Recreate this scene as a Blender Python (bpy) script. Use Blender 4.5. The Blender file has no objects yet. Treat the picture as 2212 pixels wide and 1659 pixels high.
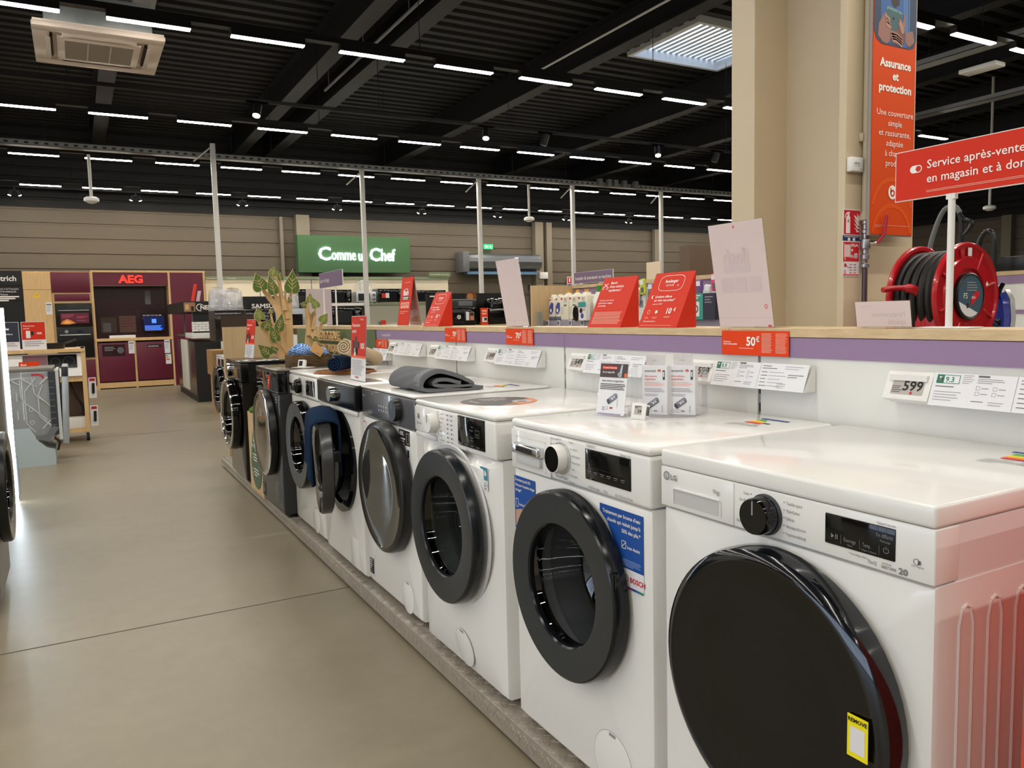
import bpy, bmesh, math, random
from mathutils import Vector, Matrix
random.seed(7)
COL = bpy.context.scene.collection
PI = math.pi

# ------------------------------------------------------------------ materials
MATS = {}
def lin(c):
    r = []
    for v in c[:3]:
        v /= 255.0
        r.append(v / 12.92 if v <= 0.04045 else ((v + 0.055) / 1.055) ** 2.4)
    return (r[0], r[1], r[2], 1.0)

def mat(name, rgb=(200, 200, 200), rough=.5, metal=0.0, coat=0.0, emit=None, strength=0.0, spec=.5, alpha=1.0, trans=0.0, ior=1.45, noise=None, bump=None):
    """procedural principled material; noise=(scale, amount, stretch) varies the colour, bump=(scale, strength)"""
    if name in MATS: return MATS[name]
    m = bpy.data.materials.new(name); m.use_nodes = True
    nt = m.node_tree; b = nt.nodes['Principled BSDF']
    b.inputs['Base Color'].default_value = lin(rgb)
    b.inputs['Roughness'].default_value = rough
    b.inputs['Metallic'].default_value = metal
    b.inputs['Coat Weight'].default_value = coat
    b.inputs['Coat Roughness'].default_value = .04
    b.inputs['Specular IOR Level'].default_value = spec
    b.inputs['IOR'].default_value = ior
    b.inputs['Alpha'].default_value = alpha
    b.inputs['Transmission Weight'].default_value = trans
    if emit is not None:
        b.inputs['Emission Color'].default_value = lin(emit)
        b.inputs['Emission Strength'].default_value = strength
    m.diffuse_color = lin(rgb)
    if noise or bump:
        tc = nt.nodes.new('ShaderNodeTexCoord')
    if noise:
        sc, amt, st = noise
        mp = nt.nodes.new('ShaderNodeMapping'); mp.inputs['Scale'].default_value = st
        tx = nt.nodes.new('ShaderNodeTexNoise'); tx.inputs['Scale'].default_value = sc; tx.inputs['Detail'].default_value = 5
        mx = nt.nodes.new('ShaderNodeMix'); mx.data_type = 'RGBA'
        c = lin(rgb)
        mx.inputs['A'].default_value = tuple(max(0, v * (1 - amt)) for v in c[:3]) + (1,)
        mx.inputs['B'].default_value = tuple(min(1, v * (1 + amt)) for v in c[:3]) + (1,)
        nt.links.new(tc.outputs['Object'], mp.inputs['Vector']); nt.links.new(mp.outputs['Vector'], tx.inputs['Vector'])
        rmp = nt.nodes.new('ShaderNodeMapRange'); rmp.inputs['From Min'].default_value = .3; rmp.inputs['From Max'].default_value = .7
        nt.links.new(tx.outputs['Fac'], rmp.inputs['Value']); nt.links.new(rmp.outputs['Result'], mx.inputs['Factor'])
        nt.links.new(mx.outputs['Result'], b.inputs['Base Color'])
    if bump:
        sc, stg = bump
        tx = nt.nodes.new('ShaderNodeTexNoise'); tx.inputs['Scale'].default_value = sc; tx.inputs['Detail'].default_value = 3
        bp = nt.nodes.new('ShaderNodeBump'); bp.inputs['Strength'].default_value = stg; bp.inputs['Distance'].default_value = .004
        nt.links.new(tc.outputs['Object'], tx.inputs['Vector']); nt.links.new(tx.outputs['Fac'], bp.inputs['Height'])
        nt.links.new(bp.outputs['Normal'], b.inputs['Normal'])
    MATS[name] = m
    return m

def glassy(name, tint, gloss=.06, rough=.02, fres=1.45, milk=0.0):
    """thin clear sheet: a tinted see-through with a sharp fresnel reflection"""
    if name in MATS: return MATS[name]
    m = bpy.data.materials.new(name); m.use_nodes = True; nt = m.node_tree
    nt.nodes.clear()
    out = nt.nodes.new('ShaderNodeOutputMaterial'); mx = nt.nodes.new('ShaderNodeMixShader')
    tr = nt.nodes.new('ShaderNodeBsdfTransparent'); tr.inputs[0].default_value = lin(tint)
    gl = nt.nodes.new('ShaderNodeBsdfGlossy'); gl.inputs['Roughness'].default_value = rough
    fr = nt.nodes.new('ShaderNodeFresnel'); gm = nt.nodes.new('ShaderNodeNewGeometry'); io = nt.nodes.new('ShaderNodeMath'); io.operation = 'MULTIPLY_ADD'
    io.inputs[1].default_value = 1 / fres - fres; io.inputs[2].default_value = fres; nt.links.new(gm.outputs['Backfacing'], io.inputs[0]); nt.links.new(io.outputs[0], fr.inputs['IOR'])
    ad = nt.nodes.new('ShaderNodeMath'); ad.operation = 'ADD'; ad.inputs[1].default_value = gloss; ad.use_clamp = True
    nt.links.new(fr.outputs[0], ad.inputs[0]); nt.links.new(ad.outputs[0], mx.inputs[0])
    src = tr.outputs[0]
    if milk:
        df = nt.nodes.new('ShaderNodeBsdfTranslucent'); df.inputs[0].default_value = (.9, .9, .9, 1); d2 = nt.nodes.new('ShaderNodeBsdfDiffuse'); d2.inputs[0].default_value = (.9, .9, .9, 1)
        m1 = nt.nodes.new('ShaderNodeMixShader'); nt.links.new(df.outputs[0], m1.inputs[1]); nt.links.new(d2.outputs[0], m1.inputs[2])
        m2 = nt.nodes.new('ShaderNodeMixShader'); m2.inputs[0].default_value = milk; nt.links.new(src, m2.inputs[1]); nt.links.new(m1.outputs[0], m2.inputs[2]); src = m2.outputs[0]
    nt.links.new(src, mx.inputs[1]); nt.links.new(gl.outputs[0], mx.inputs[2]); nt.links.new(mx.outputs[0], out.inputs[0])
    MATS[name] = m
    return m

def papery(name, rgb, t=.5):
    """printing paper: part of the light passes through"""
    m = mat(name, rgb, .6); nt = m.node_tree; b = nt.nodes['Principled BSDF']; out = [n for n in nt.nodes if n.type == 'OUTPUT_MATERIAL'][0]
    tr = nt.nodes.new('ShaderNodeBsdfTranslucent'); tr.inputs[0].default_value = lin(rgb); mx = nt.nodes.new('ShaderNodeMixShader'); mx.inputs[0].default_value = t
    nt.links.new(b.outputs[0], mx.inputs[1]); nt.links.new(tr.outputs[0], mx.inputs[2]); nt.links.new(mx.outputs[0], out.inputs[0])
    return m

def wood(name, c0, c1, stretch=(1, 1, 1), rough=.5, scale=6.0):
    if name in MATS: return MATS[name]
    m = mat(name, c0, rough); nt = m.node_tree; b = nt.nodes['Principled BSDF']
    tc = nt.nodes.new('ShaderNodeTexCoord'); mp = nt.nodes.new('ShaderNodeMapping'); mp.inputs['Scale'].default_value = stretch
    n1 = nt.nodes.new('ShaderNodeTexNoise'); n1.inputs['Scale'].default_value = scale; n1.inputs['Detail'].default_value = 7; n1.inputs['Roughness'].default_value = .62
    cr = nt.nodes.new('ShaderNodeValToRGB')
    cr.color_ramp.elements[0].position = .32; cr.color_ramp.elements[0].color = lin(c1)
    cr.color_ramp.elements[1].position = .68; cr.color_ramp.elements[1].color = lin(c0)
    nt.links.new(tc.outputs['Object'], mp.inputs['Vector']); nt.links.new(mp.outputs['Vector'], n1.inputs['Vector'])
    nt.links.new(n1.outputs['Fac'], cr.inputs['Fac']); nt.links.new(cr.outputs['Color'], b.inputs['Base Color'])
    return m

WHITE = mat('white_enamel', (234, 234, 232), .2, coat=.35)
WPLAST = mat('white_plastic', (230, 229, 226), .32)
WSIDE = mat('white_painted_steel', (226, 227, 228), .34)
PANELW = mat('white_gondola_panel', (226, 226, 222), .45)
BLACKG = mat('black_gloss', (10, 11, 12), .07)
BLACKM = mat('black_satin', (20, 21, 23), .32)
DGREY = mat('dark_grey_plastic', (40, 43, 46), .36)
MIDGREY = mat('mid_grey', (105, 106, 108), .5)
CHROME = mat('chrome', (215, 217, 222), .12, 1.0)
STEEL = mat('brushed_steel', (175, 176, 178), .33, 1.0)
GALV = mat('galvanised_steel', (158, 164, 166), .42, .55, noise=(5, .14, (1, 1, 1)))
INK = mat('ink_black', (28, 28, 30), .6)
INKG = mat('ink_grey', (96, 96, 102), .6)
INKL = mat('ink_light_grey', (150, 150, 156), .6)
PAPER = mat('paper_white', (226, 226, 230), .6)
PINKPAPER = papery('paper_reverse', (226, 210, 210))
ORANGE = mat('orange_card', (224, 66, 18), .5, spec=.25)
RED = mat('red_card', (208, 52, 32), .5, spec=.2)
WTXT = mat('white_print', (244, 238, 232), .5)
PINKTXT = mat('pale_pink_print', (240, 170, 150), .5)
OAK = wood('oak_laminate', (212, 188, 150), (190, 164, 124), (3, .35, 14), .5)
OAKV = wood('oak_laminate_upright', (204, 176, 136), (192, 163, 122), (9, 9, .7), .5)
BIRCH = wood('birch_plywood', (222, 190, 142), (204, 168, 118), (8, 8, .7), .55)
PURPLE = mat('purple_header', (146, 122, 156), .5)
PURPLED = mat('purple_sign', (118, 98, 122), .5)
GREENH = mat('green_header', (92, 108, 74), .5)
ALU = mat('aluminium_tread', (172, 164, 153), .4, .45, noise=(30, .12, (1, 1, 1))); ALUB = mat('aluminium_bars', (225, 220, 212), .22, .8)
RUBBER = mat('dark_rubber', (24, 24, 26), .6)
GASKET = mat('grey_gasket', (160, 164, 166), .4)
DRUM = mat('steel_drum', (150, 152, 156), .3, .8)
ACRYL = glassy('clear_acrylic', (252, 252, 253), .0)
DOORGLASS = glassy('door_glass', (184, 188, 192), .10, .03, 1.6)
DOORGLASSD = glassy('door_glass_dark', (120, 124, 128), .08, .03, 1.6)
EINK = mat('e_ink_screen', (178, 172, 166), .5)
BEIGE = mat('beige_paint', (196, 184, 164), .6)

# ------------------------------------------------------------------ mesh builder
def FRONT(y=0.0, x=0.0, z=0.0):
    """frame of a face looking toward local -Y: u to the viewer's right, v up, w outward"""
    return Matrix(((1, 0, 0, x), (0, 0, -1, y), (0, 1, 0, z), (0, 0, 0, 1)))
def TOPF(z=0.0, x=0.0, y=0.0):
    return Matrix(((1, 0, 0, x), (0, 1, 0, y), (0, 0, 1, z), (0, 0, 0, 1)))
def T3(x, y, z): return Matrix.Translation((x, y, z))
def RX(a): return Matrix.Rotation(a, 4, 'X')
def RY(a): return Matrix.Rotation(a, 4, 'Y')
def RZ(a): return Matrix.Rotation(a, 4, 'Z')

GLYPH = {}
def glyphs(s, size, align, bold, shear, width):
    key = (s, align, bold, shear)
    if key not in GLYPH:
        cu = bpy.data.curves.new('txt', 'FONT'); cu.body = s; cu.size = 1.0; cu.resolution_u = 2
        cu.align_x = align; cu.shear = shear; cu.offset = bold; cu.align_y = 'BOTTOM_BASELINE'
        ob = bpy.data.objects.new('txt', cu)
        me = ob.to_mesh()
        vs = [v.co.copy() for v in me.vertices]; fs = [tuple(p.vertices) for p in me.polygons]
        ob.to_mesh_clear(); bpy.data.objects.remove(ob); bpy.data.curves.remove(cu)
        GLYPH[key] = (vs, fs)
    vs, fs = GLYPH[key]
    sx = size
    if width and vs:
        ex = max(v.x for v in vs) - min(v.x for v in vs)
        if ex > 0: sx = width / ex
    return [(v.x * sx, v.y * size) for v in vs], fs

class MB:
    def __init__(s): s.v = []; s.f = []; s.mi = []; s.mats = []
    def _m(s, m):
        if m not in s.mats: s.mats.append(m)
        return s.mats.index(m)
    def add(s, vs, fs, m, T=None):
        o = len(s.v); i = s._m(m)
        for v in vs:
            v = Vector(v)
            s.v.append(T @ v if T is not None else v)
        for f in fs: s.f.append([a + o for a in f]); s.mi.append(i)
        return s
    def box(s, x0, x1, y0, y1, z0, z1, m, r=0.0, seg=2, T=None):
        if x0 > x1: x0, x1 = x1, x0
        if y0 > y1: y0, y1 = y1, y0
        if z0 > z1: z0, z1 = z1, z0
        vs = [(x0, y0, z0), (x1, y0, z0), (x1, y1, z0), (x0, y1, z0), (x0, y0, z1), (x1, y0, z1), (x1, y1, z1), (x0, y1, z1)]
        fs = [(0, 3, 2, 1), (4, 5, 6, 7), (0, 1, 5, 4), (1, 2, 6, 5), (2, 3, 7, 6), (3, 0, 4, 7)]
        if r > 0:
            r = min(r, .49 * min(x1 - x0, y1 - y0, z1 - z0))
            bm = bmesh.new()
            bv = [bm.verts.new(v) for v in vs]
            for f in fs: bm.faces.new([bv[i] for i in f])
            bmesh.ops.bevel(bm, geom=list(bm.edges), offset=r, segments=seg, affect='EDGES', profile=.5)
            bm.verts.index_update()
            vs = [v.co.copy() for v in bm.verts]; fs = [[v.index for v in f.verts] for f in bm.faces]
            bm.free()
        return s.add(vs, fs, m, T)
    def cyl(s, p0, p1, r0, m, r1=None, n=20, caps=True, T=None):
        p0 = Vector(p0); p1 = Vector(p1); r1 = r0 if r1 is None else r1
        d = (p1 - p0).normalized(); a = d.orthogonal().normalized(); b = d.cross(a)
        vs = []
        for p, r in ((p0, r0), (p1, r1)):
            for k in range(n):
                t = 2 * PI * k / n; vs.append(p + a * (r * math.cos(t)) + b * (r * math.sin(t)))
        fs = [(k, (k + 1) % n, n + (k + 1) % n, n + k) for k in range(n)]
        if caps: fs += [tuple(range(n - 1, -1, -1)), tuple(range(n, 2 * n))]
        return s.add(vs, fs, m, T)
    def tube(s, pts, r, m, n=8, caps=True, T=None):
        pts = [Vector(p) for p in pts]; N = len(pts)
        rs = r if isinstance(r, (list, tuple)) else [r] * N
        vs = []; a = None
        for i, p in enumerate(pts):
            d = (pts[min(i + 1, N - 1)] - pts[max(i - 1, 0)]).normalized()
            if a is None: a = d.orthogonal().normalized()
            else: a = (a - d * a.dot(d)).normalized()
            b = d.cross(a)
            for k in range(n):
                t = 2 * PI * k / n; vs.append(p + (a * math.cos(t) + b * math.sin(t)) * rs[i])
        fs = []
        for i in range(N - 1):
            for k in range(n):
                fs.append((i * n + k, i * n + (k + 1) % n, (i + 1) * n + (k + 1) % n, (i + 1) * n + k))
        if caps: fs += [tuple(range(n - 1, -1, -1)), tuple(range((N - 1) * n, N * n))]
        return s.add(vs, fs, m, T)
    def lathe(s, prof, m, n=48, T=None):
        """prof: (radius, w) pairs, turned about local w axis of frame T"""
        vs = []; fs = []; rows = []
        for r, w in prof:
            if r < 1e-6:
                rows.append([len(vs)]); vs.append((0, 0, w))
            else:
                rows.append(list(range(len(vs), len(vs) + n)))
                for k in range(n):
                    t = 2 * PI * k / n; vs.append((r * math.cos(t), r * math.sin(t), w))
        for A, B in zip(rows, rows[1:]):
            for k in range(n):
                k2 = (k + 1) % n
                if len(A) == 1 and len(B) == 1: continue
                if len(A) == 1: fs.append((A[0], B[k2], B[k]))
                elif len(B) == 1: fs.append((A[k], A[k2], B[0]))
                else: fs.append((A[k], A[k2], B[k2], B[k]))
        return s.add(vs, fs, m, T)
    def prism(s, poly, w0, w1, m, T=None, side=None):
        n = len(poly)
        area = sum(poly[i][0] * poly[(i + 1) % n][1] - poly[(i + 1) % n][0] * poly[i][1] for i in range(n))
        if area < 0: poly = poly[::-1]
        if w0 > w1: w0, w1 = w1, w0
        vs = [(x, y, w0) for x, y in poly] + [(x, y, w1) for x, y in poly]
        s.add(vs, [tuple(range(n - 1, -1, -1)), tuple(range(n, 2 * n))], m, T)
        return s.add(vs, [(i, (i + 1) % n, n + (i + 1) % n, n + i) for i in range(n)], side or m, T)
    def rect(s, T, u0, v0, u1, v1, m, w=.0006):
        if u0 > u1: u0, u1 = u1, u0
        if v0 > v1: v0, v1 = v1, v0
        return s.add([(u0, v0, w), (u1, v0, w), (u1, v1, w), (u0, v1, w)], [(0, 1, 2, 3)], m, T)
    def poly(s, T, pts, m, w=.0006):
        n = len(pts)
        area = sum(pts[i][0] * pts[(i + 1) % n][1] - pts[(i + 1) % n][0] * pts[i][1] for i in range(n))
        if area < 0: pts = pts[::-1]
        return s.add([(x, y, w) for x, y in pts], [tuple(range(n))], m, T)
    def disc(s, T, u, v, r, m, w=.0006, n=24, rv=None):
        rv = rv or r
        return s.poly(T, [(u + r * math.cos(2 * PI * k / n), v + rv * math.sin(2 * PI * k / n)) for k in range(n)], m, w)
    def ring(s, T, u, v, r0, r1, m, w=.0006, n=32, a0=0, a1=2 * PI):
        vs = []
        for k in range(n + 1):
            t = a0 + (a1 - a0) * k / n
            vs += [(u + r0 * math.cos(t), v + r0 * math.sin(t), w), (u + r1 * math.cos(t), v + r1 * math.sin(t), w)]
        return s.add(vs, [(2 * k, 2 * k + 1, 2 * k + 3, 2 * k + 2) for k in range(n)], m, T)
    def frame(s, T, u0, v0, u1, v1, t, m, w=.0006):
        s.rect(T, u0, v0, u1, v0 + t, m, w); s.rect(T, u0, v1 - t, u1, v1, m, w)
        s.rect(T, u0, v0, u0 + t, v1, m, w); s.rect(T, u1 - t, v0, u1, v1, m, w)
        return s
    def text(s, T, u, v, body, size, m, align='LEFT', bold=0.0, shear=0.0, w=.001, width=None, depth=0.0):
        vs, fs = glyphs(body, size, align, bold, shear, width)
        if depth <= 0:
            return s.add([(u + x, v + y, w) for x, y in vs], fs, m, T)
        n = len(vs)
        s.add([(u + x, v + y, w + depth) for x, y in vs], fs, m, T)
        cnt = {}
        for f in fs:
            for a, b in zip(f, f[1:] + f[:1]): cnt[(a, b)] = 1
        side = [(a, b, n + b, n + a) for (a, b) in cnt if (b, a) not in cnt]
        return s.add([(u + x, v + y, w) for x, y in vs] + [(u + x, v + y, w + depth) for x, y in vs], side, m, T)
    def lines(s, T, u0, v, widths, h, gap, m, w=.0008):
        """rows of print too small to read in the photograph"""
        for k, wd in enumerate(widths):
            s.rect(T, u0, v - k * gap - h, u0 + wd, v - k * gap, m, w)
        return s
    def obj(s, name, parent=None, loc=(0, 0, 0), rz=0.0, smooth=32, rot=None):
        me = bpy.data.meshes.new(name)
        me.from_pydata([tuple(v) for v in s.v], [], s.f)
        for m in s.mats: me.materials.append(m)
        me.polygons.foreach_set('material_index', s.mi)
        if smooth:
            me.polygons.foreach_set('use_smooth', [True] * len(me.polygons))
            me.set_sharp_from_angle(angle=math.radians(smooth))
        me.update()
        o = bpy.data.objects.new(name, me); COL.objects.link(o)
        o.location = loc
        o.rotation_euler = rot if rot else (0, 0, rz)
        if parent: o.parent = parent
        return o

def tag(o, label=None, cat=None, group=None, kind=None):
    if label: o['label'] = label
    if cat: o['category'] = cat
    if group: o['group'] = group
    if kind: o['kind'] = kind
    return o
def thing(name, label, cat, loc=(0, 0, 0), rz=0.0, group=None):
    o = bpy.data.objects.new(name, None); COL.objects.link(o)
    o.empty_display_size = .1
    o.location = loc; o.rotation_euler = (0, 0, rz)
    return tag(o, label, cat, group)
def struct(o): o['kind'] = 'structure'; return o
def part(m, name, parent, label=None, smooth=32):
    o = m.obj(name, parent, smooth=smooth)
    if label: o['label'] = label
    return o
def copy_tree(o, parent=None):
    c = o.copy(); COL.objects.link(c); c.parent = parent
    for ch in [x for x in KIDS.get(o.name, [])]: copy_tree(ch, c)
    return c
KIDS = {}
def index_kids():
    KIDS.clear()
    for o in bpy.data.objects:
        if o.parent: KIDS.setdefault(o.parent.name, []).append(o)
MX = -PI / 2      # rotation of a thing whose front looks toward -X (the aisle)
# ------------------------------------------------------------------ camera
H = 1.2353
yaw, pitch, roll, FPX = .5065, .0889, -.0237, 1689.7
_f = Vector((math.sin(yaw) * math.cos(pitch), math.cos(yaw) * math.cos(pitch), -math.sin(pitch)))
_r0 = Vector((math.cos(yaw), -math.sin(yaw), 0)); _u0 = _r0.cross(_f)
_r = _r0 * math.cos(roll) + _u0 * math.sin(roll); _u = _u0 * math.cos(roll) - _r0 * math.sin(roll)
cd = bpy.data.cameras.new('camera'); cam = bpy.data.objects.new('camera', cd); COL.objects.link(cam)
cam.matrix_world = Matrix(((_r.x, _u.x, -_f.x, 0), (_r.y, _u.y, -_f.y, 0), (_r.z, _u.z, -_f.z, H), (0, 0, 0, 1)))
cd.sensor_width = 36; cd.lens = FPX / 2212 * 36; cd.clip_start = .02
sc = bpy.context.scene; sc.camera = cam
sc.view_settings.view_transform = 'Standard'; sc.view_settings.look = 'None'
sc.view_settings.gamma = 1; sc.view_settings.use_curve_mapping = False
sc.view_settings.exposure = 0.58
sc.cycles.use_denoising = True
sc.cycles.max_bounces = 7; sc.cycles.transparent_max_bounces = 32
sc.cycles.sample_clamp_indirect = 6

# ------------------------------------------------------------------ daylight sky (seen through the rooflight only)
w = bpy.data.worlds.new('sky'); sc.world = w; w.use_nodes = True
bg = w.node_tree.nodes['Background']; bg.inputs[0].default_value = lin((204, 222, 248)); bg.inputs[1].default_value = 2.9

# ------------------------------------------------------------------ floor
fm = mat('polished_concrete', (150, 145, 136), .3); nt = fm.node_tree; b = nt.nodes['Principled BSDF']
tc = nt.nodes.new('ShaderNodeTexCoord')
n1 = nt.nodes.new('ShaderNodeTexNoise'); n1.inputs['Scale'].default_value = .9; n1.inputs['Detail'].default_value = 8; n1.inputs['Roughness'].default_value = .6
n2 = nt.nodes.new('ShaderNodeTexNoise'); n2.inputs['Scale'].default_value = 9; n2.inputs['Detail'].default_value = 9; n2.inputs['Roughness'].default_value = .7
ad = nt.nodes.new('ShaderNodeMath'); ad.operation = 'MULTIPLY_ADD'; ad.inputs[1].default_value = .45
cr = nt.nodes.new('ShaderNodeValToRGB')
cr.color_ramp.elements[0].position = .5; cr.color_ramp.elements[0].color = lin((126, 117, 98))
cr.color_ramp.elements[1].position = .95; cr.color_ramp.elements[1].color = lin((144, 135, 115))
nt.links.new(tc.outputs['Object'], n1.inputs['Vector']); nt.links.new(tc.outputs['Object'], n2.inputs['Vector'])
nt.links.new(n2.outputs['Fac'], ad.inputs[0]); nt.links.new(n1.outputs['Fac'], ad.inputs[2]); nt.links.new(ad.outputs[0], cr.inputs['Fac'])
nt.links.new(cr.outputs['Color'], b.inputs['Base Color'])
mr = nt.nodes.new('ShaderNodeMapRange'); mr.inputs['To Min'].default_value = .29; mr.inputs['To Max'].default_value = .42
nt.links.new(n1.outputs['Fac'], mr.inputs['Value']); nt.links.new(mr.outputs['Result'], b.inputs['Roughness'])
X0, X1, Y0, Y1 = -15.0, 21.5, -5.0, 17.5
struct(MB().box(X0 - .1, X1 + .1, Y0 - .1, Y1 + .1, -.2, 0, fm).obj('floor', smooth=0))
JOINT = mat('floor_joint', (92, 87, 78), .7)
j = MB()
for yj in (3.446, 9.6, 15.0): j.box(X0, 1.03, yj - .003, yj + .003, 0, .0012, JOINT)
struct(j.obj('trim_1', smooth=0))

# ------------------------------------------------------------------ roof deck, beams
DECK = mat('black_deck', (9, 9, 10), .65); BEAMM = mat('black_steel', (10, 10, 11), .6)
ZC = 5.05
SK = (7.44, 9.1, 8.1, 9.5)                                           # rooflight opening
dk = MB()
def deck(x0, x1, y0, y1):
    n = max(1, round((y1 - y0) / .25)); p = (y1 - y0) / n
    vs = []; 
    prof = []
    for k in range(n):
        y = y0 + k * p
        prof += [(y, ZC), (y + .45 * p, ZC), (y + .55 * p, ZC + .07), (y + .9 * p, ZC + .07)]
    prof.append((y1, ZC))
    for y, z in prof: vs += [(x0, y, z), (x1, y, z)]
    dk.add(vs, [(2 * i, 2 * i + 1, 2 * i + 3, 2 * i + 2) for i in range(len(prof) - 1)], DECK)
deck(X0, X1, Y0, SK[2]); deck(X0, SK[0], SK[2], SK[3]); deck(SK[1], X1, SK[2], SK[3]); deck(X0, X1, SK[3], Y1)
dk.box(X0, X1, Y0, SK[2] - .1, ZC + .1, ZC + .2, DECK); dk.box(X0, SK[0] - .1, SK[2] - .1, SK[3] + .1, ZC + .1, ZC + .2, DECK)
dk.box(SK[1] + .1, X1, SK[2] - .1, SK[3] + .1, ZC + .1, ZC + .2, DECK); dk.box(X0, X1, SK[3] + .1, Y1, ZC + .1, ZC + .2, DECK)
struct(dk.obj('ceiling', smooth=0))
def ibeam(x, zb=4.6, wd=.22, h=.45):
    m = MB()
    m.box(x - wd / 2, x + wd / 2, Y0, Y1, zb, zb + .025, BEAMM); m.box(x - wd / 2, x + wd / 2, Y0, Y1, zb + h - .025, zb + h, BEAMM)
    m.box(x - .012, x + .012, Y0, Y1, zb + .02, zb + h - .02, BEAMM)
    return struct(m.obj('beam', smooth=0))
for x in (-2.2, .6, 3.12, 3.76, 6.37, 9.35, 11.6, 14.2, 16.8): ibeam(x)
# rooflight: curb, glazing bars and louvres
SKF = mat('rooflight_frame', (214, 220, 226), .4)
sk = thing('window_1', None, None); sk['kind'] = 'structure'
m = MB()
a, c, d, e = SK
m.box(a - .06, a, d - .06, e + .06, ZC - .06, ZC + .3, SKF); m.box(c, c + .06, d - .06, e + .06, ZC - .06, ZC + .3, SKF)
m.box(a, c, d - .06, d, ZC - .06, ZC + .3, SKF); m.box(a, c, e, e + .06, ZC - .06, ZC + .3, SKF)
part(m, 'window_frame', sk, smooth=0)
m = MB()
for k in range(15):
    x = a + .05 + k * (c - a - .1) / 14
    m.box(-.035, .035, d, e, -.003, .003, SKF, T=T3(x, 0, ZC + .08) @ RY(math.radians(-2)))
part(m, 'louvre_blades', sk, smooth=0)

# ------------------------------------------------------------------ walls
SIDING = mat('beige_siding', (106, 96, 82), .6); BLKW = mat('black_wall', (11, 11, 13), .6)
def siding_wall(name, p0, p1, inward, ztop=3.47):
    """horizontal profiled cladding below, black painted cladding above"""
    p0 = Vector(p0); p1 = Vector(p1); inward = Vector(inward)
    m = MB()
    def band(z0, z1, step, mm, dep):
        prof = []; z = z0
        while z < z1 - 1e-4:
            zz = min(z1, z + step)
            prof += [(z, 0), (zz - .05, 0), (zz - .04, -dep), (zz - .01, -dep)]
            z = zz
        prof.append((z1, 0))
        vs = []
        for zz, o in prof:
            for p in (p0, p1):
                q = p + inward * o; vs.append((q.x, q.y, zz))
        m.add(vs, [(2 * i, 2 * i + 1, 2 * i + 3, 2 * i + 2) for i in range(len(prof) - 1)], mm)
    band(0, ztop, .29, SIDING, .02); band(ztop, ZC + .2, .19, BLKW, .03)
    bk = inward * -.06
    vs = [(p.x, p.y, z) for p in (p0 + bk, p1 + bk) for z in (0, ZC + .25)]
    m.add(vs, [(0, 2, 3, 1)], BLKW)
    return struct(m.obj(name, smooth=0))
siding_wall('wall_back', (X0, Y1, 0), (X1, Y1, 0), (0, -1, 0))
siding_wall('wall_right', (X1, Y0, 0), (X1, Y1, 0), (-1, 0, 0), 3.5)
WY0, WY1, WZ0, WZ1 = -3.5, 9.5, .25, 3.2                             # shop windows in the far left wall
m = MB(); m.box(X0 - .06, X0, Y0, WY0, 0, ZC + .25, SIDING); m.box(X0 - .06, X0, WY1, Y1, 0, ZC + .25, SIDING); m.box(X0 - .06, X0, WY0, WY1, 0, WZ0, SIDING); m.box(X0 - .06, X0, WY0, WY1, WZ1, ZC + .25, BLKW)
struct(m.obj('wall_left', smooth=0))
m = MB()
for k in range(8): y = WY0 + k * (WY1 - WY0) / 7; m.box(X0 - .05, X0 + .03, y - .035, y + .035, WZ0, WZ1, DGREY)
m.box(X0 - .05, X0 + .03, WY0, WY1, 2.2, 2.27, DGREY); m.box(X0 - .05, X0 + .03, WY0, WY1, WZ0 - .03, WZ0 + .03, DGREY); m.box(X0 - .05, X0 + .03, WY0, WY1, WZ1 - .03, WZ1 + .03, DGREY)
struct(m.obj('window_2', smooth=0))
siding_wall('wall_front', (X0, Y0, 0), (X1, Y0, 0), (0, 1, 0))
PIL = mat('pilaster_paint', (134, 124, 108), .6)
for x0, x1, dpt, zt in ((4.0, 4.07, .12, 3.45), (4.33, 4.62, .22, 3.5), (10.38, 10.62, .2, 3.56), (10.72, 10.88, .2, 3.56), (14.3, 14.5, .15, 3.5)):
    struct(MB().box(x0, x1, Y1 - dpt, Y1 - .02, 0, zt, PIL, .005).obj('pilaster', smooth=0))
for y0 in (6.5, 11.6): struct(MB().box(X1 - .2, X1 - .02, y0, y0 + .25, 0, 3.5, PIL, .005).obj('pilaster', smooth=0))

# ------------------------------------------------------------------ big column between the aisles
CX, CY = 3.4, 2.57                                                   # nearest flange: its face looks toward -Y
cm = mat('column_paint', (206, 190, 162), .55, noise=(2, .03, (1, 1, 1)))
m = MB()
m.box(3.29, 3.82, 2.57, 2.61, 0, ZC, cm, .003); m.box(3.29, 3.82, 3.15, 3.32, 0, ZC, cm, .003)
m.box(3.54, 3.58, 2.60, 3.16, 0, ZC, cm); m.box(3.545, 3.6, 2.9, 3.15, 0, ZC, cm)
struct(m.obj('column', smooth=0))

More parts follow.
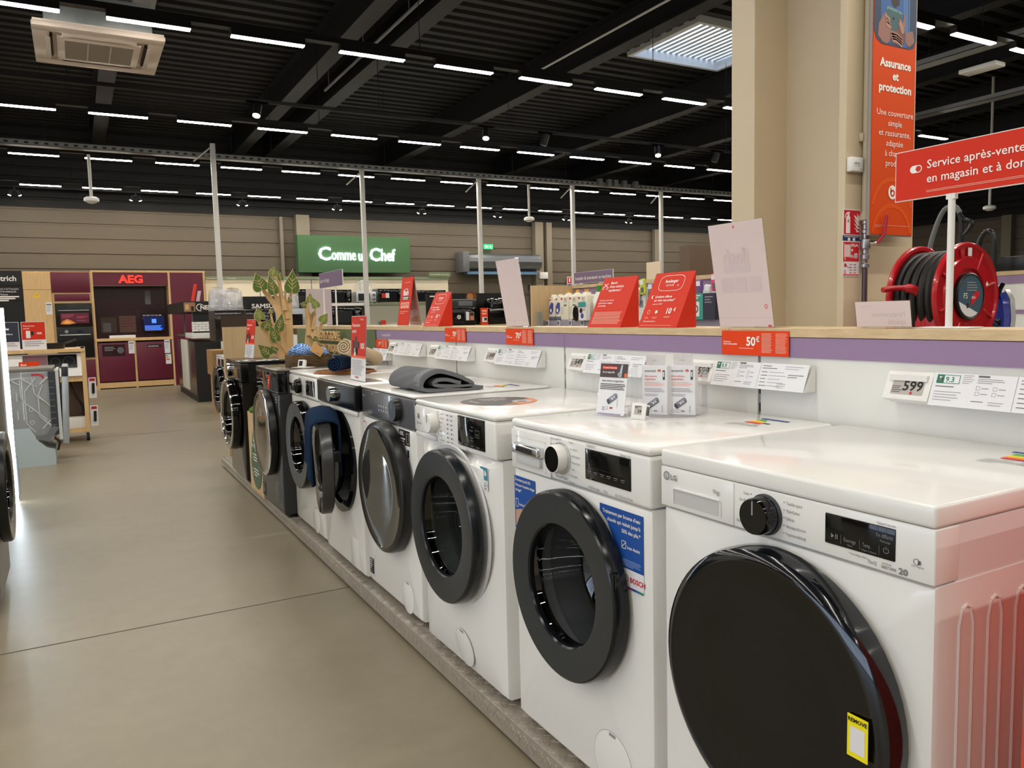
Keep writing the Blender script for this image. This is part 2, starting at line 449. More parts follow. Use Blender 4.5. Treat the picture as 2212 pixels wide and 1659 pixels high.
# ------------------------------------------------------------------ lighting
STRIP = mat('lamp_diffuser', (255, 250, 240), .5, emit=(255, 247, 233), strength=64)
LBLK = mat('lamp_housing', (14, 14, 15), .5)
ORD = ['first', 'second', 'third', 'fourth', 'fifth', 'sixth', 'seventh', 'eighth', 'ninth', 'tenth', 'eleventh', 'twelfth', 'thirteenth', 'fourteenth', 'fifteenth', 'sixteenth', 'seventeenth', 'eighteenth', 'nineteenth', 'twentieth']
lsm = None
def strip_mesh():
    m = MB()
    m.box(0, .64, -.035, .035, .005, .06, LBLK)
    m.box(.005, .635, -.03, .03, -.004, .0045, STRIP)
    return m
rows = [('nearest', 7.31, -.585, 13, 3.7), ('second', 10.6, -.67, 16, 3.7), ('third', 13.46, -.68, 19, 3.7), ('farthest', 16.34, -.69, 19, 3.7)]
for rn, y, x0, n, z in rows:
    r = MB(); r.box(x0 - 1, x0 + n * .964 + .2, y - .045, y + .045, z + .0598, z + .11, LBLK)
    for k in range(int(n * .964 / 2.9) + 1):
        r.cyl((x0 + .8 + k * 2.9, y, z + .1), (x0 + .8 + k * 2.9, y, 5.05), .004, LBLK, n=6)
    tag(r.obj('light_rail', smooth=0), 'black trunking rail carrying the %s row of light strips' % rn, 'light rail')
    for k in range(n):
        if lsm is None:
            o = strip_mesh().obj('light_strip', smooth=0); lsm = o.data
        else:
            o = bpy.data.objects.new('light_strip', lsm); COL.objects.link(o)
        o.location = (x0 + k * .964, y, z)
        tag(o, 'glowing linear light strip, %s from the left in the %s row on the black ceiling' % (ORD[k], rn), 'light strip', 'light strips of the %s row' % rn)
# the row that enters the picture right of the column
for k in range(5):
    o = bpy.data.objects.new('light_strip', lsm); COL.objects.link(o); o.location = (6.24 + k * .964, 4.49, 3.7)
    tag(o, 'bright light strip %s past the orange banner, upper right' % ['nearest', 'second', 'third', 'fourth', 'fifth'][k], 'light strip', 'light strips right of the column')
r = MB(); r.box(5.2, 11.2, 4.445, 4.535, 3.7605, 3.81, LBLK)
tag(r.obj('light_rail', smooth=0), 'black trunking rail right of the orange banner, upper right corner', 'light rail')
# rows of the same strip lamps overhead and behind the camera
def row_light(y, x, ln, power):
    l = bpy.data.lights.new('row_lamp', 'AREA'); l.shape = 'RECTANGLE'; l.size = ln; l.size_y = .06; l.energy = power; l.color = (1.0, .945, .84)
    o = bpy.data.objects.new('row_lamp', l); COL.objects.link(o); o.location = (x, y, 3.7)
for y, xc, ln in ((4.49, -4., 19.0), (1.6, -1, 26), (-1.3, -1, 26), (-4.1, -1, 26), (7.31, -7.4, 13), (10.6, -7.4, 13), (13.46, -7.4, 13), (16.34, -7.4, 13)):
    row_light(y, xc, ln, ln * .06 * PI * 66 * .66)
# track with spots
t = MB(); t.box(-3, 12, 9.285, 9.315, 3.68, 3.72, LBLK)
for x in (-.6, 3.4, 6.0, 9.1): t.cyl((x, 9.3, 3.7), (x, 9.3, 5.05), .004, LBLK, n=6)
tag(t.obj('spot_track', smooth=0), 'thin black track holding the round spotlights, behind the nearest light row', 'track')
SPOTE = mat('spot_lens', (255, 250, 240), .5, emit=(255, 246, 232), strength=30)
SPOTOFF = mat('spot_lens_off', (60, 60, 62), .3)
for k, (x, on, lab) in enumerate(((1.955, 1, 'lit black spotlight above the washer aisle, leftmost on the track'), (4.86, 1, 'lit black spotlight, second lit one from the left on the track'), (5.77, 0, 'unlit black spotlight hanging just right of the middle lit spotlight'), (7.73, 1, 'lit black spotlight, rightmost lit one on the track'), (8.89, 0, 'unlit black spotlight nearest to the column on the track'))):
    s = thing('track_spotlight', lab, 'spotlight', (x, 9.3, 3.68), group='spotlights on the track')
    m = MB(); m.box(-.12, .12, -.015, .015, 0, .015, LBLK); m.cyl((0, 0, 0), (0, 0, -.07), .012, LBLK, n=10); part(m, 'bracket', s)
    T = T3(0, 0, -.07) @ RX(math.radians(-22 if on else 14)) @ RY(math.radians(14))
    m = MB(); m.cyl((0, 0, .06), (0, 0, -.09), .045, LBLK, T=T); part(m, 'lamp_body', s)
    m = MB(); m.cyl((0, 0, -.0905), (0, 0, -.094), .04, SPOTE if on else SPOTOFF, T=T); part(m, 'lens', s)
# small wall washers at the far end
for k in range(8):
    s = thing('wall_spotlight', 'tiny white spotlight over the beige back wall, %s from the left' % ORD[k], 'spotlight', (-.8 + 1.98 * k, 16.9, 3.68), group='small spotlights along the back wall')
    m = MB(); m.cyl((0, 0, .05), (0, 0, .0), .02, LBLK, n=10); m.cyl((-.05, 0, 0), (-.08, .03, -.08), .03, LBLK, n=10); m.cyl((.05, 0, 0), (.08, .03, -.08), .03, LBLK, n=10); m.box(-.08, .08, -.012, .012, -.012, .012, LBLK); part(m, 'lamp_body', s)
    m = MB(); m.cyl((-.08, .03, -.081), (-.083, .034, -.088), .026, SPOTE, n=10); m.cyl((.08, .03, -.081), (.083, .034, -.088), .026, SPOTE, n=10); part(m, 'lens', s)
t = MB(); t.box(-3, 15.5, 16.885, 16.915, 3.73, 3.76, LBLK)
for x in (.3, 5, 10, 15): t.cyl((x, 16.9, 3.75), (x, 16.9, 5.05), .004, LBLK, n=6)
tag(t.obj('spot_track', smooth=0), 'far black track with tiny spotlights along the beige back wall', 'track')

# ------------------------------------------------------------------ cable trays, poles, hanging devices
TRAY = mat('galvanised_tray', (128, 130, 130), .5, .3); POLEM = mat('white_pole', (205, 203, 198), .5)
def tray(p0, p1, wd, hgt, label):
    p0 = Vector(p0); p1 = Vector(p1); L = (p1 - p0).length
    m = MB(); m.box(0, L, -wd / 2, wd / 2, 0, .006, TRAY); m.box(0, L, -wd / 2, -wd / 2 + .006, 0, hgt, TRAY); m.box(0, L, wd / 2 - .006, wd / 2, 0, hgt, TRAY)
    n = int(L / .12)
    for k in range(n): m.box(k * .12 + .03, k * .12 + .08, -wd / 2 - .0015, -wd / 2, hgt * .3, hgt * .7, LBLK)
    nh = int(L / 2.5) + 1
    for k in range(nh): m.cyl((.3 + k * 2.5, 0, 0), (.3 + k * 2.5, 0, 5.04 - p0.z), .004, LBLK, n=6)
    d = p1 - p0
    return tag(m.obj('cable_tray', loc=p0, rz=math.atan2(d.y, d.x), smooth=0), label, 'cable tray')
tray((-3, 12.95, 3.72), (15, 12.95, 3.72), .16, .07, 'long grey perforated cable tray crossing behind the light rows, white poles under it')
tray((11.16, .5, 4.0), (11.16, 9.0, 4.0), .2, .06, 'pale perforated cable tray right of the banner, lower of the two there')
tray((8.85, .5, 4.0), (8.85, 6.1, 4.0), .2, .06, 'pale perforated cable tray right of the banner, upper of the two there')
tray((.78, 5.5, 4.3), (.78, 9.6, 4.3), .22, .06, 'white perforated cable tray running over the ceiling air conditioner')
for k, (x, zt) in enumerate(((1.966, 3.88), (4.425, 3.75), (6.65, 3.75), (8.71, 3.75), (10.94, 3.75))):
    p = thing('cable_pole', 'slim white cable pole, %s from the left, rising behind the shelves to the tray' % ORD[k], 'pole', (x, 13.07 if k else 12.6, 0), group='white cable poles')
    m = MB(); m.box(-.035, .035, -.035, .035, 0, zt, POLEM, .004); part(m, 'post', p)
    m = MB(); m.tube([(-.02, 0, zt - .05), (-.28, -.02, zt - .28)], .012, POLEM); part(m, 'brace', p)
for k, (x, y, z0, z1, lab) in enumerate(((.325, 12.95, 3.0, 3.72, 'white disc sensor on a rod hanging at the left over the kitchen display'), (7.64, 12.95, 3.0, 3.72, 'white disc sensor on a rod hanging left of the fourth white pole'), (18.0, 13.1, 3.0, 3.72, 'white disc sensor hanging right of the red service board post'))):
    if k == 2: x, y, z0 = 13.83, 7.9, 2.84
    s = thing('ceiling_sensor', lab, 'sensor', (x, y, z0), group='hanging disc sensors')
    m = MB(); m.lathe([(0, -.03), (.04, -.03), (.1, -.0), (.1, .04), (.07, .06), (0, .06)], WPLAST, 20); part(m, 'sensor_disc', s)
    m = MB(); m.cyl((0, 0, .06), (0, 0, 3.66 - z0 if k < 2 else 5.04 - z0), .022, POLEM, n=12); part(m, 'rod', s)
for k, x in enumerate((9.2, 9.42, 9.58, 9.8, 10.08)):
    tag(MB().box(-.045, .045, -.05, .05, 0, .12, MIDGREY, .006).obj('junction_box', loc=(x, 12.83, 3.727)), 'small grey junction box on the long cable tray, %s of five from the left' % ORD[k], 'junction box', 'junction boxes on the cable tray')
m = MB(); m.tube([(3.3, 11.2, 4.45), (3.3, 6.0, 4.45)], .018, MIDGREY)
for y in (6.5, 8, 9.5, 11): m.cyl((3.3, y, 4.45), (3.3, y, 5.05), .006, MIDGREY, n=6)
tag(m.obj('sprinkler_pipe'), 'thin grey pipe running along the roof beam above the spotlights', 'pipe')
m = MB(); m.tube([(5.9, 9.8, 4.62), (5.9, 4.0, 4.62)], .014, POLEM); m.cyl((5.9, 5, 4.62), (5.9, 5, 5.04), .005, POLEM, n=6)
tag(m.obj('conduit_pipe'), 'pale conduit along the roof beam left of the rooflight', 'pipe')
m = MB(); m.box(-.1, .1, -.21, .21, 0, .05, WPLAST, .012); m.cyl((0, 0, .05), (0, 0, 1.05), .004, LBLK, n=6)
tag(m.obj('emergency_light', loc=(9.13, 5.35, 3.85)), 'slim white emergency light near the ceiling right of the banner', 'light')
# ceiling cassette air conditioner
ac = thing('ceiling_air_conditioner', 'white four-way ceiling cassette air conditioner with grey grille, upper left', 'air conditioner', (.35, 8.24, 3.7))
ACW = mat('cassette_white', (214, 200, 188), .45); ACG = mat('cassette_grille', (150, 140, 132), .7)
m = MB(); o_, i_ = .515, .36
m.box(-.51, .51, -.54, -.40, 0, .045, ACW, .012); m.box(-.51, .51, .40, .54, 0, .045, ACW, .012); m.box(-.51, -.38, -.42, .42, 0, .045, ACW, .012); m.box(.38, .51, -.42, .42, 0, .045, ACW, .012)
m.box(-.5, .5, -.53, .53, .03, .06, ACW); part(m, 'panel_frame', ac)
m = MB(); m.box(-.33, .33, -.33, .33, -.012, .03, ACW, .01)
m.box(-.27, .27, -.25, .25, -.016, -.011, ACG)
for x in (-.09, .09): m.box(x - .005, x + .005, -.25, .25, -.018, -.0155, ACW)
part(m, 'grille', ac)
for k, T in enumerate((T3(0, -.41, .0), T3(0, .41, .0) @ RZ(PI), T3(-.41, 0, 0) @ RZ(-PI / 2), T3(.41, 0, 0) @ RZ(PI / 2))):
    m = MB(); m.box(-.29, .29, -.05, .035, -.003, .003, ACW, .002, T=T @ RX(math.radians(-24 if k != 1 else -10))); part(m, 'air_flap', ac)
    m = MB(); m.box(-.29, .29, -.035, .05, .005, .03, LBLK, T=T); part(m, 'air_slot', ac)
m = MB(); m.box(-.42, .42, -.42, .42, .06, .34, GALV, .01)
part(m, 'casing', ac)
for y in (-.3, .3): m = MB(); m.cyl((-.1, y, .34), (-.1, y, 1.34), .005, LBLK, n=6); part(m, 'hanger_rod', ac)
tag(MB().box(-.25, .25, -.35, .35, 0, .3, GALV, .01).cyl((0, 0, .3), (0, 0, .75), .006, LBLK, n=6).obj('duct_box', loc=(.2, 9.75, 4.3)), 'grey duct box above the ceiling air conditioner', 'duct')
# ------------------------------------------------------------------ washing machines
def wash_body(m, x0, x1, z0, z1, y1, hole, mm, e=.012, bulge=0.0, collar=.07):
    cx, cz, hr = hole
    ang = [2 * PI * k / 72 for k in range(72)] + [math.atan2(z - cz, x - cx) % (2 * PI) for x in (x0, x1) for z in (z0, z1)]
    ang = sorted(set(round(a, 6) for a in ang)); n = len(ang)
    def edge(a, ins):
        ca, sa = math.cos(a), math.sin(a); t = 1e9
        if ca > 1e-9: t = min(t, (x1 - ins - cx) / ca)
        if ca < -1e-9: t = min(t, (x0 + ins - cx) / ca)
        if sa > 1e-9: t = min(t, (z1 - ins - cz) / sa)
        if sa < -1e-9: t = min(t, (z0 + ins - cz) / sa)
        return cx + ca * t, cz + sa * t
    def by(x, z):
        if not bulge: return 0.0
        u = (x - (x0 + x1) / 2) / ((x1 - x0) / 2)
        fall = 1.0 if z > cz - .22 else max(0.0, 1 - ((cz - .22 - z) / .26) ** 2)
        return -bulge * (1 - abs(u) ** 3.2) * fall
    loops = []
    loops.append([(cx + hr * math.cos(a), collar, cz + hr * math.sin(a)) for a in ang])
    loops.append([(cx + hr * math.cos(a), by(cx + hr * math.cos(a), cz + hr * math.sin(a)), cz + hr * math.sin(a)) for a in ang])
    for t in ([.25, .5, .75] if bulge else []):
        lp = []
        for a in ang:
            ex, ez = edge(a, e); hx, hz = cx + hr * math.cos(a), cz + hr * math.sin(a)
            x, z = hx + (ex - hx) * t, hz + (ez - hz) * t
            lp.append((x, by(x, z), z))
        loops.append(lp)
    for ins, y in ((e, 0), (e * .3, e * .3), (0, e), (0, y1)):
        loops.append([(lambda p: (p[0], y, p[1]))(edge(a, ins)) for a in ang])
    vs = [p for lp in loops for p in lp]; fs = []
    for i in range(len(loops) - 1):
        for k in range(n):
            k2 = (k + 1) % n
            fs.append((i * n + k, i * n + k2, (i + 1) * n + k2, (i + 1) * n + k))
    fs.append(tuple((len(loops) - 1) * n + k for k in range(n)))
    m.add(vs, fs, mm)

def washer(name, label, loc, rz, W=.6, D=.55, zs=.73, zl=.815, H_=.85, body=WHITE, lid=None, panel=None, front=None, cz=.47, cx=0.0, R=.24, ri=.165, dth=.05, door='bowl',
           ring=DGREY, rim=BLACKG, bulge=0.0, hinge=0.0, glass=None, chrome=None, sides=True, group='washing machines on the metal platform', panel_y=-.004, drumlit=False, lr=.01, pr=.008):
    """front looks toward local -Y, base centre of the front edge at the origin"""
    t = thing(name, label, 'washing machine', loc, rz, group)
    lid = lid or body; panel = panel or body; w2 = W / 2
    m = MB()
    wash_body(m, -w2, w2, .0, zs - .0015, D, (cx, cz, R * .8), front or body, bulge=bulge)
    m.box(-w2 + .002, w2 - .002, .05, D, zs - .002, zl, sides if sides is not True else (WSIDE if body is WHITE else body))
    for x in (-w2 + .06, w2 - .06):
        for y in (.07, D - .05): m.cyl((x, y, -.022), (x, y, .01), .02, RUBBER, n=12)
    part(m, 'cabinet', t)
    m = MB(); m.box(-w2, w2, panel_y - bulge * .55, .055, zs + .0015, zl, panel, pr, 3); part(m, 'control_panel', t)
    m = MB(); m.box(-w2 - .001, w2 + .001, -.006 - bulge * .5, D + .012, zl + .001, H_, lid, lr, 3); part(m, 'worktop', t)
    # drum behind the porthole
    T = FRONT(0, cx, cz)
    m = MB()
    m.lathe([(R * .79, -.045), (R * .74, -.05), (R * .70, -.10), (R * .72, -.13), (R * .78, -.14)], GASKET, 40, T); part(m, 'door_gasket', t)
    m = MB(); m.lathe([(R * .74, -.14), (R * .98, -.16), (R * .98, -.40), (R * .9, -.42), (0, -.42)], DRUM if drumlit else BLACKM, 40, T)
    for k in range(3):
        a = k * 2.1 + .4
        m.box(-.02, .02, .0, .06, -.38, -.17, DGREY, .01, T=T @ RZ(a) @ T3(0, -R * .97, 0))
    part(m, 'drum', t)
    # door
    hx = cx - R if hinge else cx
    d = bpy.data.objects.new('door', None) if False else None
    Td = T3(0, -bulge, 0) @ FRONT(-.004, cx, cz)
    if hinge:
        Td = T3(cx - R - .01, -.012, 0) @ RZ(-hinge) @ T3(R + .01, 0, cz) @ FRONT(0, 0, 0)
    dm = MB()
    if door == 'bowl':
        dm.lathe([(R * .96, .0), (R, .006), (R, dth * .74), (R * .985, dth * .93), (R * .965, dth)], rim, 64, Td)
        dm.lathe([(R * .965, dth), (ri + .012, dth * .93), (ri + .004, dth * .9)], ring, 64, Td)
        dm.lathe([(ri + .004, dth * .9), (ri, dth * .80), (ri - .001, dth * .55)], rim, 64, Td)
        dm.lathe([(R * .96, .0), (ri, -.0)], rim, 64, Td)
    else:
        dm.lathe([(R * .95, .0), (R, .006), (R, dth * .6), (R * .985, dth * .85)], rim, 64, Td)
        dm.lathe([(R * .985, dth * .85), (R * .93, dth), (R * .91, dth * 1.01)], chrome or rim, 64, Td)
        dm.lathe([(R * .91, dth * 1.01), (R * .89, dth * .97), (R * .6, dth * 1.03), (R * .3, dth * 1.06), (0, dth * 1.07)], ring, 64, Td)
        dm.lathe([(R * .95, .0), (0, -.0)], rim, 64, Td)
    do = part(dm, 'door', t)
    if door == 'bowl':
        if chrome:
            cm_ = MB(); cm_.lathe([(R * .97, dth * .9), (R * .96, dth + .006), (R * .86, dth + .006), (R * .85, dth * .9)], chrome, 64, Td); part(cm_, 'chrome_ring', do)
        gm = MB()
        gm.lathe([(ri, dth * .55), (ri * .97, dth * .3), (ri * .93, -.01), (ri * .86, -.07), (ri * .74, -.105), (ri * .5, -.118), (0, -.122)], glass or DOORGLASS, 48, Td)
        part(gm, 'glass_bowl', do)
    return t, do, Td

def knob(t, x, z, r, dep, mm, ringm=None, y=-.004, mark=True, face=None):
    T = FRONT(y, x, z); m = MB()
    if ringm: m.lathe([(r * 1.12, 0), (r * 1.12, .004), (r, .005)], ringm, 32, T)
    m.lathe([(r, .0), (r, dep * .85), (r * .94, dep), (r * .9, dep)], mm, 36, T)
    m.lathe([(r * .9, dep), (0, dep)], face or mm, 36, T)
    if mark: m.box(-r * .04, r * .04, r * .1, r * .85, dep, dep + .0015, INKL, T=T)
    return part(m, 'program_knob', t)
def display(t, x0, z0, x1, z1, y=-.004, name='display'):
    m = MB(); m.box(x0, x1, y - .002, y + .004, z0, z1, BLACKG, .0015)
    return part(m, name, t), FRONT(y - .0022, 0, 0)
def drawer(t, x0, z0, x1, z1, y, mm, slot=None, handle=None):
    m = MB(); T = FRONT(y)
    m.box(x0, x1, y - .004, y + .002, z0, z1, mm, .002)
    if slot:
        a, b_, c_, d_ = slot
        m.rect(T, a, b_, c_, d_, mat('drawer_recess', (196, 196, 196), .4), .0045)
        m.box(a, c_, y - .007, y - .003, d_, d_ + .004, mm, .001); m.box(a - .003, a, y - .0065, y - .003, b_, d_, mm); m.box(c_, c_ + .003, y - .0065, y - .003, b_, d_, mm)
    o = part(m, 'detergent_drawer', t)
    return o
def flap(t, x, z, r, y=0.0, square=False, tilt=0.0):
    m = MB(); T = T3(x, y, z) @ RX(tilt) @ FRONT(0)
    if square: m.box(-r, r, -r * 1.1, r * 1.1, -.003, .0012, WHITE, .001, T=T)
    else:
        bmt = WHITE if t.get('wh', 1) else MATS['anthracite_body']
        m.lathe([(r, -.002), (r, .0006), (r * .985, .0009), (0, .0009)], bmt, 40, T); m.ring(T, 0, 0, r, r + .0012, mat('flap_seam', (150, 150, 150), .5), .0004, 48)
        m.box(-.012, .012, r * .86, r * .96, .0009, .0022, mat('flap_notch', (150, 152, 156), .4), T=T)
    return part(m, 'filter_flap', t)
SGRY = mat('print_grey', (120, 120, 126), .6)
def energy_sticker(t, x, y, z, rot=0.0):
    m = MB(); T = T3(x, y, z) @ RZ(rot)
    for k, c in enumerate(((0, 150, 70), (90, 180, 60), (190, 205, 40), (250, 225, 30), (245, 170, 40), (235, 110, 40), (222, 40, 40))):
        mm = mat('energy_%d' % k, c, .5)
        m.rect(T, -.03, .036 - k * .009, -.006 + k * .005, .044 - k * .009, mm, .0008)
    m.rect(T, -.045, .056, .045, .07, mat('energy_blue', (30, 60, 140), .5), .0008)
    m.lines(T, -.045, -.035, (.05, .07, .06, .03), .003, .011, INKL); m.rect(T, .02, -.006, .04, .004, INK, .0008)
    m.lines(T, .018, -.035, (.02, .024, .02), .003, .011, INKG)
    return part(m, 'energy_label', t)
BLUEL = mat('blue_sticker', (28, 78, 158), .45)
ZP = .098                                                            # top of the metal platform
TY = -.0055

# 1  nearest machine -------------------------------------------------
t, do, Td = washer('washing_machine', 'nearest white washing machine with full black glass door and yellow REMOVE sticker', (1.06, .965, ZP), MX, D=.555,
                   zs=.73, zl=.815, cz=.468, cx=.018, R=.252, dth=.052, lr=.006, pr=.0025, door='disc', ring=BLACKG, rim=mat('dark_navy_gloss', (14, 17, 22), .1, coat=.5))
drawer(t, -.299, .7325, -.092, .814, -.0025, WHITE, (-.258, .742, -.126, .772))
T = FRONT(-.0085)
m = MB(); m.ring(T, -.279, .797, .0065, .009, SGRY, n=24); m.rect(T, -.281, .793, -.279, .801, SGRY); m.rect(T, -.279, .793, -.275, .7945, SGRY)
m.text(T, -.266, .7905, 'LG', .0155, SGRY, bold=.025); m.text(T, -.144, .785, '9kg', .0125, SGRY); part(m, 'brand_lettering', t)
knob(t, -.015, .771, .033, .034, BLACKG, mat('knob_base', (60, 62, 66), .3), y=-.004)
m = MB(); T = FRONT(-.0042)
for k, (s, wd) in enumerate((('Coton', .013), ('Eco 40-60', .022), ('Mix 40', .016), ('Rapide', .016), ('Synthétiques', .03))): m.text(T, -.055, .798 - k * .0135, s, .008, SGRY, 'RIGHT', width=wd); m.disc(T, -.0505, .801 - k * .0135, .0012, INKG, n=8)
part(m, 'program_lettering', t); m = MB()
for k, (s, wd) in enumerate((('Textiles sport', .034), ('Main/Laine', .028), ('Délicat', .017), ('Nettoyage de la cuve', .041), ('Programme téléchargé', .042))): m.text(T, .031, .798 - k * .0135, s, .008, SGRY, width=wd); m.disc(T, .026, .801 - k * .0135, .0012, INKG, n=8)
part(m, 'program_lettering', t); m = MB(); m.text(T, .206, .8045, '*Appuyez 3 secondes', .0055, SGRY, width=.032); m.text(T, .156, .744, '- *Verrouillage enfant -', .0055, SGRY, width=.036)
m.text(T, .191, .7385, 'ThinQ', .0085, SGRY, width=.016); m.text(T, .216, .7435, 'INVERTER', .004, SGRY, width=.016); m.text(T, .215, .7375, 'DIRECT DRIVE', .006, SGRY, bold=.02, width=.025); m.text(T, .244, .736, '20', .0135, SGRY, bold=.03, width=.015)
m.ring(T, .272, .7615, .004, .005, SGRY, n=16); m.rect(T, .274, .758, .279, .764, SGRY)
m.text(T, .264, .7535, 'Smart Diagnosis', .0042, SGRY, width=.02); part(m, 'panel_lettering', t)
dp, T = display(t, .112, .752, .238, .802)
m = MB(); dg = mat('display_print', (128, 130, 136), .5)
m.text(T, .128, .7645, '▷‖', .010, dg) if False else m.poly(T, [(.125, .763), (.125, .771), (.131, .767)], dg)
m.rect(T, .133, .763, .1345, .771, dg); m.rect(T, .136, .763, .1375, .771, dg)
m.text(T, .149, .763, 'Essorage', .0095, dg, width=.022); m.text(T, .183, .763, 'Temp.', .0095, dg, width=.015); m.text(T, .207, .785, 'Fin différée', .009, dg, width=.028)
m.text(T, .155, .7565, '*Wi-Fi', .005, dg, width=.01); m.text(T, .181, .7565, '*Départ à distance', .0045, dg, width=.027); m.text(T, .213, .778, '*Nettoyage', .005, dg, width=.018)
m.rect(T, .1435, .757, .144, .772, dg); m.rect(T, .178, .757, .1785, .772, dg); m.rect(T, .212, .757, .2125, .772, dg)
m.ring(T, .224, .7665, .0038, .0048, dg, n=24, a0=PI * .65, a1=PI * 2.35); m.rect(T, .2236, .767, .2244, .773, dg); part(m, 'display_lettering', dp)
m = MB(); YEL = mat('yellow_sticker', (244, 228, 20), .5); T = Td
m.box(.183, .219, -.02, .047, .0545, .0555, YEL, T=T); m.text(T, .201, .0365, 'REMOVE', .0088, INK, 'CENTER', bold=.03, w=.0562); m.rect(T, .188, -.012, .214, .029, PAPER, .0559)
part(m, 'sticker', do, 'yellow sticker printed REMOVE')
energy_sticker(t, .18, .44, .8502, .05)
# side panel with pressed ribs
m = MB()
for k in range(4):
    y = .075 + k * .075
    for s_ in (-.018, .018): m.tube([(.3, y + s_, .06), (.3, y + s_, .66), (.3, y + s_ * .6, .685)], .003, WHITE, 6)
    m.tube([(.3, y - .011, .685), (.3, y, .69), (.3, y + .011, .685)], .003, WHITE, 6)
part(m, 'side_ribs', t)

# 2  machine with blue stickers ---------------------------------------
t, do, Td = washer('washing_machine', 'white washing machine with blue corner stickers, a silver drawer handle and a black ring door', (1.05, 1.592, ZP), MX, D=.56, W=.605,
                   zs=.712, zl=.828, cz=.467, R=.236, ri=.15, dth=.046, cx=-.002, ring=mat('charcoal_ring', (44, 48, 51), .38), rim=mat('navy_black', (16, 19, 24), .18))
drawer(t, -.295, .716, -.092, .822, -.005, WHITE)
m = MB(); m.box(-.262, -.122, -.03, -.006, .762, .79, CHROME, .006, 3); m.box(-.255, -.13, -.02, -.006, .735, .762, mat('drawer_shade', (206, 207, 209), .35), .004); m.rect(FRONT(-.0302), -.235, .77, -.15, .782, INK, .0003); part(m, 'drawer_handle', t)
m = MB(); T = FRONT(-.0092, -.0, 0); m.frame(FRONT(-.009), -.27, .724, -.113, .806, .0025, WPLAST, .0004); part(m, 'drawer_trim', t)
knob(t, -.045, .775, .036, .03, WPLAST, CHROME, y=-.005, face=BLACKG, mark=False)
m = MB(); T = FRONT(-.0056)
for k, s in enumerate(('Mix rapide', 'Hygiène Plus', 'Chemises', 'Textiles sport', 'Express 15/30', 'Couleurs', 'Nettoyage tambour')): m.text(T, -.088 + .03 * abs(k - 3) / 3, .818 - k * .0145, s, .0075, SGRY, 'RIGHT')
for k, s in enumerate(('Coton', 'Eco 40-60', 'Synthétiques', 'Délicat/Soie', 'Laine', 'Mix rapide', 'Rinçage')): m.text(T, .004 - .004 * abs(k - 3), .818 - k * .0165, s, .0075, SGRY); m.rect(T, -.008, .821 - k * .0165, .001 - .004 * abs(k - 3), .8216 - k * .0165, INKL)
m.text(T, -.045, .7245, 'Essorage/Vidange', .0075, SGRY, 'CENTER'); m.text(T, -.06, .8195, 'Arrêt', .0075, SGRY)
m.text(T, .068, .8195, 'SERENITY', .009, SGRY); m.text(T, .2, .8155, 'Serie | 4', .0105, SGRY); m.text(T, .07, .7215, '⊙ Défroissage', .009, SGRY) if False else m.text(T, .07, .7215, 'o Défroissage', .009, SGRY)
m.text(T, .135, .7215, '8 kg', .009, SGRY); m.text(T, .18, .7215, 'Eco Silence Drive', .009, SGRY); part(m, 'panel_lettering', t)
dp, T = display(t, .062, .742, .236, .815, y=-.005)
m = MB()
for k in range(6): m.rect(T, .072 + k * .026, .762, .088 + k * .026, .7635, dg); m.rect(T, .074 + k * .026, .758, .085 + k * .026, .759, dg)
m.rect(T, .068, .772, .23, .7725, mat('display_rule', (60, 62, 66), .4)); part(m, 'display_lettering', dp)
m = MB(); T = FRONT(-.0008); WH = WTXT
m.poly(T, [(-.297, .54), (-.297, .69), (-.183, .69), (-.183, .615), (-.2, .585), (-.225, .54)], BLUEL)
for k, s in enumerate(("Économisez jusqu'à 50%", "d'eau pour de petites charges", 'de linge.*')): m.text(T, -.292, .676 - k * .0145, s, .0112, WH, bold=.012, w=.0012, width=(.083, .104, .034)[k])
m.frame(T, -.29, .602, -.276, .626, .0015, WH, .0012); m.text(T, -.272, .608, 'Active Water Plus', .0105, WH, bold=.012, w=.0012)
m.poly(T, [(-.292, .548), (-.292, .592), (-.26, .6), (-.235, .594), (-.232, .57), (-.245, .548)], mat('hand_tone', (196, 150, 126), .5), .0012)
m.poly(T, [(-.276, .55), (-.268, .582), (-.25, .578), (-.252, .55)], WH, .0015); m.poly(T, [(-.27, .56), (-.266, .572), (-.251, .568), (-.252, .56)], mat('crimson_print', (170, 40, 50), .5), .0018)
m.rect(T, -.297, .505, -.2, .54, PAPER, .0010); m.ring(T, -.289, .523, .006, .008, INKG, .0014, 20); m.text(T, -.277, .517, 'BOSCH', .016, mat('red_print', (205, 30, 45), .5), bold=.03, w=.0014); m.rect(T, -.297, .503, -.22, .507, mat('navy_print', (40, 50, 130), .5), .0014)
part(m, 'sticker', t, 'blue sticker at the upper left corner of the front')
m = MB()
m.poly(T, [(.112, .693), (.274, .693), (.274, .562), (.194, .562), (.184, .59), (.14, .655), (.112, .675)], BLUEL)
for k, s in enumerate(("Traitement par brume d'eau", "chaude qui réduit jusqu'à", '50% des plis.*')): m.text(T, .264, .6745 - k * .0165, s, .0122, WH, 'RIGHT', bold=.012, w=.0012)
m.frame(T, .196, .606, .212, .624, .0014, WH, .0012); m.poly(T, [(.197, .608), (.211, .62), (.211, .622), (.197, .61)], WH, .0012); m.text(T, .216, .608, 'Iron Assist', .0105, WH, bold=.012, w=.0012)
m.lines(T, .198, .583, (.066, .066, .06, .066, .04), .0012, .0035, mat('pale_blue_print', (150, 175, 215), .5), .0012)
m.rect(T, .202, .516, .274, .562, PAPER, .0008); m.ring(T, .213, .541, .0062, .0082, INKG, .0014, 20); m.rect(T, .2085, .5402, .2175, .5418, INKG, .0014)
m.text(T, .225, .534, 'BOSCH', .0165, MATS['red_print'], bold=.03, w=.0014)
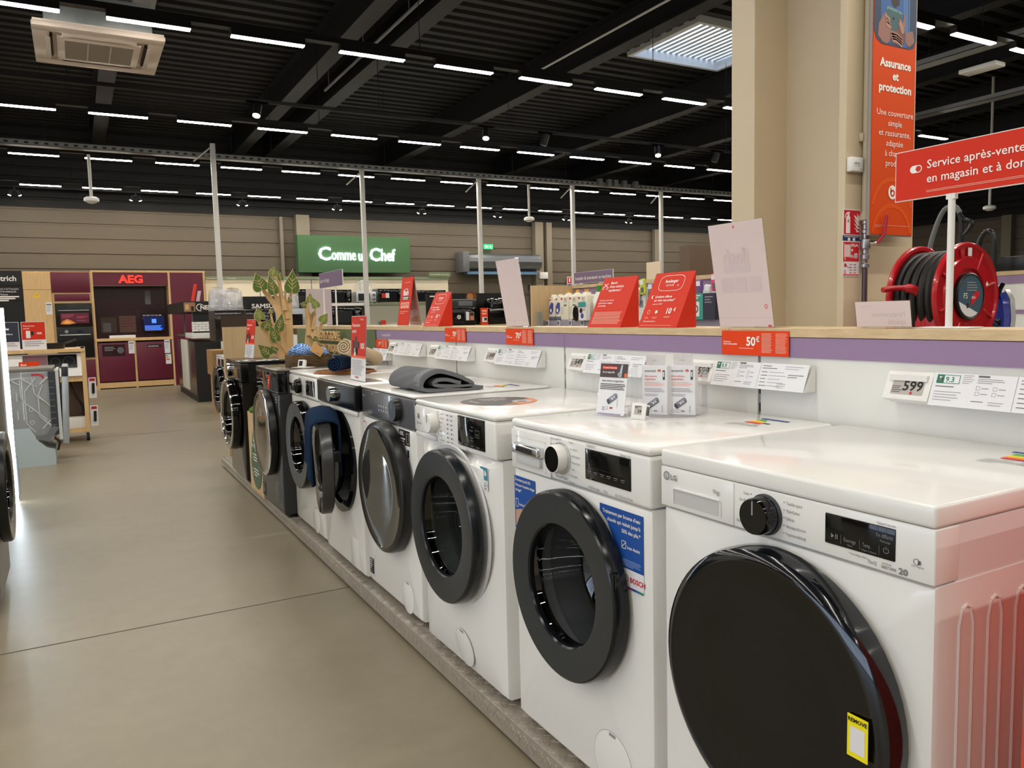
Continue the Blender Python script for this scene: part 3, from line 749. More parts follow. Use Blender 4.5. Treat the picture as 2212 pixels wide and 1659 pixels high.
for k, c in enumerate(((200, 40, 60), (120, 40, 110), (40, 50, 130), (30, 110, 170), (30, 140, 90))): m.rect(T, .205 + k * .0137, .517, .2188 + k * .0137, .522, mat('brand_bar_%d' % k, c, .5), .0014)
part(m, 'sticker', t, 'blue sticker at the upper right corner of the front')
flap(t, .15, .07, .075); energy_sticker(t, .18, .44, .8502)
m = MB(); m.box(.195, .225, -.048, -.03, .42, .56, BLACKG, .003); part(m, 'door_grip', do)

# 3  bulging machine with round lid sticker -----------------------------
t, do, Td = washer('washing_machine', 'white washing machine with bulging curved front and a round dark sticker on its lid', (1.045, 2.252, ZP), MX, D=.57,
                   zs=.718, zl=.832, cz=.47, R=.245, ri=.158, dth=.04, bulge=.03, ring=mat('charcoal_ring_two', (36, 40, 43), .3), rim=mat('charcoal_rim', (26, 29, 33), .22), glass=glassy('door_glass_pale', (150, 156, 156), .04), drumlit=True)
m = MB(); m.lathe([(.262, .0), (.258, .006), (.246, .004), (.243, 0)], mat('door_surround', (205, 206, 207), .3), 64, T3(0, -.022, 0) @ FRONT(0, 0, .47)); part(m, 'door_surround', t)
drawer(t, -.292, .745, -.1, .828, -.0215, WHITE)
m = MB(); m.box(-.28, -.11, -.03, -.018, .724, .742, mat('drawer_grip_white', (214, 215, 216), .3), .005); part(m, 'drawer_handle', t)
knob(t, -.125, .785, .032, .03, WPLAST, None, y=-.0215)
m = MB(); T = FRONT(-.0258); m.poly(T, [(-.268, .79), (-.262, .804), (-.25, .804), (-.254, .795), (-.246, .795), (-.25, .786), (-.262, .786)], SGRY); m.text(T, -.275, .768, 'Electrolux', .0105, SGRY)
T = FRONT(-.0212); m.text(T, -.15, .822, 'On/Off', .008, SGRY)
for k, s in enumerate(('Coton Eco', 'Synthétiques', 'Délicats', 'Laine', 'Rapide 14 min', 'Coton', 'Anti-allergie')): m.text(T, -.088, .818 - k * .0145, s, .0072, SGRY)
for k in range(7):
    for q in range(2): m.rect(T, -.03 + q * .03, .817 - k * .0145, -.025 + q * .03, .822 - k * .0145, INK); m.rect(T, -.022 + q * .03, .819 - k * .0145, -.012 + q * .03, .820 - k * .0145, SGRY)
m.text(T, -.02, .7265, 'PerfectCare', .008, SGRY); m.text(T, .11, .7245, '8 kg', .009, SGRY); part(m, 'panel_lettering', t)
m = MB(); m.box(.055, .236, -.024, -.016, .737, .829, BLACKG, .002); T = FRONT(-.0242)
m.text(T, .15, .80, 'Time', .0075, dg); m.text(T, .14, .79, 'manager', .0075, dg); m.text(T, .146, .768, 'Départ', .0075, dg); m.text(T, .146, .759, 'différé', .0075, dg); m.frame(T, .178, .774, .206, .796, .001, dg)
m.text(T, .192, .779, 'OK', .0095, dg, 'CENTER')
for k, s in enumerate(('Essorage', 'Rinçage', 'Vapeur', 'Départ')): m.text(T, .066 + k * .04, .743, s, .0075, dg)
part(m, 'display', t)
m = MB(); T = FRONT(-.0135); m.rect(FRONT(-.0185), .192, .622, .242, .69, PAPER, .0003)
T = FRONT(-.0185); m.rect(T, .193, .652, .241, .69, mat('teal_sticker', (60, 140, 168), .5), .0006); m.ring(T, .206, .674, .006, .0075, WTXT, .001, 20); m.rect(T, .216, .662, .2168, .686, WTXT, .001); m.poly(T, [(.222, .666), (.234, .666), (.234, .674), (.228, .684), (.222, .674)], WTXT, .001)
m.ring(T, .205, .637, .0085, .0095, INKG, .001, 20); m.ring(T, .228, .637, .0085, .0095, INKG, .001, 20); m.disc(T, .205, .64, .005, mat('leaf_print', (90, 150, 60), .5), .001); m.rect(T, .2, .632, .21, .634, MATS['red_print'], .0012); m.text(T, .228, .635, 'ginger', .006, INK, 'CENTER'); m.text(T, .205, .623, 'CERTIFIED', .006, INKG)
part(m, 'sticker', t, 'small teal and white certificate sticker')
flap(t, .05, .078, .062, -.0195, tilt=.155)
m = MB(); T = T3(-.035, .172, .8502)
m.disc(T, 0, 0, .128, mat('dark_sticker', (58, 54, 58), .45), .0004, 48)
m.poly(T, [(.128 * math.cos(a), .128 * math.sin(a)) for a in [k * PI / 24 for k in range(-3, 14)]] , mat('peach_print', (206, 128, 88), .5), .0006)
m.disc(T, .05, .06, .034, mat('steel_print', (176, 180, 186), .5), .0008); m.disc(T, .06, .055, .016, mat('steel_print_dark', (96, 98, 104), .5), .001); m.disc(T, .1, .0, .018, GREENH, .0009)
m.lines(T, -.085, .045, (.06, .075, .08, .07, .08, .06, .05), .0035, .0125, mat('sticker_print', (206, 204, 206), .5), .001); m.text(T, -.06, -.085, 'Electrolux', .018, WTXT, w=.001); m.rect(T, -.1, .055, -.07, .07, mat('mauve_print', (150, 126, 140), .5), .001)
part(m, 'sticker', t, 'round dark sticker with a picture on the lid')

# 4  grey panel, mirrored door -------------------------------------------
SLATE = mat('slate_panel', (92, 93, 98), .2, coat=.3)
t, do, Td = washer('washing_machine', 'white washing machine with slate grey control panel and mirrored smoky round door', (1.06, 2.938, ZP), MX, D=.56,
                   zs=.72, zl=.838, panel=SLATE, cz=.468, R=.262, dth=.05, cx=.01, door='disc', ring=mat('smoky_mirror', (78, 78, 74), .035, .75), rim=BLACKM, chrome=mat('smoky_rim', (60, 60, 62), .2, .6))
knob(t, .145, .785, .042, .03, BLACKM, mat('slate_ring', (60, 61, 64), .3), y=-.004)
m = MB(); T = FRONT(-.0042); m.text(T, -.282, .806, 'Haier', .014, mat('slate_print', (180, 180, 186), .5))
for r_ in range(2):
    for k in range(6): m.rect(T, -.09 + k * .028, .78 - r_ * .018, -.078 + k * .028, .783 - r_ * .018, WTXT); m.rect(T, -.088 + k * .028, .775 - r_ * .018, -.08 + k * .028, .776 - r_ * .018, WTXT)
part(m, 'panel_lettering', t)
m = MB(); T = FRONT(-.0006); m.rect(T, .125, .655, .235, .712, INK); m.text(T, .13, .69, '-50%', .022, WTXT, bold=.02, w=.001); m.lines(T, .13, .68, (.06, .05, .055), .005, .0095, WTXT, .001); m.frame(T, .205, .662, .23, .702, .0015, WTXT, .001)
m.rect(T, .125, .61, .235, .65, PAPER); m.lines(T, .13, .645, (.05, .06, .045), .004, .01, INKG, .001); m.box(.21, .228, -.0022, -.0006, .612, .64, INK)
part(m, 'sticker', t, 'black and white sticker under the panel')
m = MB(); m.rect(T, -.285, .012 + .022, -.235, .10, INK); m.lines(T, -.28, .094, (.03, .025, .03, .02), .004, .01, WTXT, .001); m.frame(T, -.28, .04, -.26, .055, .0012, WTXT, .001); part(m, 'sticker', t, 'black sticker at the bottom left corner')
m = MB(); m.rect(T, -.292, .655, -.268, .70, PAPER); m.rect(T, -.29, .692, -.272, .698, RED, .001); m.text(T, -.286, .664, '1', .018, RED, w=.001); part(m, 'sticker', t, 'tiny white and red sticker at the left edge')
flap(t, .16, .055, .062); energy_sticker(t, .17, .42, .8502)

# 5  black panel, door ajar ------------------------------------------------
t, do, Td = washer('washing_machine', 'white washing machine with black control panel, its black door ajar under a navy towel', (1.048, 3.555, ZP), MX, D=.56,
                   zs=.735, zl=.842, panel=mat('black_panel', (14, 14, 15), .3, spec=.3), cz=.475, R=.238, ri=.16, dth=.055, ring=BLACKG, rim=mat('graphite_rim', (74, 74, 76), .25, .4), hinge=math.radians(10), panel_y=-.018, glass=DOORGLASSD)
m = MB(); m.lathe([(.238, .0), (.238, .012), (.2, .014), (.186, .0)], BLACKG, 56, FRONT(-.0005, 0, .475)); part(m, 'porthole_ring', t)
knob(t, .0, .79, .036, .03, CHROME, None, y=-.018, mark=False)
m = MB(); m.box(-.297, .297, -.012, .0, .712, .733, WHITE, .006); part(m, 'drawer_lip', t)
flap(t, .16, .075, .062, 0, True)
m = MB(); m.box(-.05, .0, .05, .10, -.03, .02, BLACKM, .006, T=Td @ T3(.21, -.02, 0)); part(m, 'door_latch', do)

# 6  white, black door, silver knob ---------------------------------------
t, do, Td = washer('washing_machine', 'white washing machine with dark bowl door and silver-rimmed knob, beside the anthracite one', (1.06, 4.222, ZP), MX, D=.56,
                   zs=.715, zl=.832, cz=.462, R=.238, ri=.15, dth=.055, ring=mat('charcoal_ring_three', (52, 54, 55), .35), rim=BLACKG, glass=DOORGLASSD)
drawer(t, -.293, .72, -.1, .826, -.005, WHITE); m = MB(); m.box(-.27, -.12, -.02, -.008, .765, .785, CHROME, .005); m.box(-.265, -.125, -.012, -.008, .74, .765, BLACKM); part(m, 'drawer_handle', t)
knob(t, -.06, .775, .04, .028, BLACKG, CHROME, y=-.005)
display(t, .055, .735, .225, .815, y=-.005)
m = MB(); T = FRONT(-.0056)
for k in range(6): m.rect(T, .002, .81 - k * .014, .03, .812 - k * .014, SGRY)
m.lines(T, .06, .728, (.05, .1), .003, .006, SGRY); part(m, 'panel_lettering', t)
flap(t, .13, .07, .07)

# 7  anthracite ---------------------------------------------------------------
ANT = mat('anthracite_body', (66, 68, 72), .3, .5)
t, do, Td = washer('washing_machine', 'anthracite washing machine with large mirrored door and a red sign on its glossy panel', (1.0, 4.87, ZP), MX, D=.6, W=.6, sides=mat('anthracite_side', (72, 74, 79), .4, .2),
                   body=ANT, lid=mat('anthracite_top', (88, 84, 76), .25, .3), panel=BLACKG, zs=.71, zl=.835, cz=.455, R=.262, dth=.05, door='disc', ring=mat('smoky_mirror_two', (120, 112, 100), .04, .85), rim=BLACKM, chrome=CHROME)
m = MB(); m.box(-.3, .3, -.006, .05, .711, .722, ANT, .004); m.box(-.3, .3, -.0065, .04, .825, .836, ANT, .003); part(m, 'panel_trim', t)
m = MB(); T = FRONT(-.0045); m.poly(T, [(.02, .73), (.045, .80), (.1, .815), (.115, .80), (.075, .725)], RED); m.text(T, .05, .755, '!', .03, WTXT) if False else m.lines(T, .045, .78, (.03, .025), .006, .014, WTXT, .001); part(m, 'sticker', t, 'small red sticker on the glossy panel')
m = MB(); T = FRONT(-.0006); m.rect(T, .19, .6, .27, .7, INK); m.lines(T, .2, .69, (.05, .06, .04), .006, .015, INKL, .001); part(m, 'sticker', t); m = MB(); m.rect(T, -.29, .02, -.2, .1, INK); m.lines(T, -.285, .09, (.05, .06, .07, .05), .006, .015, INKL, .001); part(m, 'sticker', t)
t['wh'] = 0; flap(t, .16, .1, .07); del t['wh']

# 8  black ----------------------------------------------------------------------
BLKB = mat('black_body', (16, 15, 15), .22, .3, coat=.3)
t, do, Td = washer('washing_machine', 'glossy black washing machine with chrome door ring, behind the wooden dosing panel', (1.0, 6.02, ZP), MX, D=.58,
                   body=BLKB, lid=mat('black_top', (30, 28, 26), .12), panel=BLKB, sides=BLACKM, zs=.70, zl=.835, cz=.455, R=.262, ri=.17, dth=.06, ring=mat('pewter', (120, 112, 100), .25, .9), rim=BLACKG, chrome=CHROME, glass=DOORGLASSD)
knob(t, -.11, .775, .05, .03, CHROME, None, y=-.004, mark=False)
m = MB(); m.box(.02, .2, -.012, -.003, .73, .80, mat('bronze_screen', (150, 122, 88), .2, .5), .003); part(m, 'display', t)
m = MB(); m.box(.3, .304, .14, .5, .08, .78, BLACKM, .004); m.box(.3, .31, .19, .45, .12, .6, BLACKM, .02, 4); part(m, 'side_panel', t)

# 9  far white one on the floor ----------------------------------------------
t, do, Td = washer('washing_machine', 'farthest white washing machine, standing on the floor past the end of the platform', (1.335, 8.78, .022), MX, D=.56, group='washing machines beyond the platform',
                   zs=.715, zl=.832, cz=.49, R=.25, ri=.16, dth=.06, ring=mat('charcoal_ring_four', (40, 41, 43), .3), rim=BLACKG, glass=DOORGLASSD)
display(t, .05, .735, .2, .815, y=-.005); m = MB(); m.box(-.16, -.03, -.008, -.003, .735, .81, BLACKG, .003); part(m, 'drawer_handle', t)
# ------------------------------------------------------------------ metal platform with five-bar tread
pf = thing('display_platform', 'low aluminium tread plate platform carrying the row of washing machines', 'platform', (1.022, 6.995, 0), MX)
LP = 7.3                                                            # runs toward the camera along local +x
m = MB(); m.box(0, LP, 0, .615, .012, .076, ALU, .002); m.box(.03, LP - .03, .03, .58, 0, .013, RUBBER)
def bars(T, u, v, sgn):
    for k in range(5):
        q = (k - 2) * .0048
        m.box(-.0115, .0115, -.0012, .0012, 0, .0012, ALUB, T=T @ T3(u, v, 0) @ RZ(sgn * PI / 4) @ T3(0, q, 0))
TF, TP = FRONT(0), TOPF(.076)
for k in range(int(LP / .04)):
    u = .02 + k * .04
    bars(TF, u, .046, 1.35)
    bars(TP, u, .018, -1 if k % 2 else 1)
    if k > 105: bars(TP, u, .054, 1 if k % 2 else -1)
part(m, 'tread_plate', pf, smooth=0)

# ------------------------------------------------------------------ shelving unit (counter) behind the machines
gd = thing('display_counter', 'long white display counter with oak top behind the washing machines', 'counter', (1.642, 7.0, 0), MX)
GL = 7.3
for k in range(8):                                                   # bays, boundaries at Y = 1.55 + n * .985
    y1 = 1.548 + (5 - k) * .985; u0, u1 = 7.0 - y1, 7.0 - (y1 - .985)
    if k == 0: u0 = .0
    part(MB().box(max(u0, 0) + .003, min(u1, GL) - .008, 0, .02, .09, 1.105, PANELW), 'back_panel', gd, smooth=0)
    m = MB(); m.box(u1 - .0085, u1 + .003, .004, .03, .09, 1.105, GALV)
    for q in range(20): m.box(u1 - .006, u1 + .0005, .0035, .01, .1 + q * .05, .125 + q * .05, INK)
    part(m, 'slotted_upright', gd, smooth=0)
m = MB(); m.box(2.32, GL, -.004, .015, 1.105, 1.1565, PURPLE); m.text(FRONT(-.004), 2.42, 1.122, 'Lave-linge hublot', .022, WTXT)
for u in (3.4, 4.47, 5.40, 6.27): m.box(u, u + .001, -.0045, 0, 1.105, 1.1565, MATS['purple_sign'])
part(m, 'header_board', gd, smooth=0)
m = MB(); m.box(.35, 2.319, -.012, .015, .98, 1.1565, GREENH); part(m, 'green_board', gd, 'green board behind the wooden letters', smooth=0)
m = MB(); m.box(0.02, 5.34, -.006, .17, 1.158, 1.181, OAK, .0012); m.box(5.3415, GL, -.006, .17, 1.158, 1.181, OAK, .0012); part(m, 'oak_top', gd, smooth=0)
m = MB(); m.box(-.03, .0, -.55, .2, .0, 1.183, OAKV, .001); tag(m.obj('end_board', loc=(1.642, 7.001, 0), rz=MX, smooth=0), 'plain oak end board of the counter behind the glossy black washing machine', 'board')
m = MB(); m.box(0, GL, .15, .17, .0, 1.157, PANELW); m.box(0, GL, .0, .15, .02, .09, GALV); part(m, 'rear_panel', gd, smooth=0)

# wooden letters
wl = thing('wooden_letters', 'cut-out wooden words ECOLOGIQUE ECONOMIQUE on the green board', 'sign', (1.595, 5.86, 1.0), MX)
m = MB(); T = FRONT(0)
m.text(T, .0, .092, 'ECOLOGIQUE', .078, BIRCH, bold=.0, depth=.015, width=.56); m.text(T, .0, .0, 'ECONOMIQUE', .078, BIRCH, bold=.0, depth=.015, width=.56)
part(m, 'lettering', wl, smooth=0)
m = MB(); m.box(-.03, .62, -.003, .012, .076, .088, BIRCH); m.box(-.1, -.06, -.01, .01, -.02, .15, BIRCH); m.box(-.15, -.0, -.012, .012, -.05, .06, BIRCH); m.box(.02, .05, .0, .012, -.05, .0, BIRCH); m.box(.5, .53, .0, .012, -.05, 0, BIRCH); part(m, 'wooden_frame', wl, smooth=0)

# price tags, product cards, promotion cards
def price_tag(y, price, label, z=1.057, cents=True):
    t = thing('price_tag', label, 'price tag', (1.640, y, z), MX, 'electronic price tags on the counter')
    A = T3(0, -.03, 0) @ RX(-.42) @ FRONT(0)
    m = MB(); m.box(-.055, .055, -.034, .034, -.012, 0, WPLAST, .003, T=A); m.box(-.05, .05, -.033, .026, -.032, -.011, WPLAST, .004, T=A); m.box(-.045, .045, -.03, 0, .01, .022, WPLAST); part(m, 'housing', t)
    m = MB(); m.rect(A, -.036, -.022, .04, .023, EINK, .0005); m.text(A, .038, -.012, price, .032, INK, 'RIGHT', bold=.02, w=.0009)
    if cents: m.text(A, .0395, .0, '€', .013, INK, 'RIGHT', w=.001) if False else None
    m.lines(A, -.034, .02, (.05, .068), .0022, .0045, INK, .0009); m.lines(A, -.034, -.002, (.02, .018, .024, .02), .0018, .0045, INKG, .0009); m.rect(A, .01, -.021, .016, -.015, MATS['red_print'], .0009)
    part(m, 'e_ink_display', t)
def info_card(y0, y1, score, label, z=1.054):
    w = y0 - y1
    t = thing('product_card', label, 'product card', (1.640, y0, z), MX, 'product data cards on the counter')
    A = T3(0, -.034, 0) @ RX(-.36) @ FRONT(0)
    m = MB(); m.box(0, w, -.036, .037, -.0016, 0, PAPER, T=A)
    m.rect(A, .008, .014, .044, .033, PAPER, .0003); m.frame(A, .008, .014, .058, .033, .0012, MATS.get('durability_green') or mat('durability_green', (20, 122, 92), .5), .0005); m.rect(A, .008, .014, .024, .033, MATS['durability_green'], .0005)
    m.poly(A, [(.012, .029), (.02, .029), (.012, .018), (.02, .018)], WTXT, .0008); m.text(A, .027, .0175, score, .016, MATS['durability_green'], bold=.01, w=.0007)
    m.lines(A, .008, .008, (.04, .0), .0018, .005, INKG, .0005); m.lines(A, .008, -.004, (.058, .05, .054, .04), .0013, .006, INKL, .0005)
    m.lines(A, .064, .034, (.022, .018, .024, .02, .015), .0011, .0042, INKL, .0005); m.rect(A, .095, .031, .118, .035, INKG, .0005); m.lines(A, .095, .028, (.05, .054, .03), .0013, .004, INKL, .0005)
    for k in range(4): m.frame(A, .095 + (k % 2) * .034, .004 - (k // 2) * .012, .103 + (k % 2) * .034, .012 - (k // 2) * .012, .0007, INKL, .0005); m.rect(A, .106 + (k % 2) * .034, .007 - (k // 2) * .012, .12 + (k % 2) * .034, .0085 - (k // 2) * .012, INKL, .0005)
    m.lines(A, .09, -.02, (.025, .0), .0014, .006, INKG, .0005); m.lines(A, .125, -.02, (.03, .026), .0013, .005, INKL, .0005)
    if w > .2:
        m.rect(A, .172, -.035, .1728, .036, INKL, .0005)
        m.lines(A, .18, .03, (.03, .05, .0), .0016, .0065, INKG, .0005); m.lines(A, .18, .013, (.02, .022, .018, .02, .024), .0016, .0095, INKG, .0005); m.lines(A, .206, .013, (.05, .06, .04, .055, .045), .0012, .0095, INKL, .0005)
        m.lines(A, w - .075, .03, (.06, .045, .0), .0012, .006, INKL, .0005); m.lines(A, w - .06, .008, (.05, .03), .0016, .006, INKG, .0005); m.lines(A, w - .09, -.018, (.03, .028, .024), .0012, .005, INKL, .0005)
    part(m, 'card_sheet', t)
    m = MB(); m.box(.01, w - .004, -.016, .0, -.03, -.027, WPLAST); m.add([(w, -.01, .034), (w, .0, .034), (w, .0, -.034), (w, -.045, -.034)], [(0, 1, 2, 3)], WPLAST); m.box(.01, w - .004, -.003, .0, -.03, .03, WPLAST); part(m, 'card_holder', t)
def promo_card(y0, y1, price, label, z0=1.106, z1=1.174):
    w = y0 - y1; h = z1 - z0
    o = MB(); T = FRONT(-.0016)
    o.box(0, w, -.0015, 0, 0, h, ORANGE)
    o.text(T, w * .53, h * .40, price, h * .5, WTXT, 'RIGHT', bold=.03); o.text(T, w * .535, h * .56, '€', h * .3, WTXT, bold=.02); o.lines(T, w * .28, h * .3, (w * .22, 0), .002, .004, PINKTXT)
    o.text(T, w * .03, h * .51, 'Choisissez', h * .1, WTXT, bold=.01); o.text(T, w * .03, h * .42, 'votre mensualité', h * .1, WTXT, bold=.02, width=w * .22)
    for c in range(2):
        x = w * (.62 if c == 0 else .82)
        o.lines(T, x, h * .9, [w * (.13 + .035 * random.random()) for _ in range(16)], h * .022, h * .05, PINKTXT)
    tag(o.obj('promotion_card', loc=(1.634, y0, z0), rz=MX, smooth=0), label, 'promotion card', 'orange monthly payment cards')
price_tag(1.088, '599', 'electronic price tag reading 599, the nearest one, at right behind the nearest machine')
price_tag(1.750, '599', 'electronic price tag reading 599, second nearest, left of the orange 50 euro card')
price_tag(2.405, '649', 'electronic price tag reading 649 just left of the magnetic descaler display', 1.056)
price_tag(3.090, '649', 'electronic price tag reading 649 beside the 70 euro card in the middle of the counter')
price_tag(3.740, '629', 'electronic price tag below the 70 euro card left of the grey towel', 1.056)
price_tag(4.345, '799', 'small electronic price tag, second from the left of the white counter')
info_card(1.03, .62, '9.3', 'white product card scoring 9.3, nearest the camera, cut by the right edge')
info_card(1.692, 1.361, '8.9', 'white product card scoring 8.9 under the orange 50 euro card')
info_card(2.345, 2.010, '8.5', 'white product card scoring 8.5 behind the magnetic descaler display')
info_card(3.030, 2.672, '8.2', 'white product card under the 70 euro card in the middle of the counter')
info_card(3.68, 3.308, '8.0', 'white product card under the 70 euro card left of the tall blank acrylic sign')
info_card(4.285, 3.90, '8.1', 'white product card second from the left end of the white counter')
info_card(4.70, 4.42, '7.9', 'white product card under the orange 110 euro card', 1.012)
promo_card(1.685, 1.441, '50', 'orange card printed 50 euro, largest and nearest of the orange cards')
promo_card(2.988, 2.756, '70', 'orange card printed 70 euro under the tall blank acrylic sign')
promo_card(3.63, 3.39, '70', 'orange card printed 70 euro under the small red wedge sign')
promo_card(4.74, 4.47, '110', 'orange card printed 110 euro, half behind the red financing sign', 1.046, 1.10)

# ------------------------------------------------------------------ signs standing on the counter top
ZT = 1.1815
def wedge(name, y0, y1, label, draw, h=.178, d=.082, x=1.637):
    w = y0 - y1; a = math.atan2(d, h); L = math.hypot(d, h)
    m = MB(); m.prism([(0, 0), (d, 0), (d, h)], 0, w, RED, T=Matrix(((0, 0, 1, 0), (1, 0, 0, 0), (0, 1, 0, 0), (0, 0, 0, 1))))
    T = RX(-a) @ FRONT(-.0004)
    draw(m, T, w, L)
    return tag(m.obj(name, loc=(x, y0, ZT), rz=MX, smooth=0), label, 'sign', 'red wedge signs on the counter')
def d_service(m, T, w, L):
    sh = .0
    for k, s in enumerate(('Besoin', "d'une solution", 'rapidement ?')): m.text(T, w * .27, L * (.86 - k * .075), s, .0145, WTXT, bold=.012)
    m.text(T, w * .07, L * .80, '✂', .03, WTXT) if False else None
    for s in (-1, 1): m.tube([(w * .14 - .011 * s, L * .80, .001), (w * .14 + .011 * s, L * .87, .001)], .0016, WTXT, 4, T=T); m.ring(T, w * .14 - .012 * s, L * .785, .004, .006, WTXT, n=16)
    for k, s in enumerate(('Contactez notre service', 'après-vente en magasin', 'ou à domicile.')): m.text(T, w * .1, L * (.52 - k * .055), s, .0088, WTXT, bold=.0 if k == 0 else .012)
    m.lines(T, w * .08, L * .30, [w * (.8 + .08 * random.random()) for _ in range(11)], .0018, .0044, PINKTXT)
def d_club(m, T, w, L):
    pts = []
    for k in range(40):
        t = 2 * PI * k / 40; c, s_ = math.cos(t), math.sin(t)
        pts.append((w * .5 + w * .31 * abs(c) ** .5 * (1 if c > 0 else -1), L * .8 + L * .14 * abs(s_) ** .5 * (1 if s_ > 0 else -1)))
    for a, b_ in zip(pts, pts[1:] + pts[:1]):
        dx, dy = b_[0] - a[0], b_[1] - a[1]; q = math.hypot(dx, dy); nx, ny = -dy / q * .0007, dx / q * .0007
        m.add([(a[0] - nx, a[1] - ny, .0006), (b_[0] - nx, b_[1] - ny, .0006), (b_[0] + nx, b_[1] + ny, .0006), (a[0] + nx, a[1] + ny, .0006)], [(0, 1, 2, 3)], WTXT, T)
    m.text(T, w * .5, L * .81, 'boulanger', .0155, WTXT, 'CENTER', bold=.02); m.text(T, w * .48, L * .745, 'LE CLUB', .010, WTXT, 'CENTER'); m.text(T, w * .66, L * .735, '10', .009, WTXT)
    m.disc(T, w * .13, L * .555, .006, WTXT); m.disc(T, w * .145, L * .555, .0042, RED, .0009)
    m.text(T, w * .2, L * .535, 'Livraison offerte', .0125, WTXT, bold=.012); m.text(T, w * .2, L * .47, 'sur tous vos achats*', .0125, WTXT, bold=.012); m.text(T, w * .2, L * .41, 'avec Le Club+', .0085, WTXT)
    m.ring(T, w * .16, L * .28, .006, .007, WTXT, n=18); m.poly(T, [(w * .36 + .008 * (1 if k % 2 else .55) * math.sin(PI * k / 5), L * .28 + .008 * (1 if k % 2 else .55) * math.cos(PI * k / 5)) for k in range(10)], WTXT)
    m.text(T, w * .6, L * .245, '10', .028, WTXT, bold=.025); m.text(T, w * .79, L * .29, '€', .015, WTXT, bold=.02)
    m.lines(T, w * .1, L * .19, (.016, .02), .0014, .004, PINKTXT); m.lines(T, w * .3, L * .19, (.026, .02), .0014, .004, PINKTXT); m.lines(T, w * .6, L * .2, (.03, .026), .0014, .004, PINKTXT); m.text(T, w * .1, L * .1, 'Et bien plus encore...!', .007, WTXT, bold=.01); m.lines(T, w * .06, L * .04, (w * .8,), .0012, .004, PINKTXT)
wedge('wedge_sign', 2.372, 2.176, 'red wedge sign asking Besoin d\'une solution, beside the club wedge', d_service)
wedge('wedge_sign', 2.078, 1.887, 'red wedge sign with white club badge and 10 euro, beside the big blank acrylic', d_club)
wedge('wedge_sign', 3.925, 3.72, 'small red wedge sign with club badge, farther along near the black fryers', d_club)

def lean_sign(name, label, loc, rz, w, h, lean, foot, sheet, draw=None, cat='sign holder', group='acrylic sign holders', sw=None, sh=None, foot_in=True):
    t = thing(name, label, cat, loc, rz, group)
    A = RX(lean) @ FRONT(0)
    m = MB(); m.box(0, w, 0, h, -.004, -.0024, ACRYL, T=A); m.box(0, w, min(0, foot), max(0, foot), 0, .003, ACRYL); part(m, 'acrylic_stand', t, smooth=0)
    m = MB(); m.rect(A, .002, .004, w - .002, h - .002, sheet, -.0018)
    if draw: draw(m, A, w, h)
    part(m, 'paper_sheet', t, smooth=0)
    return t
FAINT = mat('show_through_print', (206, 188, 188), .55); PRED = mat('pink_red_print', (222, 60, 80), .5)
def d_flashback(m, A, w, h):
    B = A @ T3(w, 0, -.0018) @ Matrix.Scale(-1, 4, (1, 0, 0))
    m.text(B, w * .3, h * .62, 'flash', .055, FAINT, bold=.03); m.rect(B, w * .3, h * .53, w * .78, h * .6, FAINT, .0006)
    for k in range(3): m.rect(B, w * (.14 + .25 * k), h * .34, w * (.36 + .25 * k), h * .48, FAINT, .0006)
    m.rect(A, w * .48, h * .93, w * .485, h * .96, PRED, -.0008); m.poly(A, [(w * .465, h * .945), (w * .5, h * .945), (w * .4825, h * .972)], PRED, -.0008)
    m.ring(A, w * .9, h * .2, .004, .006, PRED, -.0008, 16); m.rect(A, w * .9, h * .012, w * .96, h * .03, PRED, -.0008); m.rect(A, w * .003, h * .095, w * .997, h * .098, FAINT, -.0008)
lean_sign('acrylic_sign_holder', 'large blank-backed acrylic sign with show-through flash lettering, right of the club sign', (1.640, 1.702, ZT), MX, .205, .296, .165, .07, PINKPAPER, d_flashback)
def d_blank(m, A, w, h):
    m.rect(A, .01, h * .965, .016, h * .975, PRED, -.0008); m.rect(A, .01, h * .78, .014, h * .8, PRED, -.0008); m.text(A, w * .4, h * .05, '?', .02, PRED, w=-.0008); m.rect(A, .003, h * .1, w - .003, h * .103, FAINT, -.0008)
lean_sign('acrylic_sign_holder', 'tall blank acrylic sign leaning toward the aisle above the 70 euro card', (1.641, 2.997, ZT), MX, .198, .288, .17, .07, PINKPAPER, d_blank)
def d_fin(m, A, w, h):
    B = A @ T3(w, 0, -.0018) @ Matrix.Scale(-1, 4, (1, 0, 0))
    m.text(B, w * .1, h * .42, 'Financement', .017, FAINT, bold=.02); m.text(B, w * .1, h * .16, 'spécial', .017, FAINT, bold=.02); m.text(B, w * .68, h * .78, 'boulanger', .007, FAINT)
lean_sign('acrylic_sign_holder', 'low landscape acrylic sign, blank side out, in front of the hose reel', (1.650, 1.252, ZT), MX, .146, .066, .16, .05, PINKPAPER, d_fin)
def d_back(m, A, w, h):
    B = A @ T3(w, 0, -.0018) @ Matrix.Scale(-1, 4, (1, 0, 0))
    m.text(B, w * .3, h * .75, 'boulanger', .02, FAINT); m.text(B, w * .15, h * .55, '20€ offerts', .028, FAINT)
lean_sign('acrylic_sign_holder', 'blank-backed acrylic sign standing behind the purple Laver le linge sign', (1.628, 6.3, ZT), 0, .21, .295, .0, .05, mat('paper_reverse_grey', (196, 184, 190), .55), d_back)
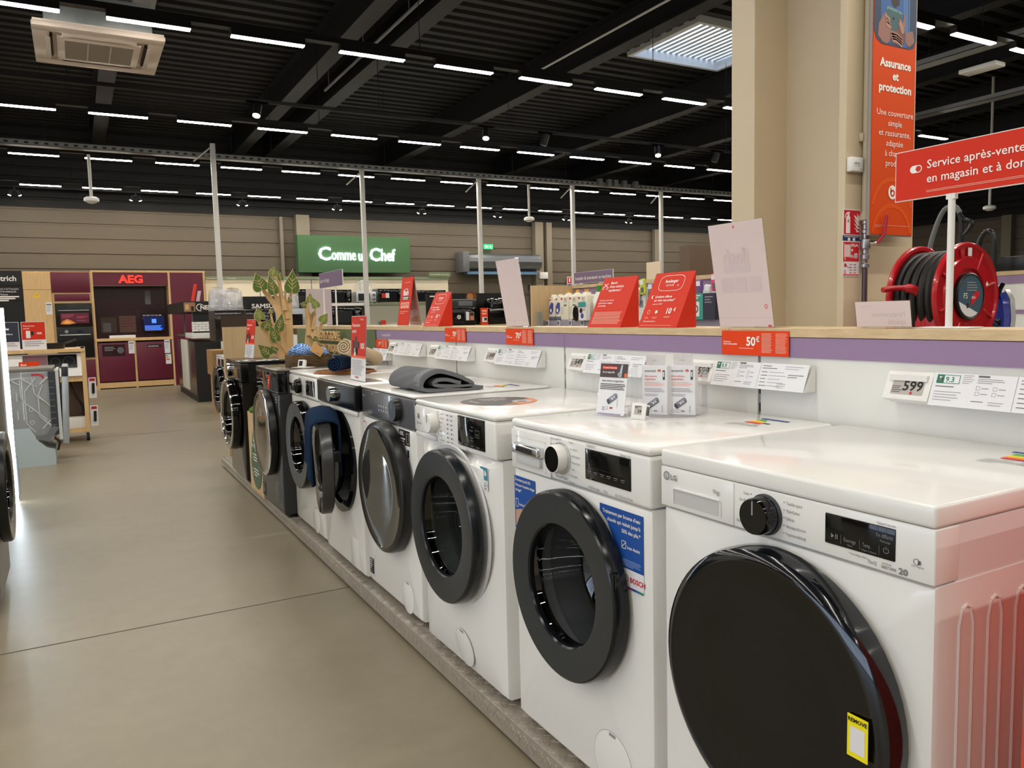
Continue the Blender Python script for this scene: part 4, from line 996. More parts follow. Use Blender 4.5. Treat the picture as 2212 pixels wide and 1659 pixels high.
# A-frame flash sale sign
t = thing('flash_sale_sign', 'red flash sale A-frame sign in clear acrylic on the oak counter top', 'sign', (1.645, 4.335, ZT), MX)
w = .178; a1 = math.atan2(.045, .285); h1 = math.hypot(.045, .285)
A = RX(-a1) @ FRONT(0)
m = MB(); m.box(0, w, 0, h1, -.004, 0, ACRYL, T=A); Bk = T3(0, .082, 0) @ RX(.13) @ FRONT(0); m.box(0, w, 0, .287, -.004, 0, ACRYL, T=Bk); part(m, 'acrylic_stand', t, smooth=0)
m = MB(); m.box(.004, w - .004, .006, h1 - .006, -.0028, .0004, RED, T=A); TT = A @ T3(0, 0, .0002)
m.text(TT, w * .5, h1 * .62, 'flash', .046, WTXT, 'CENTER', bold=.03); m.text(TT, w * .52, h1 * .73, 'Ventes', .016, WTXT, 'CENTER'); m.rect(TT, w * .24, h1 * .53, w * .8, h1 * .6, INK); m.lines(TT, w * .28, h1 * .585, (w * .48, w * .44), .005, .009, WTXT, .001)
for k in range(3): m.rect(TT, w * (.14 + .25 * k), h1 * .36, w * (.36 + .25 * k), h1 * .48, PINKTXT); m.text(TT, w * (.25 + .25 * k), h1 * .41, ('20', '30', '50')[k], .02, RED, 'CENTER', bold=.03, w=.0012)
m.lines(TT, w * .14, h1 * .3, (w * .7, w * .4), .003, .01, PINKTXT); m.lines(TT, w * .3, h1 * .88, (w * .5,), .003, .01, PINKTXT)
part(m, 'paper_front', t, smooth=0)
m = MB(); m.box(.004, w - .004, .006, .28, -.0028, -.0012, mat('pale_back_sheet', (216, 178, 170), .55), T=Bk); part(m, 'paper_back', t, smooth=0)
# purple post sign, red service board
def post_sign(label, loc, w, z0, z1, mm, posts, draw, name, pr=.008, rz=MX):
    t = thing(name, label, 'sign', loc, rz)
    m = MB(); m.box(0, w, -.004, .004, z0, z1, mm); m.box(-.002, w + .002, -.003, .003, z0 - .002, z1 + .002, WPLAST); draw(m, FRONT(-.0042)); part(m, 'sign_board', t, smooth=0)
    for x in posts:
        m = MB(); m.cyl((x, 0, .002), (x, 0, z0), pr, WPLAST, n=14); m.box(x - .01, x + .01, -.006, .006, z0 - .012, z0, WPLAST); part(m, 'post', t)
        m = MB(); m.box(x - .06, x + .06, -.03, .03, 0, .003, WPLAST, .001); part(m, 'post_base', t)
post_sign('purple sign lettered Laver le linge on two thin white posts', (1.72, 6.205, ZT), .61, .295, .408, PURPLED, (.1, .42), lambda m, T: (m.text(T, .02, .335, 'Laver le linge', .042, WTXT, width=.25),), 'aisle_sign', .006)
def d_sav(m, T):
    m.poly(T, [(.044 + .0085 * math.cos(a), .361 + .0085 * math.sin(a)) for a in [PI / 2 + PI * k / 14 for k in range(15)]] + [(.056 + .0085 * math.cos(a), .361 + .0085 * math.sin(a)) for a in [-PI / 2 + PI * k / 14 for k in range(15)]], WTXT); m.disc(T, .056, .361, .0064, RED, .0012, n=28)
    m.text(T, .076, .3585, 'Service après-vente', .0265, WTXT, bold=.006); m.text(T, .076, .327, 'en magasin et à domicile', .0265, WTXT, bold=.006); m.lines(T, .076, .310, (.4, .36), .0012, .003, PINKTXT)
post_sign('large red Service après-vente board on a white post, upper right', (1.70, 1.186, ZT), .62, .295, .404, RED, (.133, .49), d_sav, 'service_board', .0075)

# ------------------------------------------------------------------ things on the machines
# grey folded towel
TG = mat('grey_terry', (124, 126, 130), .95, spec=.1, bump=(900, .9)); TGD = mat('grey_terry_band', (132, 134, 137), .9, spec=.1, bump=(500, .6))
def towel_sheet(m, path, y0, y1, th, mm, n=24, wob=.004, band=None):
    """ribbon following path (x,z) in local x/z, extruded along y, with thickness"""
    P = [Vector((x, 0, z)) for x, z in path]; N = len(P); nn = []
    for i in range(N):
        d = P[min(i + 1, N - 1)] - P[max(i - 1, 0)]; d.normalize(); nn.append(Vector((-d.z, 0, d.x)))
    vs = []
    for j in range(n + 1):
        y = y0 + (y1 - y0) * j / n
        for s in (1, -1):
            for i in range(N):
                o = wob * math.sin(i * .9 + j * .55) * math.sin(PI * j / n)
                p = P[i] + nn[i] * (s * th / 2 + o * .4)
                vs.append((p.x, y, max(p.z, .0012)))
    R = 2 * N; fs = []; ix = lambda j, s, i: j * R + s * N + i
    for j in range(n):
        for i in range(N - 1):
            fs.append((ix(j, 0, i), ix(j, 0, i + 1), ix(j + 1, 0, i + 1), ix(j + 1, 0, i)))
            fs.append((ix(j, 1, i), ix(j + 1, 1, i), ix(j + 1, 1, i + 1), ix(j, 1, i + 1)))
        fs.append((ix(j, 0, 0), ix(j + 1, 0, 0), ix(j + 1, 1, 0), ix(j, 1, 0))); fs.append((ix(j, 0, N - 1), ix(j, 1, N - 1), ix(j + 1, 1, N - 1), ix(j + 1, 0, N - 1)))
    for j, fl in ((0, 0), (n, 1)):
        for i in range(N - 1):
            f = (ix(j, 0, i), ix(j, 1, i), ix(j, 1, i + 1), ix(j, 0, i + 1)); fs.append(f if not fl else f[::-1])
    m.add(vs, fs, mm)
def smooth_path(pts, k=6):
    out = []
    for i in range(len(pts) - 1):
        p0, p1, p2, p3 = pts[max(i - 1, 0)], pts[i], pts[i + 1], pts[min(i + 2, len(pts) - 1)]
        for q in range(k):
            t = q / k
            out.append(tuple(.5 * (2 * b + (c - a) * t + (2 * a - 5 * b + 4 * c - d) * t * t + (3 * b - 3 * c + d - a) * t ** 3) for a, b, c, d in zip(p0, p1, p2, p3)))
    return out + [pts[-1]]
m = MB()
pth = smooth_path([(.26, .008), (.14, .008), (.03, .010), (.004, .026), (.02, .058), (.07, .078), (.13, .066), (.185, .044), (.215, .026), (.20, .016), (.15, .019), (.085, .024), (.055, .032), (.07, .046), (.11, .046), (.145, .036), (.165, .031)])
towel_sheet(m, pth, 0, .33, .0135, TG, wob=.006)
towel_sheet(m, smooth_path([(.004, .026), (.017, .060), (.07, .081), (.13, .068), (.185, .047)]), .012, .07, .0155, TGD, n=4, wob=0)
o = m.obj('folded_towel', loc=(1.105, 2.69, .949), smooth=60)
tag(o, 'grey folded towel lying on the white machine with the slate panel', 'towel')
# rolled towels on a woven mat
def roll(name, label, loc, mm, r, L, turns, rot=None, tail=0):
    m = MB(); pts = []
    n = int(turns * 22)
    for i in range(n + 1):
        a = i / 22 * 2 * PI; rr = r * (.12 + .88 * i / n) - .004
        pts.append((rr * math.cos(a + .5), r + rr * math.sin(a + .5)))
    if tail: pts = pts + [(pts[-1][0] + .03, max(.006, pts[-1][1] - .05)), (tail, .006)]
    towel_sheet(m, pts, 0, L, r * .88 / turns * .66, mm, n=10, wob=.004)
    return tag(m.obj(name, loc=loc, rot=rot, smooth=60), label, 'towel', 'rolled towels')
NAVY = mat('navy_terry', (30, 50, 78), .95, spec=.1, bump=(900, .9)); CREAM = mat('cream_terry', (222, 200, 166), .95, spec=.1, bump=(900, .9))
m = MB()
for k in range(9): m.lathe([(.02 + k * .0155, .0), (.028 + k * .0155, .010), (.036 + k * .0155, .0)], mat('brown_wicker', (134, 88, 48), .8, noise=(60, .35, (1, 1, 1))), 40, T3(0, 0, .002))
m.lathe([(0, .0), (.165, .0), (.165, .003), (0, .003)], MATS['brown_wicker'], 40); tag(m.obj('woven_mat', loc=(1.24, 4.06, .9487)), 'round brown woven mat under the rolled towels', 'mat')
roll('rolled_towel', 'navy blue rolled towel on the woven mat, below the cream one', (1.125, 3.87, .962), NAVY, .044, .40, 3.2, rot=(0, 0, -.62))
roll('rolled_towel', 'cream rolled towel lying on top of the navy roll', (1.155, 3.80, 1.052), CREAM, .043, .5, 3.2, rot=(-.18, 0, -.66))
# red financing signs on the machines
def d_finance(m, A, w, h):
    m.rect(A, .003, h * .36, w - .003, h - .004, RED, -.0006); m.text(A, w * .08, h * .83, 'Financement', .022, WTXT, bold=.012, w=-.0003); m.text(A, w * .08, h * .74, 'spécial', .022, WTXT, bold=.012, w=-.0003); m.text(A, w * .6, h * .93, 'boulanger', .012, WTXT, w=-.0003)
    for u0, u1, v0, v1, c in ((.12, .24, .42, .62, BLACKM), (.28, .42, .44, .68, DGREY), (.46, .56, .5, .6, INK), (.22, .34, .38, .5, WPLAST), (.36, .46, .4, .5, BLACKG)): m.rect(A, w * u0, h * v0, w * u1, h * v1, c, -.0003)
    m.text(A, w * .62, h * .5, '10X', .036, WTXT, bold=.025, w=-.0003); m.rect(A, .003, h * .355, w - .003, h * .385, mat('orange_band', (240, 110, 50), .5), -.0002)
    m.lines(A, w * .08, h * .32, [w * (.6 + .22 * random.random()) for _ in range(10)], .0024, .0072, INKL, -.0006); m.text(A, w * .3, h * .05, 'boulanger', .014, RED, bold=.02, w=-.0006)
lean_sign('financing_sign', 'red Financement spécial sign in clear acrylic on the machine with the black panel', (1.105, 3.545, .9487), MX, .215, .298, -.06, .09, PAPER, d_finance, 'sign', 'red financing signs')
lean_sign('financing_sign', 'red Financement spécial sign on the black machine, half behind the wooden leaves', (1.13, 6.3, .9487), MX + .12, .215, .298, -.12, .09, PAPER, d_finance, 'sign', 'red financing signs')
# descaler display
def d_tips(m, A, w, h):
    m.rect(A, .003, h * .72, w - .003, h - .004, mat('plum_grey', (72, 60, 62), .5), -.0006); m.rect(A, w * .1, h * .87, w * .62, h * .93, RED, -.0003); m.text(A, w * .12, h * .883, "Conseils d'entretien", .0075, WTXT, bold=.01, w=-.0001, width=w * .48); m.text(A, w * .12, h * .8, 'de vos appareils.', .0075, WTXT, bold=.01, w=-.0001, width=w * .42)
    m.poly(A, [(w * .68, h * .73), (w * .75, h * .96), (w * .8, h * .96), (w * .78, h * .73)], STEEL, -.0003); m.disc(A, w * .7, h * .78, .006, INKL, -.0002); m.rect(A, w * .88, h * .73, w * .96, h * .8, MATS['orange_band'], -.0003)
    m.text(A, w * .5, h * .64, 'Anti-calcaire magnétique', .0075, INK, 'CENTER', bold=.008, w=-.0004); m.lines(A, w * .08, h * .6, (w * .84, w * .86, w * .8, w * .84), .0018, .0046, INK, -.0006)
    magnet(m, A, w * .55, h * .33, -.0004); m.lines(A, w * .22, h * .17, (.008, .008), .003, .006, INKL, -.0006); m.frame(A, w * .35, h * .12, w * .42, h * .18, .0008, INKL, -.0006); m.rect(A, w * .48, h * .14, w * .58, h * .17, MATS['crimson_print'], -.0006); m.rect(A, w * .72, h * .18, w * .73, h * .32, INKL, -.0006); m.lines(A, w * .08, h * .05, (w * .8,), .003, .005, mat('lilac_print', (150, 130, 170), .5), -.0006)
def magnet(m, A, u, v, w):
    B = A @ T3(u, v, w) @ RZ(.62)
    m.poly(B, [(-.017, -.0075), (.014, -.0075), (.017, -.004), (.018, .004), (.014, .0078), (-.017, .0078)], mat('magnet_grey', (112, 114, 122), .4), 0); m.rect(B, -.008, .0015, .013, .005, mat('magnet_light', (168, 170, 178), .4), .0002); m.rect(B, -.003, -.003, .002, .0015, PAPER, .0003); m.rect(B, .005, -.003, .009, .0012, PAPER, .0003); m.disc(B, -.016, 0, .0042, mat('magnet_dark', (66, 66, 72), .4), .0002, rv=.0078)
lean_sign('advice_sign', 'clear stand with Conseils d\'entretien leaflet beside the descaler boxes', (1.258, 1.793, .9487), math.atan2(-.095, .027), .1, .15, -.19, .06, PAPER, d_tips, 'sign', None)
t = thing('price_tag', 'tiny easel price tag standing between the leaflet and the descaler boxes', 'price tag', (1.286, 1.668, .9487), math.atan2(-.045, .012))
A = RX(-.22) @ FRONT(0); m = MB(); m.box(0, .047, 0, .044, -.003, 0, WPLAST, .001, T=A); m.box(.008, .047, .008, .042, -.018, -.003, WPLAST, .002, T=A); m.box(.044, .047, .012, .036, -.016, -.004, INK, T=A); part(m, 'housing', t)
m = MB(); m.rect(A, .01, .012, .034, .037, EINK, .0004); m.text(A, .033, .018, '24', .012, INK, 'RIGHT', bold=.02, w=.0008); m.lines(A, .011, .035, (.02, .01), .0015, .003, INK, .0008); part(m, 'e_ink_display', t)
def descaler(label, loc, rz):
    t = thing('descaler_box', label, 'box', loc, rz, 'magnetic descaler boxes'); w, h, d = .073, .134, .03
    m = MB(); T = FRONT(-.0002); m.box(0, w, 0, d, 0, h, PAPER, .0008)
    m.text(T, .008, h - .017, 'essentiel', .0095, INK); m.disc(T, .051, h - .0135, .0045, RED, rv=.0036); m.text(T, .051, h - .0165, 'b', .007, WTXT, 'CENTER', w=.001); m.rect(T, .061, h - .038, .067, h - .012, mat('slate_green', (52, 72, 72), .5)); m.rect(T, .0625, h - .03, .0655, h - .016, WTXT, .0009)
    m.text(T, .008, h - .031, 'Anti-calcaire', .0072, RED); m.text(T, .008, h - .039, 'magnétique', .0072, RED); m.lines(T, .008, h - .045, (.045, .058, .05), .0014, .0042, PINKTXT); m.lines(T, .008, h - .062, (.05, .055, .058), .0013, .004, INKL); m.lines(T, .008, h - .078, (.04, .036), .0012, .004, INKL)
    magnet(m, T, .034, .032, .0006); m.frame(T, .009, .006, .017, .014, .0007, INKL); m.frame(T, .021, .006, .029, .014, .0007, INKL); m.rect(T, .034, .008, .044, .012, INKL); m.rect(T, .058, .006, .0595, .026, INKL); m.lines(Matrix(((0, -1, 0, w + .0002), (1, 0, 0, 0), (0, 0, 1, 0), (0, 0, 0, 1))) @ FRONT(0), .008, .05, (.012,), .004, .006, INKL) if False else None
    part(m, 'carton', t, smooth=0)
    m = MB(); m.prism([(.012, h), (w - .006, h), (w - .006, h + .03), (.012, h + .03)], -.0004, .0004, glassy('hang_tab_film', (246, 246, 248), .02, milk=.4), FRONT(.004)); m.ring(FRONT(.0034), w * .52, h + .011, .004, .0055, INKL, n=14, a0=.2, a1=PI - .2); part(m, 'hang_tab', t, smooth=0)
descaler('white magnetic descaler box, left of the two, beside the easel price tag', (1.358, 1.708, .952), math.atan2(-.062, .034))
descaler('white magnetic descaler box, right of the two, in the clear tray', (1.408, 1.655, .952), math.atan2(-.062, .04))
m = MB(); n = 24; rr = .105
pts = [(rr * math.cos(PI + PI * k / n), rr * math.sin(PI + PI * k / n)) for k in range(n + 1)]
pts = [(-rr, .05)] + pts + [(rr, .05)]
for a_, b_ in zip(pts, pts[1:]): m.add([(a_[0], a_[1], 0), (b_[0], b_[1], 0), (b_[0], b_[1], .02), (a_[0], a_[1], .02)], [(0, 1, 2, 3)], ACRYL)
m.prism(pts, 0, .0025, ACRYL); m.box(-rr, -rr + .003, -.0, .05, .02, .125, ACRYL); m.box(rr - .003, rr, .0, .05, .02, .125, ACRYL); m.box(-rr, rr, .047, .05, .0, .125, ACRYL)
tag(m.obj('acrylic_tray', loc=(1.435, 1.70, .949), rz=math.atan2(-.062, .037)), 'clear half-round acrylic tray holding the descaler boxes', 'tray')
# draped towel over the open door
m = MB(); NAV2 = mat('navy_terry_dark', (32, 52, 80), .95, spec=.1, bump=(700, .9))
TD = T3(1.048, 3.555, ZP) @ RZ(MX) @ (T3(-.248, -.012, 0) @ RZ(-math.radians(10)) @ T3(.248, 0, .475) @ FRONT(0))
nu, pv = 26, 34; R_ = .243; vs = []
for s in (0, 1):
    for i in range(nu + 1):
        u = -.155 + .30 * i / nu
        top = math.sqrt(max(0, R_ ** 2 - u ** 2)) + .006
        for k in range(pv + 1):
            t_ = k / pv
            low = -.005 - .03 * math.sin(u * 9 + .6) - .05 * (i / nu)
            if t_ < .46: q = t_ / .46; w_, v_ = .084 + .012 * math.sin(u * 45 + q) * (1 - q), low + (top - .02 - low) * q
            elif t_ < .6: q = (t_ - .46) / .14; w_, v_ = .026 + .058 * math.cos(PI * q), top - .02 + .026 * math.sin(PI * q)
            else: q = (t_ - .6) / .4; w_, v_ = -.032 - .0 * q, top - .02 - (.18 + .05 * math.sin(u * 14)) * q
            off = .009 * s
            if t_ < .46: w_ += off
            elif t_ < .6: v_ += off * math.sin(PI * (t_ - .46) / .14); w_ += off * math.cos(PI * (t_ - .46) / .14)
            else: w_ -= off
            vs.append(TD @ Vector((u, v_, w_)))
fs = []; K = pv + 1; O = (nu + 1) * K
for i in range(nu):
    for k in range(pv):
        a_ = i * K + k
        fs.append((a_, a_ + 1, a_ + K + 1, a_ + K)); fs.append((O + a_, O + a_ + K, O + a_ + K + 1, O + a_ + 1))
for i in range(nu): fs.append((i * K, i * K + K, O + i * K + K, O + i * K)); fs.append((i * K + pv, O + i * K + pv, O + i * K + K + pv, i * K + K + pv))
for k in range(pv): fs.append((k, O + k, O + k + 1, k + 1)); b0 = nu * K + k; fs.append((b0, b0 + 1, O + b0 + 1, O + b0))
m.add(vs, fs, NAV2)
for k in range(5):
    pts = [TD @ Vector((-.15 + .29 * q / 12, .085 + .012 * k, .0945 + .012 * math.sin((-.15 + .29 * q / 12) * 45) * .4)) for q in range(13)]
    m.tube(pts, .0016, NAV2, 5)
tag(m.obj('draped_towel', smooth=60), 'navy blue towel draped over the open black washing machine door', 'towel')
# bark basket with blue cloths
bk = thing('bark_basket', 'dark bark-covered basket on the anthracite machine holding blue cloths', 'basket', (1.245, 4.82, .9487), .0)
BARK = mat('bark', (92, 72, 48), .9, noise=(28, .55, (1, 1, 6)), bump=(60, 1.0))
m = MB(); m.box(-.125, .125, -.09, -.078, 0, .072, BARK, .004); m.box(-.125, .125, .078, .09, 0, .072, BARK, .004); m.box(-.125, -.113, -.08, .08, 0, .072, BARK, .004); m.box(.113, .125, -.08, .08, 0, .072, BARK, .004); part(m, 'bark_sides', bk)
m = MB(); m.box(-.12, .12, -.085, .085, .002, .01, BARK); part(m, 'basket_floor', bk)
bm_ = mat('blue_checked_cloth', (44, 104, 180), .9)
ntc = bm_.node_tree; bb = ntc.nodes['Principled BSDF']; tcx = ntc.nodes.new('ShaderNodeTexCoord'); mp = ntc.nodes.new('ShaderNodeMapping'); mp.inputs['Scale'].default_value = (1, 1, 1.0)
br = ntc.nodes.new('ShaderNodeTexBrick'); br.inputs['Scale'].default_value = 26; br.inputs['Color1'].default_value = lin((36, 92, 168)); br.inputs['Color2'].default_value = lin((52, 120, 196)); br.inputs['Mortar'].default_value = lin((208, 224, 240)); br.inputs['Mortar Size'].default_value = .03; br.inputs['Brick Width'].default_value = .62; br.inputs['Row Height'].default_value = .28
ntc.links.new(tcx.outputs['Object'], mp.inputs['Vector']); mp.inputs['Rotation'].default_value = (PI / 2, 0, .4); ntc.links.new(mp.outputs['Vector'], br.inputs['Vector']); ntc.links.new(br.outputs['Color'], bb.inputs['Base Color'])
def cloth(label, loc, r, sx, rz):
    m = MB(); vs = []; n1, n2 = 20, 28
    prof = [(r * math.sin(PI * i / n1), -r * .8 * math.cos(PI * i / n1)) for i in range(n1 + 1)]
    m.lathe([(max(a, 0), b_) for a, b_ in prof], bm_, n2)
    m.v = [Vector((v.x * sx + .006 * math.sin(v.z * 90 + v.x * 50), v.y + .006 * math.sin(v.x * 80), v.z + .005 * math.sin(v.x * 60 + v.y * 70))) for v in m.v]
    return tag(m.obj('folded_cloth', loc=loc, rz=rz, smooth=60), label, 'cloth', 'blue cloths in the bark basket')
cloth('blue and white checked cloth bundle at the left of the bark basket', (1.195, 4.80, 1.035), .062, 1.15, .3)
cloth('blue and white checked cloth bundle at the right of the bark basket', (1.325, 4.83, 1.02), .05, .95, -.3)
m = MB(); m.box(-.036, .036, -.002, .002, -.03, .03, mat('kraft_card', (196, 152, 92), .7)); m.rect(FRONT(-.0022), .005, -.02, .025, -.016, INKG)
tag(m.obj('kraft_label', loc=(1.275, 4.722, 1.048), rot=(-.3, .6, 0), smooth=0), 'brown kraft label tucked between the blue cloths', 'label')
t = thing('price_tag', 'small white price tag in front of the bark basket', 'price tag', (1.145, 4.70, .9487), -.9)
A = RX(-.25) @ FRONT(0); m = MB(); m.box(0, .05, 0, .048, -.003, 0, WPLAST, .001, T=A); m.box(.006, .05, .006, .046, -.018, -.003, WPLAST, .002, T=A); m.box(-.02, .1, -.03, .04, 0, .003, WPLAST); part(m, 'housing', t); m = MB(); m.rect(A, .008, .01, .034, .04, INK, .0006); part(m, 'e_ink_display', t)

# dosing panel between the anthracite and the black machine
t = thing('dosing_panel', 'birch panel with green drop lettered LE DOSAGE AUTOMATIQUE between dark machines', 'sign', (1.005, 5.60, .0765), MX)
m = MB(); m.box(0, .43, 0, .018, 0, .535, BIRCH, .002); part(m, 'birch_board', t, smooth=0)
m = MB(); dr = []
for k in range(48):
    a = 2 * PI * k / 48; yy = math.sin(a); rr = 1 if yy < 0 else (1 - .18 * yy)
    dr.append((.235 + .17 * math.cos(a) * (1 if yy < 0 else (1 - yy) ** .55), .205 + (.175 * yy if yy < 0 else .29 * yy)))
GRD = mat('sage_green', (84, 106, 84), .6); T = FRONT(-.0006)
m.prism(dr, 0, .003, GRD, FRONT(0))
T = FRONT(-.0032)
m.text(T, .235, .385, 'LE', .036, WTXT, 'CENTER', bold=.02); m.text(T, .235, .345, 'DOSAGE', .034, WTXT, 'CENTER', bold=.02); m.text(T, .235, .305, 'AUTOMATIQUE', .032, WTXT, 'CENTER', bold=.02, width=.24)
for k in range(2):
    m.ring(T, .125, .24 - k * .1, .018, .022, WTXT, n=20); m.lines(T, .165, .265 - k * .1, (.14, .16, .1), .008, .02, WTXT)
part(m, 'green_drop', t, 'green drop with white lettering', smooth=0)
m = MB(); MOSS = mat('green_moss', (92, 128, 44), .95, bump=(200, 1))
for k in range(60):
    x, y = .08 + .24 * random.random(), .01 + .1 * random.random(); r = .012 + .014 * random.random()
    m.lathe([(0, -r), (r * .8, -r * .5), (r, 0), (r * .8, r * .6), (0, r)], MOSS, 8, T3(x, y, .535 + r * .5 + .02 * random.random()))
m.box(.05, .4, .018, .14, .3, .535, BIRCH); part(m, 'moss_top', t, 'green moss planted along the top')
# ------------------------------------------------------------------ orange board at the right end of the row
m = MB(); m.box(0, .56, -.02, .0, .0, .88, mat('orange_board', (226, 72, 22), .4), .002)
tag(m.obj('display_board', loc=(1.065, .545, .0765), smooth=0), 'plain orange board at the right edge, reflected in the side of the nearest machine', 'panel')

# ------------------------------------------------------------------ column equipment
YF = 2.569
t = thing('hanging_banner', 'tall orange Assurance et protection banner on the beige column', 'banner', (3.375, 2.495, 1.58))
W = .32; HB = 1.55
OB = mat('banner_orange', (214, 72, 8), .5, spec=.2); OB2 = mat('banner_orange_light', (222, 84, 12), .5, spec=.2)
m = MB(); m.box(0, W, -.004, .0, 0, HB, OB); T = FRONT(-.0046)
m.ring(T, W * .5, .12, .135, .157, OB2, .0003, 40, .12, PI - .12); m.ring(T, W * .5, .0, .13, .152, OB2, .0003, 40, .05, PI - .05)
for k, s in enumerate(('Assurance', 'et', 'protection')): m.text(T, W * .52, .795 - k * .057, s, .054, WTXT, 'CENTER', bold=.035, width=(.235, None, .245)[k])
for k, s in enumerate(('Une couverture', 'simple', 'et rassurante,', 'adaptée', 'à chaque', 'produit.')): m.text(T, W * .53, .567 - k * .0475, s, .0415, WTXT, 'CENTER', width=(.275, None, .24, None, None, None)[k])
m.disc(T, W * .5, .205, .032, WTXT, .0012, rv=.034); m.ring(T, W * .5, .201, .009, .017, RED, .0016); m.rect(T, W * .5 - .0165, .201, W * .5 - .009, .226, RED, .0016)
m.lines(T, .03, .045, (.27, .05), .002, .007, PINKTXT)
# photograph on top: blue shirt, hands holding a phone
ph0 = .895
m.poly(T, [(0, HB), (0, ph0 + .06), (.02, ph0 + .02), (.06, ph0), (W - .05, ph0), (W - .02, ph0 + .01), (W, ph0 + .05), (W, HB)], mat('banner_shirt_shadow', (52, 66, 92), .6), .0006)
m.poly(T, [(.05, HB), (.05, ph0 + .03), (.09, ph0 + .012), (.25, ph0 + .004), (.25, ph0 + .2), (.285, HB)], mat('banner_shirt', (58, 96, 156), .6), .0009)
for k in range(4): m.poly(T, [(.2 + k * .018, HB), (.206 + k * .018, HB), (.232 + k * .012, ph0 + .05), (.226 + k * .012, ph0 + .05)], mat('banner_shirt_fold', (96, 136, 190), .6), .001)
m.poly(T, [(.12, HB), (.125, 1.09), (.15, 1.07), (.185, 1.09), (.2, HB)], mat('banner_dark', (58, 44, 42), .6), .0011)
SK1 = mat('banner_skin', (150, 108, 96), .6); SK2 = mat('banner_skin_shadow', (112, 78, 72), .6); SK3 = mat('banner_skin_light', (172, 130, 116), .6)
m.poly(T, [(.03, .93), (.035, .985), (.06, 1.02), (.085, 1.045), (.105, 1.04), (.115, 1.0), (.13, .98), (.125, .93), (.1, .9), (.065, .905)], SK1, .0013)
m.poly(T, [(.235, .97), (.29, .985), (.305, .94), (.295, ph0 + .03), (.26, ph0 + .01), (.235, .93)], SK1, .0013)
m.poly(T, [(.088, 1.05), (.09, 1.068), (.1, 1.074), (.2, 1.062), (.212, 1.052), (.205, .975), (.17, .94), (.115, .975)], mat('banner_phone', (54, 88, 92), .5), .0016); m.poly(T, [(.088, 1.052), (.09, 1.068), (.1, 1.074), (.2, 1.062), (.212, 1.052), (.2, 1.05), (.1, 1.062)], mat('banner_phone_edge', (96, 140, 140), .5), .0018); m.disc(T, .142, 1.022, .007, INK, .002); m.disc(T, .176, 1.056, .003, INK, .002)
m.poly(T, [(.12, .95), (.16, .97), (.215, 1.0), (.232, .97), (.228, .92), (.195, ph0 + .008), (.13, ph0 + .015)], SK2, .0019)
for k in range(4):
    q = k * .011
    m.poly(T, [(.115 + k * .006, .955 - q), (.125 + k * .006, .966 - q), (.17, .962 - q), (.21, .945 - q), (.216, .934 - q), (.206, .93 - q), (.165, .947 - q), (.125 + k * .006, .947 - q)], (SK1, SK3, SK1, SK3)[k], .0022)
m.poly(T, [(.205, .99), (.224, 1.055), (.231, 1.055), (.232, 1.0), (.228, .97)], SK1, .0022); m.poly(T, [(.178, 1.01), (.184, 1.024), (.2, 1.022), (.22, .99), (.224, .965), (.206, .96)], SK3, .0024); m.disc(T, .185, 1.014, .005, SK2, .0026)
for k in range(3):
    q = k * .017
    m.poly(T, [(.075 + k * .008, 1.03 - q), (.085 + k * .008, 1.036 - q), (.115 + k * .004, 1.02 - q), (.12 + k * .004, 1.008 - q), (.112, 1.006 - q), (.085, 1.018 - q)], (SK3, SK1, SK3)[k], .0022)
part(m, 'banner_sheet', t, smooth=0)
m = MB(); m.box(-.006, W + .006, .0, .012, -.006, HB + .2, mat('banner_frame', (150, 148, 146), .5)); m.box(.10, .14, .012, .072, .05, HB, mat('banner_bracket', (130, 126, 118), .6)); part(m, 'backing_frame', t, smooth=0)
# fire equipment signs
SR = mat('fire_sign_red', (206, 26, 44), .45)
m = MB(); T = FRONT(-.0022); m.box(0, .128, -.002, 0, 0, .126, WPLAST); m.rect(T, .006, .005, .122, .121, SR)
m.prism([(.02, .01), (.05, .01), (.05, .085), (.043, .095), (.043, .105), (.03, .105), (.03, .095), (.02, .085)], .0, .0012, WTXT, T); m.poly(T, [(.03, .105), (.03, .112), (.016, .103), (.01, .085), (.014, .084), (.02, .098)], WTXT, .0012); m.rect(T, .03, .106, .048, .112, WTXT, .0012); m.frame(T, .024, .062, .047, .078, .0008, SR, .0016); m.text(T, .035, .064, '4', .017, INK, 'CENTER', bold=.02, w=.0018)
for k in range(4): m.poly(T, [(.085 + .003 * k, .085 - k * .02), (.075 + .004 * (k % 2), .1 - k * .02), (.098, .09 - k * .02), (.116, .075 - k * .018), (.118, .06 - k * .014), (.098, .072 - k * .019)], WTXT, .0012)
m.poly(T, [(.1, .11), (.103, .09), (.118, .075), (.118, .085)], WTXT, .0012)
tag(m.obj('fire_sign', loc=(3.276, YF, 1.579), smooth=0), 'red fire extinguisher pictogram sign numbered 4 on the column', 'sign')
m = MB(); m.box(0, .124, -.002, 0, 0, .171, WPLAST); m.rect(T, .005, .072, .119, .166, SR); m.rect(T, .005, .005, .119, .01, SR); m.rect(T, .005, .01, .119, .072, PAPER, .0004)
for k in range(7): m.rect(T, .014 + k * .0066, .094, .0185 + k * .0066, .154, WTXT, .0009)
m.rect(T, .011, .09, .015, .158, WTXT, .0009); m.rect(T, .056, .09, .06, .158, WTXT, .0009); m.text(T, .063, .144, 'RIA', .021, WTXT, bold=.02, width=.05); m.text(T, .063, .09, 'N', .021, WTXT, bold=.02); m.rect(T, .086, .088, .108, .112, PAPER, .0009); m.text(T, .097, .091, '2', .021, INK, 'CENTER', bold=.02, w=.0013); m.disc(T, .069, .127, .006, WTXT, .0009); m.rect(T, .016, .078, .02, .09, WTXT, .0009)
